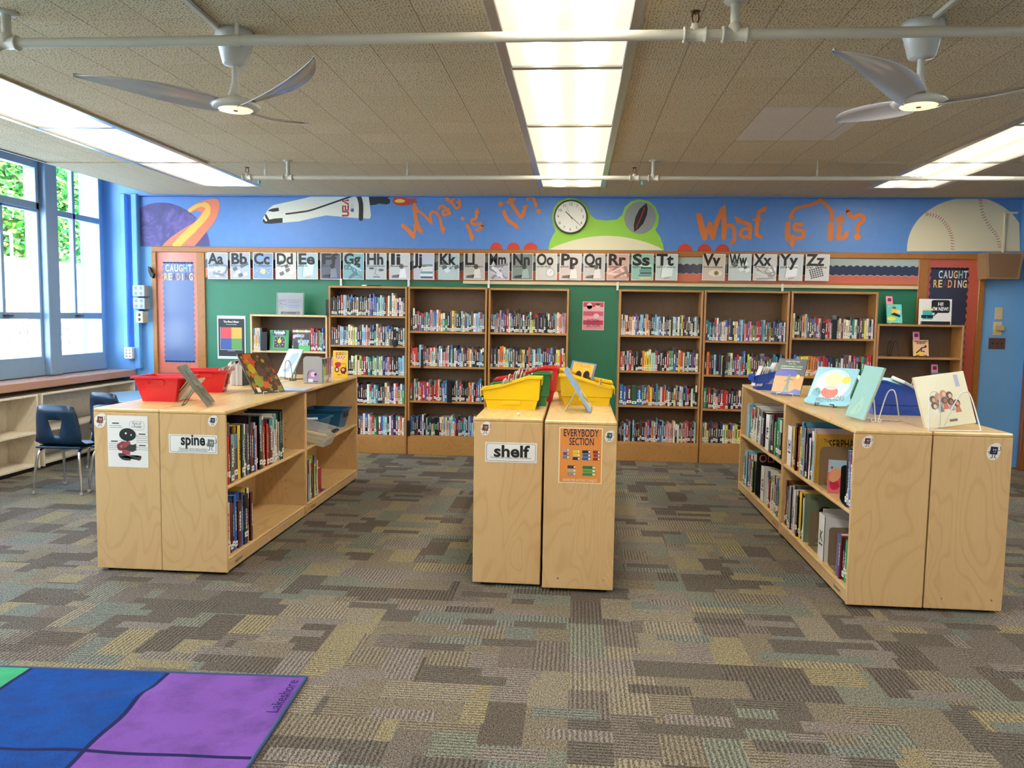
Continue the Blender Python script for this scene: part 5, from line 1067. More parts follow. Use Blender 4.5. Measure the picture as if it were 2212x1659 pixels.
def sticker(px, py, w, h, yp, c, label, flip=1):
    def art(m, W_, H_): book_guy(m, 0, H_*.52, H_*.62, S(*c), -.001)
    p = at(px, py, 'y', yp); t = thing('book_sticker', label, 'sticker', (p.x, yp-.0015, p.z-h/2))
    r = random.Random(px); pts = smooth_pts([(-w*.5, h*.3), (-w*.42, h*.72), (-w*.1, h*.95), (w*.3, h), (w*.5, h*.75), (w*.42, h*.35), (w*.2, h*.02), (-w*.28, 0)], 3, True)
    m = MB(); m.prism(pts, 0, .001, S(234, 230, 226)); m.build('sticker_paper', PRINT, t); m = MB(); book_guy(m, 0, h*.52, h*.62, S(*c), -.0006); m.build('print', PRINT, t)
sticker(217, 908, .07, .08, YA, (120, 64, 46), 'brown book character sticker at the top left corner of the Parts of a Reader panel')
sticker(460, 909, .055, .06, YA, (36, 40, 70), 'navy book sticker at the top right of the spine sign panel')
sticker(1049, 925, .055, .075, YC, (112, 52, 30), 'brown book sticker at the top left of the shelf sign panel')
sticker(1317, 942, .052, .062, YD, (34, 84, 70), 'green book sticker beside the EVERYBODY SECTION poster')
sticker(1874, 954, .055, .064, YE_, (84, 30, 40), 'maroon book sticker at the top left of the right cabinet end')
sticker(2147, 975, .068, .085, YE_, (30, 32, 56), 'navy book sticker near the top right corner of the rightmost cabinet end')
# ---------------------------------------------------------------- bins
def red_bin(label, loc, rz, tag_=False):
    t = thing('storage_bin', label, 'bin', loc, rz); c = mat('red_translucent_plastic', S(218, 36, 44), .25); w0, d0, w1, d1, h = .105, .085, .142, .118, .155; T = .004
    m = MB()
    def ring(w, d, z): return [(-w, -d, z), (w, -d, z), (w, d, z), (-w, d, z)]
    lv = [ring(w0, d0, 0), ring(w1, d1, h), ring(w1+.014, d1+.014, h), ring(w1+.014, d1+.014, h-.012), ]
    vs = sum(lv, []); m.add(vs, [(0, 3, 2, 1)]+[(i*4+k, i*4+(k+1) % 4, (i+1)*4+(k+1) % 4, (i+1)*4+k) for i in range(3) for k in range(4)])
    vi = ring(w0-T, d0-T, T)+ring(w1-T, d1-T, h); m.add(vi, [(0, 1, 2, 3)]+[(k, 4+k, 4+(k+1) % 4, (k+1) % 4) for k in range(4)])
    m.add(ring(w1, d1, h)+ring(w1-T, d1-T, h), [(k, (k+1) % 4, 4+(k+1) % 4, 4+k) for k in range(4)])
    m.build('bin_body', c, t)
    m = MB()
    for s in (-1, 1):
        f = .66; yy = s*(d0+(d1-d0)*f)+s*.002
        pts = rrect(-.05, h*.66, .05, h*.88, .014); m.tube([(a, s*(d0+(d1-d0)*b/h)+s*.003, b) for a, b in pts], .003, 6, closed=True)
        for k in (-1, 0, 1): m.tube([(s*(w0+(w1-w0)*.2+.001), k*.03, h*.2), (s*(w0+(w1-w0)*.9+.001), k*.03, h*.9)], .002, 5)
    m.build('hand_grip', c, t)
    if tag_: m = MB(); m.box(w0+.030, w0+.033, -.03, .03, .05, .078, S(236, 214, 200)); m.build('label_tag', PRINT, t)
    return t
def cards_in(loc, rz, n, w, h, label, cols, tilt=.35, step=.01, grp='folders standing in the bins'):
    for k in range(n):
        c = cols[k % len(cols)]; m = MB(); hh = h*rb.uniform(.88, 1.05); m.bbox(-w/2+rb.uniform(-.006, .006), w/2, 0, .003, 0, hh, .0008, S(*c)); m.box(-w*.48, w*.48, .003, .006, .004, hh-.004, S(224, 220, 210))
        o = m.build('thin_book', PRINT, loc=Vector(loc)+Matrix.Rotation(rz, 3, 'Z') @ Vector((0, k*step, 0)))
        o.rotation_euler = (Matrix.Rotation(rz, 3, 'Z') @ Matrix.Rotation(-tilt+rb.uniform(-.05, .05), 3, 'X')).to_euler(); tag(o, '%s, %s from the left' % (label, ordn(k)) if n > 1 else label, 'thin book', grp)
H_ = HC
pA = at(343, 868, 'z', H_); red_bin('red plastic bin with thin books, nearer of the two on the left cabinets', (pA.x-.005, pA.y+.10, H_), -.02)
cards_in((pA.x+.06, pA.y+.11, H_+.006), -PI/2, 4, .15, .17, 'thin tan book leaning in the nearer red bin', ((206, 180, 140), (190, 160, 120)), .7, .012, 'thin books in the nearer red bin')
pB = at(433, 849, 'z', H_); red_bin('red plastic bin full of thin books, farther of the two on the left cabinets', (pB.x+.0, pB.y+.12, H_), .25, True)
cards_in((pB.x-.01, pB.y+.11, H_+.01), -PI/2+.25, 7, .14, .2, 'thin book leaning in the farther red bin', ((220, 210, 196), (150, 130, 110), (226, 220, 210), (190, 90, 80), (96, 84, 70)), .6, .011, 'thin books in the farther red bin')
def side_bin(label, loc, rz, col, s=1.0, flip=1):
    """book bin with a low front and a tall back: profile seen from the side; tall end towards local +x*flip"""
    t = thing('book_bin', label, 'bin', loc, rz); c = mat('bin_plastic_%d_%d_%d' % col, S(*col), .25, coat=.2); m = MB(); f = flip
    L0, L1, hl, hh, D0, D1, T = .155*s, .185*s, .125*s, .205*s, .065*s, .082*s, .004
    # outer shell: bottom rectangle to a sloped top edge, widening
    bot = [(-L0, -D0, 0), (L0, -D0, 0), (L0, D0, 0), (-L0, D0, 0)]; mid = [(-L0-.012*s, -D0-.004, .055*s), (L0+.012*s, -D0-.004, .055*s), (L0+.012*s, D0+.004, .055*s), (-L0-.012*s, D0+.004, .055*s)]
    stp = [(-L0-.022*s, -D0-.010, .062*s), (L0+.022*s, -D0-.010, .062*s), (L0+.022*s, D0+.010, .062*s), (-L0-.022*s, D0+.010, .062*s)]
    def top(o, i=0):
        return [(-L1-o, -D1-o, hl-i), (-L1*.45, -D1-o, hl+.02*s-i), (L1*.55, -D1-o, hh-i), (L1+o, -D1-o, hh-i), (L1+o, D1+o, hh-i), (L1*.55, D1+o, hh-i), (-L1*.45, D1+o, hl+.02*s-i), (-L1-o, D1+o, hl-i)]
    def ring8(q): a, b, c_, d = [Vector(v) for v in q]; return [a, a.lerp(b, .3), a.lerp(b, .78), b, c_, c_.lerp(d, .22), c_.lerp(d, .7), d]
    R_l = [ring8(bot), ring8(mid), ring8(stp), [Vector(v) for v in top(0, .004)], [Vector(v) for v in top(.011, .006)], [Vector(v) for v in top(.011, -.004)], [Vector(v) for v in top(0, -.004)]]
    inn = [[Vector((v.x*.965, v.y*.93, v.z+(.004 if i == 0 else 0))) for v in q] for i, q in enumerate((R_l[6], ring8(bot)))]
    R_l += [[Vector((v.x*.975, v.y*.95, v.z)) for v in R_l[6]], [Vector((v.x*.95, v.y*.92, .005)) for v in ring8(bot)]]
    if f < 0: R_l = [[Vector((-v.x, v.y, v.z)) for v in q] for q in R_l]
    vs = [v for q in R_l for v in q]; fs = [(i*8+k, i*8+(k+1) % 8, (i+1)*8+(k+1) % 8, (i+1)*8+k) for i in range(len(R_l)-1) for k in range(8)]; fs += [tuple(range(8))[::-1], tuple(range(8*(len(R_l)-1), 8*len(R_l)))]
    if f < 0: fs = [q[::-1] for q in fs]
    m.add(vs, fs); m.build('bin_body', c, t)
    for sg in (-1, 1):
        y_ = sg*(D0+.004); a, b = sorted((y_, y_+sg*.005)); m = MB(); m.bbox(-.06*s, .06*s, a, b, .028*s, .056*s, .002); m.build('moulded_panel', c, t)
    for sg, hz in ((1, hh), (-1, hl)):
        x_ = sg*f*(L1+.008); a, b = sorted((x_, x_+sg*f*.004)); m = MB(); m.bbox(a, b, -D1-.009, D1+.009, hz-.045*s, hz+.003, .002); m.build('end_lip', c, t)
    return t
YEL, GRN, RED2, BLU = (250, 206, 10), (24, 120, 60), (214, 34, 40), (22, 72, 176)
p = at(1104, 884, 'z', H_); side_bin('yellow book bin, frontmost on the shelf sign cabinet', (p.x, p.y+.07, H_), 0, YEL, .93)
cards_in((p.x-.09, p.y+.07, H_+.03), -PI/2, 7, .11, .15, 'thin book standing in the front yellow bin', ((120, 116, 70), (200, 196, 180), (150, 140, 120), (60, 56, 50)), .25, .012, 'thin books in the front yellow bin')
side_bin('green book bin between the front yellow bin and the red bin', (p.x+.04, p.y+.27, H_), 0, GRN, 1.0)
cards_in((p.x-.06, p.y+.27, H_+.04), -PI/2, 8, .12, .17, 'thin book standing in the green bin of the centre cabinet', ((220, 220, 214), (170, 130, 140), (210, 200, 180)), .2, .022, 'thin books in the centre green bin')
side_bin('red book bin behind the green bin on the centre cabinet', (p.x+.06, p.y+.55, H_), 0, RED2, 1.1)
cards_in((p.x-.05, p.y+.53, H_+.05), -PI/2, 9, .12, .19, 'thin book standing in the red bin of the centre cabinet', ((190, 190, 186), (200, 204, 206), (206, 90, 90), (96, 130, 170)), .3, .018, 'thin books in the centre red bin')
p = at(1266, 876, 'z', H_); side_bin('yellow book bin behind the blue leaning book on the centre cabinet', (p.x, p.y+.07, H_), 0, YEL, .9, -1)
cards_in((p.x+.04, p.y+.075, H_+.01), -PI/2, 2, .1, .16, 'thin book in the yellow bin behind the blue leaning book', ((200, 180, 170), (110, 60, 60)), .3, .012, 'thin books in the yellow bin behind the blue book')
side_bin('yellow book bin, rear one on the EVERYBODY SECTION cabinet', (p.x-.02, p.y+.34, H_), 0, YEL, 1.0, -1)
def art_orange(m, w, h):
    m.rect(-w*.42, h*.08, w*.42, h*.95, -.0006, S(238, 178, 70)); m.text('STELLAR', 0, h*.8, .03, -.001, S(180, 110, 40), width=w*.6)
    for a, b, c in ((-.12, .45, (50, 34, 30)), (.2, .5, (40, 34, 40)), (.3, .3, (90, 60, 60)), (-.2, .25, (236, 230, 220)), (.05, .22, (170, 60, 60)), (-.35, .3, (120, 60, 90))): m.disc(a*w, b*h, .022, .03, -.0012, S(*c))
cover_book('display_book', 'orange and cream picture book standing in the yellow bin behind the blue leaning book', (p.x-.05, p.y+.21, H_+.10), .17, .17, .01, (100, 120, 160), art_orange, rz=-.3, tilt=.35, tail=.12)
p = at(1262, 886, 'z', H_); XX = p.x
cover_book('display_book', 'light blue picture book seen edge-on, leaning before the rear-facing yellow bin', (XX+.045, p.y-.04, H_+.012), .23, .29, .012, (126, 174, 226), lambda m, w, h: (m.rect(-w*.45, h*.04, w*.45, h*.45, -.0006, S(206, 214, 220)), m.disc(-.03, h*.3, .05, .03, -.001, S(120, 150, 90)), m.disc(.05, h*.2, .04, .02, -.001, S(90, 110, 60))), rz=PI/2-.06, tilt=.58)
tall_easel('silver wire easel propping the light blue book on the centre cabinet', (XX+.0, p.y-.03, H_), PI/2-.06, .17, .14, WIRES, .0022)
# left tops
def art_leaf(m, w, h):
    m.rect(-w*.5, 0, w*.5, h, -.0005, S(62, 46, 34)); r = random.Random(5)
    for k in range(46):
        c = r.choice([(186, 66, 28), (190, 92, 30), (176, 140, 40), (130, 46, 28), (96, 84, 50), (130, 126, 44), (92, 60, 48)]); x_, z_ = r.uniform(-w*.46, w*.46), r.uniform(h*.04, h*.95); s = r.uniform(.012, .04)*(1.3 if k < 12 else .8); a0 = r.uniform(0, 6.3)
        pts = []
        for j in range(10): rad = s*(1 if j % 2 == 0 else .55); pts.append((max(-w*.49, min(w*.49, x_+rad*math.cos(a0+j*PI/5))), max(.003, min(h-.003, z_+1.3*rad*math.sin(a0+j*PI/5)))))
        m.poly(pts, -.0007-.00003*k, S(*c))
    m.disc(w*.02, h*.5, .035, .035, -.0024, S(92, 58, 50)); m.disc(-w*.22, h*.28, .032, .05, -.0024, S(140, 142, 50)); m.disc(-w*.26, h*.6, .026, .04, -.0024, S(184, 156, 44)); m.rect(-w*.4, .004, -w*.28, h*.13, -.0026, S(222, 218, 206))
p = at(560, 852, 'z', H_)
cover_book('display_book', 'large picture book with autumn leaves on its cover leaning on a white easel', (p.x+.065, p.y+.03, H_+.014), .235, .33, .012, (62, 46, 34), art_leaf, rz=.98, tilt=.68, tail=0, spine_c=(50, 44, 40))
easel('white wire easel holding the autumn leaf book', (p.x+.065, p.y+.03, H_), .98, .12, .13, WIREW, .0025, .68)
p = at(440, 877, 'z', H_)
cover_book('display_book', 'grey patterned picture book seen nearly edge-on beside the nearer red bin', (p.x+.03, p.y+.05, H_+.012), .20, .28, .018, (120, 114, 100), lambda m, w, h: [m.disc(random.Random(k).uniform(-.08, .08), random.Random(k+50).uniform(.02, .24), .03, .02, -.0006-.0001*k, S(*[(150, 140, 120), (90, 84, 74), (170, 160, 146)][k % 3])) for k in range(14)], rz=PI/2+.28, tilt=.62)
tall_easel('black wire easel propping the grey patterned book', (p.x-.03, p.y+.06, H_), PI/2+.28, .12, .12, WIREB, .002)
p = at(508, 833, 'z', H_)
for k in range(11):
    cs = [(206, 190, 190), (214, 206, 196), (180, 170, 160), (150, 110, 110), (90, 70, 60), (50, 46, 44), (200, 180, 150), (40, 36, 36), (70, 60, 56), (120, 90, 60), (30, 28, 28)][k]
    m = MB(); m.bbox(0, .0095, 0, .2, 0, .165+.01*(k % 3), .001, S(*cs)); m.box(.002, .0075, -.0005, .2, .003, .16+.01*(k % 3), S(220, 214, 204)); o = m.build('thin_book', PRINT, loc=(p.x-.055+k*.0102, p.y, H_)); tag(o, 'thin picture book in the upright row behind the farther red bin, %s from the left' % ordn(k), 'thin book', 'upright thin books behind the red bin')
def art_penguin(m, w, h): m.rect(-w*.5, 0, w*.5, h, -.0005, S(150, 196, 196)); m.poly([(-w*.3, h*.2), (w*.1, h*.15), (w*.4, h*.7), (w*.3, h*.9), (-w*.1, h*.8)], -.0008, S(76, 92, 104)); m.poly([(-w*.2, h*.25), (w*.2, h*.2), (w*.2, h*.5), (-w*.1, h*.55)], -.001, S(96, 84, 76)); m.disc(-w*.2, h*.4, .03, .04, -.0012, S(200, 220, 216))
p = at(600, 822, 'z', H_); cover_book('display_book', 'pale teal picture book on a white easel behind the autumn leaf book', (p.x-.01, p.y+.16, H_+.02), .2, .26, .01, (150, 196, 196), art_penguin, rz=-.6, tilt=.5, tail=0); easel('white wire easel behind the autumn leaf book', (p.x+.0, p.y+.16, H_), -.6, .14, .15, WIREW, .0025, .3)
p = at(635, 822, 'z', H_); tall_easel('empty black wire easel on the far left cabinet', (p.x, p.y, H_), .15, .2, .16, WIREB, .0028)
cover_book('display_book', 'small pink and lilac book seen behind the empty black easel', (-2.19, 6.86, H_+.0005), .16, .15, .01, (190, 190, 222), lambda m, w, h: (m.rect(-w*.5, h*.6, w*.5, h, -.0006, S(206, 84, 104)), m.disc(0, h*.3, .015, .012, -.001, S(120, 80, 100))), tilt=.2)
# grey bookend, patterned series of readers, yellow face-out reader
p0 = at(680, 828, 'z', H_); p1 = at(722, 822, 'z', H_)
t = bookend('bookend', (p0.x+.06, p0.y-.0, H_), PI/2, .155, .215, 'grey plastic bookend with arched cut-out on the far left cabinet top', BEG, True, L=.1)
g0 = at(697, 829, 'z', H_); t.rotation_euler = (0, 0, PI/2); t.location = (g0.x-.002, g0.y, H_)
for k in range(14):
    c = ['a', 'l', 'l', 'l', 'y', 'p', 'm', 'p', 'B', 'p', 'm', 'e', 'p', 'm'][k]
    m = MB(); book_mesh(m, .0135, .15, .195, c, random.Random(k*7+1)); o = m.build('reader_book', JACKET, loc=(g0.x, g0.y+.02+k*.0145, H_)); o.rotation_euler = (0, 0, PI/2)
    tag(o, '%s slim reader with light band, %s from the grey bookend' % (PAL[c][1], ordn(k)), 'book', 'slim readers beside the grey bookend')
cover_book('picture_book', 'lilac picture book seen through the arch of the grey bookend', (g0.x-.08, g0.y+.006, H_+.0004), .13, .18, .012, (170, 150, 206), lambda m, w, h: (m.rect(-w*.3, .01, 0, h*.2, -.0008, WHITE), m.rect(0, .01, w*.4, h*.1, -.0008, S(40, 110, 70)), m.disc(0, h*.4, .02, .02, -.0008, S(230, 210, 220)), m.disc(.02, h*.4, .01, .01, -.001, INK)))
def art_bobo(m, w, h):
    m.text('BOBO', -w*.05, h*.83, .04, -.001, S(178, 60, 50), bold=.02, width=w*.5, rot=.08); m.disc(-w*.02, h*.73, w*.38, .02, -.0006, S(240, 226, 190)); m.text('PUP-PUP', 0, h*.68, .04, -.001, S(178, 60, 50), bold=.02, width=w*.62)
    m.disc(w*.28, h*.9, .024, .014, -.0006, S(190, 180, 90)); m.disc(-w*.15, h*.5, .028, .018, -.001, S(196, 40, 70)); m.rect(-w*.32, h*.4, 0, h*.44, -.001, S(196, 60, 60)); m.text("LET'S MAKE CAKE", w*.26, h*.5, .014, -.001, INK, width=w*.3)
    m.disc(-w*.22, h*.3, .02, .024, -.001, S(70, 30, 30)); m.disc(-w*.22, h*.3, .012, .014, -.0012, S(236, 214, 190)); m.disc(w*.22, h*.28, .026, .028, -.001, S(110, 40, 40)); m.disc(w*.2, h*.3, .014, .014, -.0012, S(230, 170, 140)); m.stroke([(w*.28, h*.25), (w*.4, h*.3), (w*.36, h*.45)], .005, -.001, S(90, 36, 36)); m.rect(w*.1, h*.14, w*.16, h*.22, -.001, S(70, 30, 30)); m.rect(w*.26, h*.14, w*.32, h*.22, -.001, S(70, 30, 30)); m.rect(-w*.2, h*.1, w*.05, h*.12, -.001, S(90, 50, 40))
q = at(744, 817, 'z', H_)
cover_book('display_book', 'bright yellow book with a monkey cover at the far end of the left cabinet top', (-2.03, 6.70, H_+.0006), .13, .235, .012, (244, 200, 60), art_bobo, tilt=.06)
p = at(690, 838, 'z', H_); m = MB(); m.bbox(-.16, .14, -.14, .12, 0, .004, .0015, S(196, 190, 210)); m.bbox(-.15, .13, -.13, .11, .004, .008, .0015, S(206, 204, 196)); m.bbox(-.16, .14, -.14, .12, .008, .0095, .0008, S(190, 196, 220))
for k in range(8): m.disc(.02+k*.014, -.05+.02*(k % 3), .006, .006, -.2, WHITE) if False else None
o = m.build('flat_book', JACKET, loc=(-2.06, 5.55, H_), rot=(0, 0, .1)); tag(o, 'large thin picture book lying flat at the joint of the left cabinets', 'book')
# blue-teal bins and clear tub on the far left cabinet
def tub(label, loc, rz, w, d, h, m_, t0=.75, rim=True, clear=False, rot=None):
    t = thing('storage_tub', label, 'bin', loc, rz); 
    if rot: t.rotation_euler = rot
    m = MB(); T = .003
    def ring(s, z, o=0): return [(-w*s-o, -d*s-o, z), (w*s+o, -d*s-o, z), (w*s+o, d*s+o, z), (-w*s-o, d*s+o, z)]
    L = [ring(t0, 0), ring(1, h), ring(1, h, .012), ring(1, h-.012, .012)]; vs = sum(L, []); m.add(vs, [(0, 3, 2, 1)]+[(i*4+k, i*4+(k+1) % 4, (i+1)*4+(k+1) % 4, (i+1)*4+k) for i in range(3) for k in range(4)])
    vi = ring(t0*.975, T)+ring(.975, h); m.add(vi, [(0, 1, 2, 3)]+[(k, 4+k, 4+(k+1) % 4, (k+1) % 4) for k in range(4)]); m.add(ring(1, h)+ring(.975, h), [(k, (k+1) % 4, 4+(k+1) % 4, 4+k) for k in range(4)])
    m.build('tub_body', m_, t); return t
TEAL = mat('teal_blue_plastic', S(22, 92, 142), .35)
z_ = .516
t = tub('teal blue open bin, farther one on the upper shelf of the far left cabinet', (-2.13, 6.66, z_), 0, .165, .13, .17, TEAL)
m = MB(); m.bbox(.165, .17, -.05, .05, .1, .135, .002, BLACK); m.build('handle_slot', PRINT, t)
t = tub('teal blue open bin, nearer one beside the clear tub', (-2.15, 6.20, z_), 0, .155, .15, .15, TEAL)
cards_in((-2.1, 6.12, z_+.03), .4, 3, .14, .16, 'small booklet leaning in the nearer teal bin', ((214, 226, 226), (206, 180, 170), (150, 180, 180)), .9, .03, 'booklets in the teal bin')
CLT = NT('frosted_clear_plastic', .2, (.9, .92, .92, 1)); mx_ = CLT.n('MixShader', {0: .26}); tr_ = CLT.n('BsdfTransparent'); CLT.t.links.new(tr_.outputs[0], mx_.inputs[1]); CLT.t.links.new(CLT.b.outputs[0], mx_.inputs[2]); CLT.t.links.new(mx_.outputs[0], CLT.t.nodes['Material Output'].inputs[0])
t = tub('frosted clear tub of small cards tipped over the shelf edge of the far left cabinet', (-1.98, 5.86, z_+.006), 0, .135, .13, .13, CLT.m, .8, rot=(0, .24, 0))
m = MB(); m.bbox(.125, .155, -.06, .06, .118, .134, .003, BLACK); m.build('clip_handle', BEK, t)
for k in range(5):
    m = MB(); m.bbox(-.08, .08, -.05, .05, 0, .012, .001, S(*[(226, 206, 160), (214, 190, 140), (230, 216, 180), (206, 180, 140), (224, 200, 150)][k])); o = m.build('booklet', PRINT, loc=(-1.99+.008*k, 5.83, z_+.018+k*.0125), rot=(0, .24, .1*k)); tag(o, 'tan booklet lying in the frosted clear tub, %s from the bottom' % ordn(k), 'booklet', 'booklets in the clear tub')
# right tops
p = at(1654, 843, 'z', H_); side_bin('blue book bin of folders at the far end of the right cabinets', (p.x+.07, p.y+.08, H_), .05, BLU, .88)
cards_in((p.x-.09, p.y+.07, H_+.03), -PI/2, 7, .12, .16, 'white folder in the far blue bin, left bunch', ((226, 222, 218), (206, 204, 200), (230, 216, 216)), .35, .009, 'left bunch of folders in the far blue bin'); cards_in((p.x+.0, p.y+.07, H_+.05), -PI/2, 8, .12, .18, 'folder in the far blue bin, middle bunch', ((206, 220, 226), (226, 200, 180), (200, 150, 120), (230, 228, 222)), .4, .009, 'middle bunch of folders in the far blue bin'); cards_in((p.x+.1, p.y+.07, H_+.07), -PI/2, 3, .12, .13, 'white folder at the right end of the far blue bin', ((232, 230, 232),), .6, .009, 'right bunch of folders in the far blue bin')
def art_theater(m, w, h):
    m.rect(-w*.5, h*.52, w*.5, h, -.0005, S(84, 90, 96)); m.rect(-w*.5, 0, w*.5, h*.52, -.0005, S(226, 150, 96)); m.disc(-w*.1, h*.5, w*.42, h*.2, -.0007, S(76, 84, 176), a0=0, a1=PI); m.poly([(-w*.5, 0), (w*.5, 0), (w*.5, h*.12), (w*.3, h*.16), (w*.1, h*.06), (-w*.5, h*.05)], -.0009, S(60, 76, 170))
    m.text('THEATER NO', 0, h*.9, .02, -.0012, S(220, 226, 210), width=w*.5); m.text('AND THE', 0, h*.84, .012, -.0012, S(220, 226, 210), width=w*.25); m.text('UNBREAKABLE CODE', 0, h*.76, .02, -.0012, S(170, 220, 170), bold=.01, width=w*.75); m.rect(-w*.36, h*.71, w*.36, h*.725, -.0012, WHITE)
    m.stroke([(0, h*.52), (0, h*.3), (-w*.06, h*.08)], .02, -.0012, S(90, 130, 120)); m.stroke([(0, h*.3), (w*.06, h*.08)], .014, -.0012, S(90, 130, 120)); m.stroke([(-w*.12, h*.36), (0, h*.44), (w*.16, h*.4)], .01, -.0012, S(90, 130, 120)); m.disc(w*.3, h*.5, .014, .018, -.0012, S(230, 200, 90))
p = at(1700, 857, 'z', H_); cover_book('display_book', 'grey and orange picture book with a standing figure on a white easel, right cabinets', (p.x, p.y+.06, H_+.014), .215, .29, .014, (84, 90, 96), art_theater, rz=-.62, tilt=.5, tail=0)
easel('white wire easel holding the grey and orange picture book', (p.x, p.y+.06, H_), -.62, .12, .17, WIREW, .0025, .5)
def art_water(m, w, h):
    m.rect(-w*.5, 0, w*.5, h, -.0005, S(140, 196, 216)); m.disc(0, h*.55, w*.42, h*.4, -.0006, S(206, 226, 228)); m.disc(.01, h*.62, w*.34, h*.3, -.0007, S(190, 218, 224)); m.disc(0, h*.68, w*.22, h*.18, -.0008, S(232, 214, 170)); m.disc(0, h*.33, w*.2, h*.16, -.0009, S(212, 84, 70)); m.disc(0, h*.45, w*.14, h*.06, -.001, S(230, 190, 180)); m.disc(-w*.32, h*.28, .03, .04, -.001, S(80, 160, 186)); m.rect(-w*.5, 0, w*.5, h*.16, -.0009, S(70, 160, 190)); m.disc(w*.3, h*.68, .028, .028, -.0012, S(230, 206, 80))
    m.poly(smooth_pts([(-w*.4, h*.22), (-w*.1, h*.12), (w*.2, h*.1), (w*.45, h*.26), (w*.5, h*.3), (w*.5, h*.0), (-w*.5, 0)], 3, True), -.0011, S(96, 180, 206))
    m.text('WE ARE', -w*.3, h*.3, .035, -.0015, S(40, 70, 90), width=w*.22, rot=-.6); m.text('PROTECTORS', w*.08, h*.08, .05, -.0015, S(40, 70, 90), width=w*.66, rot=.16)
p = at(1786, 880, 'z', H_); cover_book('display_book', 'blue water-swirl picture book titled Protectors on a black easel, right cabinets', (p.x, p.y+.04, H_+.016), .285, .275, .014, (130, 190, 214), art_water, rz=-.82, tilt=.56, tail=0, spine_c=(150, 200, 200))
easel('black wire easel under the blue Protectors picture book', (p.x, p.y+.04, H_), -.82, .13, .12, WIREB, .003, .56)
p = at(1846, 862, 'z', H_); side_bin('dark green book bin behind the teal book on the right cabinets', (2.03, p.y+.05, H_), 0, GRN, .95, -1)
p = at(1868, 910, 'z', H_)
cover_book('display_book', 'pale aqua picture book seen from its back edge, propped on a white wire easel', (p.x-.04, p.y+.06, H_+.012), .22, .31, .014, (150, 196, 190), lambda m, w, h: (m.poly(smooth_pts([(-w*.3, .02), (-w*.05, h*.3), (w*.05, h*.42), (w*.2, h*.25), (w*.1, .03)], 4, True), -.0006, S(168, 206, 190)), m.stroke([(0, .03), (0, h*.25), (w*.1, h*.2)], .003, -.001, S(90, 140, 130))), rz=-1.45, tilt=.34, spine_c=(130, 180, 200))
tall_easel('tall white wire easel propping the pale aqua book', (p.x+.06, p.y-.02, H_), -.5, .2, .18, WIREW, .0035)
p = at(1945, 898, 'z', H_); side_bin('large blue book bin between the pale aqua book and the cream book', (p.x+.01, p.y+.09, H_), 0, BLU, 1.0, -1)
for k, (dx, dz, rx_, sc_) in enumerate(((-.16, .13, .25, (190, 226, 226)), (-.1, .15, .1, (230, 232, 232)), (-.03, .15, -.1, (150, 204, 210)), (.04, .14, .15, (222, 222, 218)))):
    m = MB(); m.bbox(-.09, .09, -.05, .05, 0, .02, .004, S(*sc_)); o = m.build('paper_packet', PRINT, loc=(p.x+dx+.03, p.y+.13, H_+dz+.03), rot=(.3, .2+rx_, .2*k)); tag(o, 'paper packet piled in the large blue bin, %s from the left' % ordn(k), 'paper packet', 'packets in the large blue bin')
def art_kids(m, w, h):
    r = random.Random(9)
    for k in range(9):
        a = -w*.22+(k % 5)*w*.11; b = h*.5+(k//5)*h*.12-.012*abs(k % 5-2); m.disc(a, b, .017, .02, -.001-.0001*k, S(*r.choice([(70, 50, 44), (190, 130, 100), (110, 96, 92), (60, 44, 44)]))); m.disc(a+.003, b-.004, .009, .012, -.0022-.0001*k, S(*r.choice([(206, 150, 120), (150, 100, 80), (226, 180, 150)]))); m.poly([(a-.014, b-.05), (a+.016, b-.05), (a+.01, b-.014), (a-.01, b-.014)], -.0009, S(*r.choice([(150, 160, 170), (90, 110, 130), (226, 226, 220), (200, 110, 90)])))
    m.disc(0, h*.38, w*.3, .012, -.0006, S(216, 212, 170)); m.rect(w*.28, h*.72, w*.36, h*.95, -.001, S(160, 170, 200)); m.rect(-w*.0, h*.08, w*.16, h*.13, -.001, S(150, 146, 140))
    for k in range(9): m.rect(w*.01+k*w*.016, h*.085, w*.018+k*w*.016, h*.125, -.0013, INK)
p = at(2063, 930, 'z', H_)
cover_book('display_book', 'cream picture book back cover with a group of children, on a large white wire easel', (p.x+.015, p.y+.08, H_+.012), .265, .285, .014, (226, 222, 196), art_kids, rz=.0, tilt=.30, tail=-.16, spine_c=(214, 196, 150))
tall_easel('large white wire easel in front of the cream picture book, rightmost', (p.x-.03, p.y+.07, H_), PI+.1, .28, .20, WIREW, .0035)
# ---------------------------------------------------------------- window shelves, chairs, table
for k, (y0, y1) in enumerate(((7.47, 8.58), (6.96, 7.46), (5.78, 6.95), (4.6, 5.77))):
    if k == 1: continue
    if k == 0: y0 = 7.0
    t = thing('window_bookcase', ['pale empty bookcase under the ledge, in the far left corner behind the chairs', '', 'pale empty bookcase under the window ledge at the left edge of the picture', 'pale empty bookcase under the window ledge, nearer the camera out of the picture'][k], 'bookcase', (-5.28, y0, 0)); L = y1-y0; T = .02; D_ = .31
    for a in (0, L-T): m = MB(); m.bbox(0, D_, a, a+T, .02, .69, .002); m.build('side_panel', PALE, t)
    m = MB(); m.bbox(0, D_, 0, L, .69, .712, .003); m.build('top_panel', PALE, t)
    for z in (.06, .36): m = MB(); m.bbox(0, D_-.004, T, L-T, z-.02, z, .002); m.build('shelf', PALE, t)
    m = MB(); m.box(0, .008, T, L-T, .04, .69); m.build('back_panel', PALE, t)
    m = MB(); m.box(.26, .28, T, L-T, 0, .04); m.build('kick_board', BEK, t)
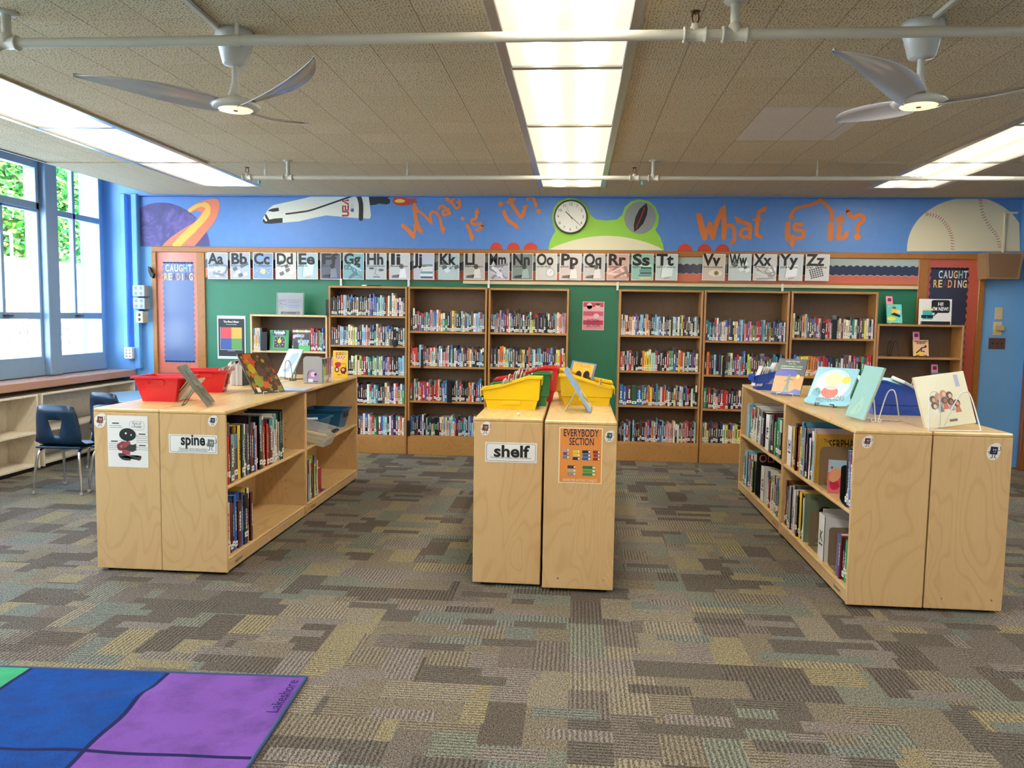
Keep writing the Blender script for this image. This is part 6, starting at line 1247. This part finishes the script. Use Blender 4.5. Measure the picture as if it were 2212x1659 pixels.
def chair(label, loc, rz):
    """school chair facing local +y; blue-green moulded shell with a trapezoid hole, chrome legs"""
    t = thing('school_chair', label, 'chair', loc, rz); c = mat('navy_teal_shell', S(8, 44, 72), .35); hs = .40
    # shell as a bent sheet with thickness: cross-section from back top to seat front
    prof = [(-.20, .735), (-.192, .66), (-.184, .61), (-.176, .545), (-.169, .48), (-.15, .425), (-.10, .398), (0, .39), (.12, .395), (.185, .392), (.205, .37)]
    wid = [.150, .168, .178, .185, .190, .198, .2, .205, .205, .195, .185]
    nx = 12; vs = []; th_ = .009
    for side in (0, 1):
        for (y, z), w in zip(prof, wid):
            for k in range(nx+1):
                u = -1+2*k/nx; x_ = w*u
                if 3 < k < 9 and z in (.61, .545, .48): x_ = (k-6)/2*{.61: .062, .545: .045, .48: .026}[z]
                edge = abs(u)**4
                yy = y+(.03*edge if z > .45 else 0)*(1)+0; zz = z+(.012*edge if z <= .45 else -.012*edge*(1 if z > .72 else 0))
                if z > .72: zz = z-.02*edge
                vs.append((x_, yy-(th_ if side and z > .43 else 0), zz-(th_ if side and z <= .43 else 0)))
    n_ = len(prof); fs = []
    hole = lambda i, k: i in (2, 3) and 4 <= k <= 7
    idx = lambda s, i, k: s*n_*(nx+1)+i*(nx+1)+k
    for i in range(n_-1):
        for k in range(nx):
            if hole(i, k): continue
            fs.append((idx(0, i, k), idx(0, i+1, k), idx(0, i+1, k+1), idx(0, i, k+1))); fs.append((idx(1, i, k), idx(1, i, k+1), idx(1, i+1, k+1), idx(1, i+1, k)))
            for (di, dk, a, b) in ((-1, 0, (i, k), (i, k+1)), (1, 0, (i+1, k+1), (i+1, k)), (0, -1, (i+1, k), (i, k)), (0, 1, (i, k+1), (i+1, k+1))):
                ii, kk = i+di, k+dk
                if ii < 0 or ii >= n_-1 or kk < 0 or kk >= nx or hole(ii, kk): fs.append((idx(0, *a), idx(0, *b), idx(1, *b), idx(1, *a)))
    m = MB(); m.add(vs, fs, sm=True)
    o = m.build('seat_shell', c, t)
    # slope the hole into a trapezoid
    for i in (3,):
        for s in (0, 1):
            for k, x_ in ((4, -.05), (5, -.035), (7, .035), (8, .05)): pass
    bm_ = MB(); bm_.bbox(-.19, .19, -.165, .10, .372, .388, .004); bm_.build('seat_underframe', mat('dark_shell_rib', S(14, 44, 66), .4), t)
    def leg(pts): 
        L_ = thing('leg', None, None) if False else None
        m = MB(); m.tube(smooth_pts(pts, 4), .0115, 12); o = m.build('leg', CHROME, t); e = Vector(pts[-1]); m = MB(); m.lathe([(0, 0), (.016, 0), (.016, .012), (.0125, .02), (.0125, .03)], 14, M=Matrix.Translation((e.x, e.y, 0))); m.build('foot_glide', mat('nickel_glide', (.6, .6, .6), .3, .8), o)
    for s in (-1, 1):
        leg([(s*.15, -.02, .365), (s*.16, -.10, .362), (s*.172, -.15, .33), (s*.19, -.17, .2), (s*.205, -.185, .012)])
        leg([(s*.15, .02, .365), (s*.155, .10, .362), (s*.162, .14, .33), (s*.175, .17, .2), (s*.185, .19, .012)])
    m = MB(); m.tube([(-.155, -.06, .365), (.155, -.06, .365)], .009, 10); m.tube([(-.155, .07, .365), (.155, .07, .365)], .009, 10); m.build('cross_bar', CHROME, t)
    return t
a = at(68, 1068, 'z', 0); b = at(175, 1069, 'z', 0); mid_ = (a+b)/2
chair('dark blue school chair with chrome legs seen from behind, nearest the left edge', (mid_.x+.01, mid_.y+.185, 0), .0)
c_ = at(192, 1066, 'z', 0); chair('dark blue school chair mostly hidden by the leftmost cabinet', (c_.x+.20, c_.y+.2, 0), -.08)
c_ = at(167, 1022, 'z', 0); chair('dark blue school chair standing behind the other two chairs', (c_.x+.2, c_.y+.35, 0), -.25)
tb = thing('round_table', 'round blue-grey topped table behind the chairs by the left window', 'table', (-4.17, 7.62, 0)); th_t = .655
m = MB(); m.lathe([(0, th_t-.028), (.575, th_t-.028), (.60, th_t-.022), (.606, th_t-.012), (.602, th_t-.002), (.59, th_t), (0, th_t)], 64); m.build('table_top', mat('blue_grey_laminate', S(112, 142, 160), .3), tb)
for k in range(4):
    a = PI/4+k*PI/2; m = MB(); m.tube([(.42*math.cos(a), .42*math.sin(a), th_t-.03), (.45*math.cos(a), .45*math.sin(a), .005)], .016, 12); m.build('leg', mat('chrome_black', (.25, .25, .27), .3, .8), tb)
# ---------------------------------------------------------------- rug
rg = thing('area_rug', 'colourful area rug of blue, purple and green squares edged in navy, in the lower left', 'rug', (0, 0, 0))
c0_ = at(662, 1467, 'z', 0); e1 = at(0, 1444, 'z', 0); e2 = at(537, 1659, 'z', 0)
ux = (e1-c0_).normalized(); uy = (e2-c0_).normalized()
def rp(u, v, z=.009): q = c0_+ux*u+uy*v; return (q.x, q.y, z)
def hump(u, v): 
    return .009+.020*math.exp(-((u-.55)**2/.05+(v-.22-.25*(u-.5))**2/.006))*(1 if u > .08 else 0)+.008*math.exp(-((u-.62)**2/.03+(v-.5)**2/.02))+.004*math.sin(u*9+v*4)**2*min(1, u*8, v*8)
NX_, NY_ = 90, 60; LU, LV = 2.6, 1.9; m = MB(); vs = []
for j in range(NY_+1):
    for i in range(NX_+1): u, v = LU*i/NX_, LV*j/NY_; vs.append(rp(u, v, hump(u, v)))
fs = [(j*(NX_+1)+i, j*(NX_+1)+i+1, (j+1)*(NX_+1)+i+1, (j+1)*(NX_+1)+i) for j in range(NY_) for i in range(NX_)]
x = NT('rug_pile', .9); g = x.n('NewGeometry').outputs['Position']; x.b.inputs['Specular IOR Level'].default_value = .1; pass
def dotv(vec): return x.n('VectorMath', {0: x.n('VectorMath', {0: g, 1: tuple(c0_)}, operation='SUBTRACT').outputs[0], 1: vec}, operation='DOT_PRODUCT').outputs['Value']
det = ux.x*uy.y-ux.y*uy.x; iu = (uy.y/det, -uy.x/det, 0); iv = (-ux.y/det, ux.x/det, 0)
wb = x.math('MULTIPLY_ADD', x.noise(g, 3, 1).outputs[0], .02, -.01)
U, V = x.math('ADD', dotv(iu), wb), x.math('ADD', dotv(iv), wb)
b1, b2, b3 = .575, 1.155, .605
isb = x.math('GREATER_THAN', U, b1); isg = x.math('GREATER_THAN', U, b2)
col_ = x.mix(isb, S(112, 72, 152), S(2, 62, 134)); col_ = x.mix(isg, col_, S(58, 156, 104))
nz = x.noise(g, 7, 5, .65); sm_ = x.noise(g, 160, 2)
col_ = x.mix(x.math('MULTIPLY_ADD', nz.outputs[0], 3.4, -1.5), col_, x.mix(.42, col_, S(34, 24, 60)))
col_ = x.mix(x.math('MULTIPLY_ADD', sm_.outputs[0], 1.0, -.35), col_, x.mix(.06, col_, S(190, 180, 220)))
ln = None
for co, bb_ in ((U, b1), (U, b2), (V, b3)):
    l_ = x.math('LESS_THAN', x.math('ABSOLUTE', x.math('SUBTRACT', co, bb_)), .009); ln = l_ if ln is None else x.math('MAXIMUM', ln, l_)
x.col(x.mix(ln, col_, S(28, 30, 76))); x.bump(sm_.outputs[0], .4, .004)
m.add(vs, fs, sm=True); m.build('pile', x.m, rg)
m = MB()
edge = [rp(0, LV*j/40, hump(0, LV*j/40)*.6) for j in range(40, -1, -1)]+[rp(LU*i/60, 0, hump(LU*i/60, 0)*.6) for i in range(1, 61)]
m.tube([(q[0], q[1], max(.006, q[2])) for q in edge], .0075, 8); m.build('bound_edge', mat('navy_binding', S(32, 62, 104), .7), rg)
m = MB(); m.text('Lakeshore', 0, -.02, .062, 0, S(44, 34, 92), bold=.006, width=.26)
L_ = m.build('maker_name', FABRIC, rg); e = -uy; f_ = Vector((0, 0, 1)).cross(e)
L_.matrix_world = Matrix(((e.x, 0, f_.x, 0), (e.y, 0, f_.y, 0), (0, -1, 0, 0), (0, 0, 0, 1)))
q = at(612, 1516, 'z', 0); L_.matrix_world = Matrix.Translation((q.x, q.y, .024)) @ L_.matrix_world
# ---------------------------------------------------------------- sprinkler pipes and fans
PIPE = mat('white_painted_pipe', S(204, 200, 186), .35)
def pipe(label, Y, z, r, x0, x1, drops, heads, hangs, joints):
    t = thing('sprinkler_pipe', label, 'pipe', (0, Y, z)); m = MB(); m.tube([(x0, 0, 0), (x1, 0, 0)], r, 20)
    m.build('pipe_run', PIPE, t)
    for xx in drops:
        m = MB(); m.tube([(xx, 0, 0), (xx, 0, ZC-z)], r*.9, 16); m.lathe([(r*1.3, 0), (r*1.35, r*1.2), (r*1.1, r*1.9), (r*.9, r*2)], 16, M=Matrix.Translation((xx, 0, 0))); m.lathe([(r*.9, ZC-z-.012), (r*2.2, ZC-z-.006), (r*2.3, ZC-z)], 20, M=Matrix.Translation((xx, 0, 0)))
        Rm = Matrix.Translation((xx, 0, 0)) @ Matrix.Rotation(PI/2, 4, 'Y'); m.lathe([(r, -r*2.4), (r*1.5, -r*2.4), (r*1.5, -r*2.0), (r*1.2, -r*1.9), (r*1.2, r*1.9), (r*1.5, r*2.0), (r*1.5, r*2.4), (r, r*2.4)], 18, M=Rm)
        m.build('ceiling_drop', PIPE, t)
    for xx in heads:
        m = MB(); Rm = Matrix.Translation((xx, 0, 0)) @ Matrix.Rotation(PI/2, 4, 'Y'); m.lathe([(r, -r*2.2), (r*1.45, -r*2.2), (r*1.45, -r*1.8), (r*1.15, -r*1.7), (r*1.15, r*1.7), (r*1.45, r*1.8), (r*1.45, r*2.2), (r, r*2.2)], 18, M=Rm); m.lathe([(r, 0), (r, r*1.4), (r*.7, r*1.6), (r*.7, r*2)], 14, M=Matrix.Translation((xx, 0, 0))); o = m.build('tee_fitting', PIPE, t)
        m = MB(); b_ = r*2; 
        for s in (-1, 1): m.tube([(xx+s*.005, 0, b_), (xx+s*.014, 0, b_+.015), (xx+s*.013, 0, b_+.035), (xx+s*.003, 0, b_+.047)], .0035, 6)
        m.lathe([(0, b_+.047), (.02, b_+.045), (.021, b_+.049), (0, b_+.051)], 14, M=Matrix.Translation((xx, 0, 0))); m.build('sprinkler_head', mat('dark_brass', S(96, 62, 34), .35, .7), o)
    for xx in hangs: m = MB(); m.tube([(xx, 0, r), (xx, 0, ZC-z)], .004, 8); m.lathe([(r*1.12, -.014), (r*1.12, .014)], 18, M=Matrix.Translation((xx, 0, 0)) @ Matrix.Rotation(PI/2, 4, 'Y')); m.bbox(xx-.008, xx+.008, -.006, .006, r, r+.05, .002); m.build('hanger_rod', PIPE, t)
    return t
YP = 3.41; zp = at(1106, 80, 'y', YP).z
t = pipe('thick white sprinkler pipe crossing the ceiling nearest the camera', YP, zp, .0215, at(18, 85, 'y', YP).x, 3.6, [at(14, 60, 'y', YP).x, at(1588, 50, 'y', YP).x], [at(1501, 75, 'y', YP).x], [at(512, 60, 'y', YP).x], [])
YP2 = 6.72; zp2 = at(1106, 384, 'y', YP2).z
t = pipe('thin white sprinkler pipe crossing the ceiling near the back wall', YP2, zp2, .0175, at(530, 383, 'y', YP2).x, 4.6, [at(622, 383, 'y', YP2).x, at(1411, 383, 'y', YP2).x], [at(534, 383, 'y', YP2).x, at(1370, 383, 'y', YP2).x], [at(573, 383, 'y', YP2).x, at(880, 383, 'y', YP2).x, at(1765, 378, 'y', YP2).x], [])
for px in (560, 1388):
    q = at(px, 395, 'y', YP2); m = MB(); m.tube([(0, 0, -.022), (0, 0, -.05)], .008, 8); m.bbox(-.012, .012, -.004, .004, -.055, -.03, .002); o = m.build('pipe_tag', mat('teal_tape', S(90, 170, 170), .6), loc=(q.x, YP2, zp2)); tag(o, 'small teal tape tag hanging under the far sprinkler pipe, %s one' % ('left' if px < 1000 else 'right'), 'tag')
# surface raceways to the fans
FANW = mat('fan_white_enamel', S(214, 214, 208), .22, coat=.4)
FANC = mat('fan_glossy_silver_blade', S(196, 190, 190), .14, coat=.6)
def fan(label, X, Y, rot):
    t = thing('ceiling_fan', label, 'ceiling fan', (X, Y, ZC)); m = MB()
    m.lathe([(0, 0), (.088, 0), (.088, -.03), (.082, -.05), (.056, -.145), (.05, -.152), (.018, -.156)], 36); m.build('canopy', FANW, t)
    m = MB(); m.lathe([(.0155, -.15), (.0155, -.23), (.022, -.25), (.032, -.285), (.05, -.305)], 24); m.build('downrod', FANW, t)
    m = MB(); m.lathe([(.05, -.300), (.07, -.309), (.10, -.325), (.115, -.338), (.10, -.350), (.078, -.354)], 40); m.build('motor_housing', FANW, t)
    m = MB(); m.lathe([(.078, -.352), (.073, -.357), (0, -.358)], 36); e = mat('fan_lamp_glow', (1, .9, .7, 1), .4, emit=(1, .70, .42, 1), es=1.0); m.build('lamp_disc', e, t)
    m = MB(); m.lathe([(0, -.360), (.011, -.360), (.011, -.357)], 14); m.build('lamp_sensor', mat('sensor_dark', S(90, 60, 40), .4), t)
    for k in range(3):
        a0 = rot+k*2*PI/3; vs = []; N_ = 16
        for s in (0, 1):
            for i in range(N_+1):
                f = i/N_; r = .07+.61*f; w = (.085*(1-f)**.6+.075*math.sin(PI*min(1, f*1.05))**.8*.9+.012); sweep = -.35*f*f*0.6; ang = a0+sweep
                z = -.335+.055*f+.02*f*f; tw = .30*(1-f)+.10
                for j in (-1, -.33, .33, 1):
                    d = j*w/2; vs.append((r*math.cos(ang)-d*math.sin(ang)*math.cos(tw), r*math.sin(ang)+d*math.cos(ang)*math.cos(tw), z+d*math.sin(tw)+.01*(1-j*j)-s*.006))
        fs = []; st = (N_+1)*4
        for i in range(N_):
            for j in range(3): q = (i*4+j, i*4+j+1, (i+1)*4+j+1, (i+1)*4+j); fs.append(q[::-1]); fs.append(tuple(v+st for v in q))
            for j in (0, 3): fs.append((i*4+j, (i+1)*4+j, (i+1)*4+j+st, i*4+j+st))
        for i in (0, N_):
            for j in range(3): fs.append((i*4+j, i*4+j+1, i*4+j+1+st, i*4+j+st))
        m = MB(); m.add(vs, fs, sm=True); m.build('blade', FANC, t)
    return t
p = at(508, 96, 'z', ZC); fan('white three-blade ceiling fan with glowing lamp, left of the centre lights', at(508, 160, 'y', 3.68).x, 3.68, 3.70)
fan('white three-blade ceiling fan with glowing lamp, right of the centre lights', at(1990, 130, 'y', 3.68).x, 3.68, 4.08)
for (pa, pb, lab) in (((512, 0), None, ''),):
    pass
for (x0, y0, x1, y1, lab) in ((-1.66, 3.60, -1.52, 1.2, 'beige surface raceway running along the ceiling to the left fan'), (1.475, 3.60, 1.50, 1.2, 'beige surface raceway running along the ceiling to the right fan')):
    d = Vector((x1-x0, y1-y0, 0)); L = d.length; m = MB(); m.bbox(-.012, .012, 0, L, -.018, 0, .003); o = m.build('raceway', PIPE, loc=(x0, y0, ZC), rot=(0, 0, math.atan2(-d.x, d.y))); tag(o, lab, 'raceway')
# ---------------------------------------------------------------- outside
m = MB(); m.box(-60, XW-.25, -30, 60, -.35, -.3); struct(m.build('ground', mat('pale_concrete', S(196, 200, 196), .8)))
bd = thing('building', 'low white building with horizontal siding beyond the windows', 'building', (0, 0, 0))
x = NT('white_siding', .6); g = x.n('NewGeometry').outputs['Position']; s_ = x.n('SeparateXYZ', {0: g}); lap = x.math('GREATER_THAN', x.math('FRACT', x.math('MULTIPLY', s_.outputs[2], 6.5)), .86)
x.col(x.mix(lap, S(226, 232, 232), S(150, 180, 190)))
m = MB(); m.box(-19, -14, 14.2, 40, -.3, 2.45); m.build('siding_wall', x.m, bd); m = MB(); m.box(-19.4, -13.7, 13.9, 40, 2.45, 2.75); m.build('roof_edge', mat('white_fascia', S(230, 232, 230), .6), bd)
m = MB(); m.box(-14.02, -13.98, 15, 17.6, .2, 1.9); m.build('blue_door_panel', x.m, bd)
def tree(label, X, Y, h, r, c1, c2, sd):
    t = thing('tree', label, 'tree', (X, Y, -.3), 0, 'trees beyond the white building'); m = MB(); m.tube([(0, 0, 0), (.1, 0, h*.4), (0, .1, h*.9)], [.25, .18, .05], 8); m.build('trunk', mat('bark', S(90, 74, 60), .9), t)
    rr_ = random.Random(sd); m = MB(); 
    for k in range(7000):
        f = rr_.random()**.8; z = h*(.12+.9*f); rad = r*(1-f)**.55*rr_.uniform(.55, 1.05)*(1+.15*math.sin(f*23+sd)); a = rr_.uniform(0, 2*PI); P = Vector((rad*math.cos(a), rad*math.sin(a), z)); s = rr_.uniform(.16, .30)
        u = Vector((rr_.uniform(-1, 1), rr_.uniform(-1, 1), rr_.uniform(-.6, .6))).normalized(); w = u.orthogonal().normalized(); w.rotate(Matrix.Rotation(rr_.uniform(0, 6), 3, u)); c = S(*[int(a_+(b_-a_)*rr_.random()) for a_, b_ in zip(c1, c2)])
        m.add([P-u*s, P-w*s*.45, P+u*s, P+w*s*.45], [(0, 1, 2, 3)], c)
    m.build('foliage', FABRIC, t)
k = 0
for X, Y, h, r in ((-27, 27, 9.0, 3.2), (-26, 34.5, 9.4, 3.3), (-28, 42, 10, 3.4), (-36, 31, 12, 3.4)):
    tree('bright green conifer beyond the white building, %s' % ['nearest the left picture edge', 'second from the left edge', 'third, seen through the right-hand window bay', 'farthest back'][k], X, Y, h, r, (50, 110, 50), (110, 168, 76), k); k += 1
sb = thing('shrub', 'thin leafy shrub with pink flowers just outside the lower window panes', 'shrub', (-7.6, 9.6, -.3)); m = MB(); rr_ = random.Random(2); tips = []
for k in range(16):
    a = rr_.uniform(0, 6.3); y_ = rr_.uniform(-1.8, 1.6); q = [(0+.2*math.cos(a), y_, 0)]; 
    for j in range(1, 6): q.append((q[-1][0]+rr_.uniform(-.12, .14), q[-1][1]+rr_.uniform(-.14, .14), j*.32))
    m.tube(q, .008, 5); tips.append(q)
m.build('stems', mat('bark', S(90, 74, 60), .9), sb); m = MB()
for q in tips:
    for j in range(60):
        b = q[rr_.randrange(1, 6)]; P = Vector(b)+Vector([rr_.uniform(-.16, .16) for _ in range(3)]); s = .028; u = Vector((rr_.uniform(-1, 1), rr_.uniform(-1, 1), rr_.uniform(-1, 1))).normalized(); w = u.orthogonal()*.5
        m.add([P-u*s, P-w*s, P+u*s, P+w*s], [(0, 1, 2, 3)], S(*((214, 130, 150) if rr_.random() < .12 else (96, 140, 84))))
m.build('leaves', FABRIC, sb)
rl = thing('railing', 'white tubular railing on the roof of the building outside', 'railing', (-14.3, 17.2, 2.75)); m = MB()
for k in range(3): m.tube(smooth_pts([(0, k*.75, 0), (0, k*.75, .55), (0, k*.75+.08, .62), (0, k*.75+.42, .62), (0, k*.75+.5, .55), (0, k*.75+.5, 0)], 3), .035, 8)
m.build('railing_tube', mat('white_rail', S(232, 234, 236), .4), rl)

# white pompoms on and by the bins
for px, py, yy, lab in ((1120, 886, 4.5, 'white pompom lying at the foot of the front yellow bin'),):
    q = at(px, py, 'y', 4.40); m = MB(); m.lathe([(0, -.009), (.006, -.007), (.009, 0), (.006, .007), (0, .009)], 12); o = m.build('pompom', mat('white_fluff', S(226, 224, 220), .9), loc=(q.x, q.y, H_+.009 if py > 850 else q.z)); tag(o, lab, 'pompom')
q = at(800, 616, 'y', 8.40); m = MB(); m.tube([(-.03, 0, .006), (.12, 0, .006)], .006, 8, BLACK); m.bbox(-.09, -.04, -.01, .02, 0, .014, .002, WHITE); o = m.build('marker_pen', PRINT, loc=(q.x, 8.40, at(795, 618, 'y', YFR).z+.001)); tag(o, 'dark pen and small white box lying on top of the leftmost tall bookcase', 'pen')
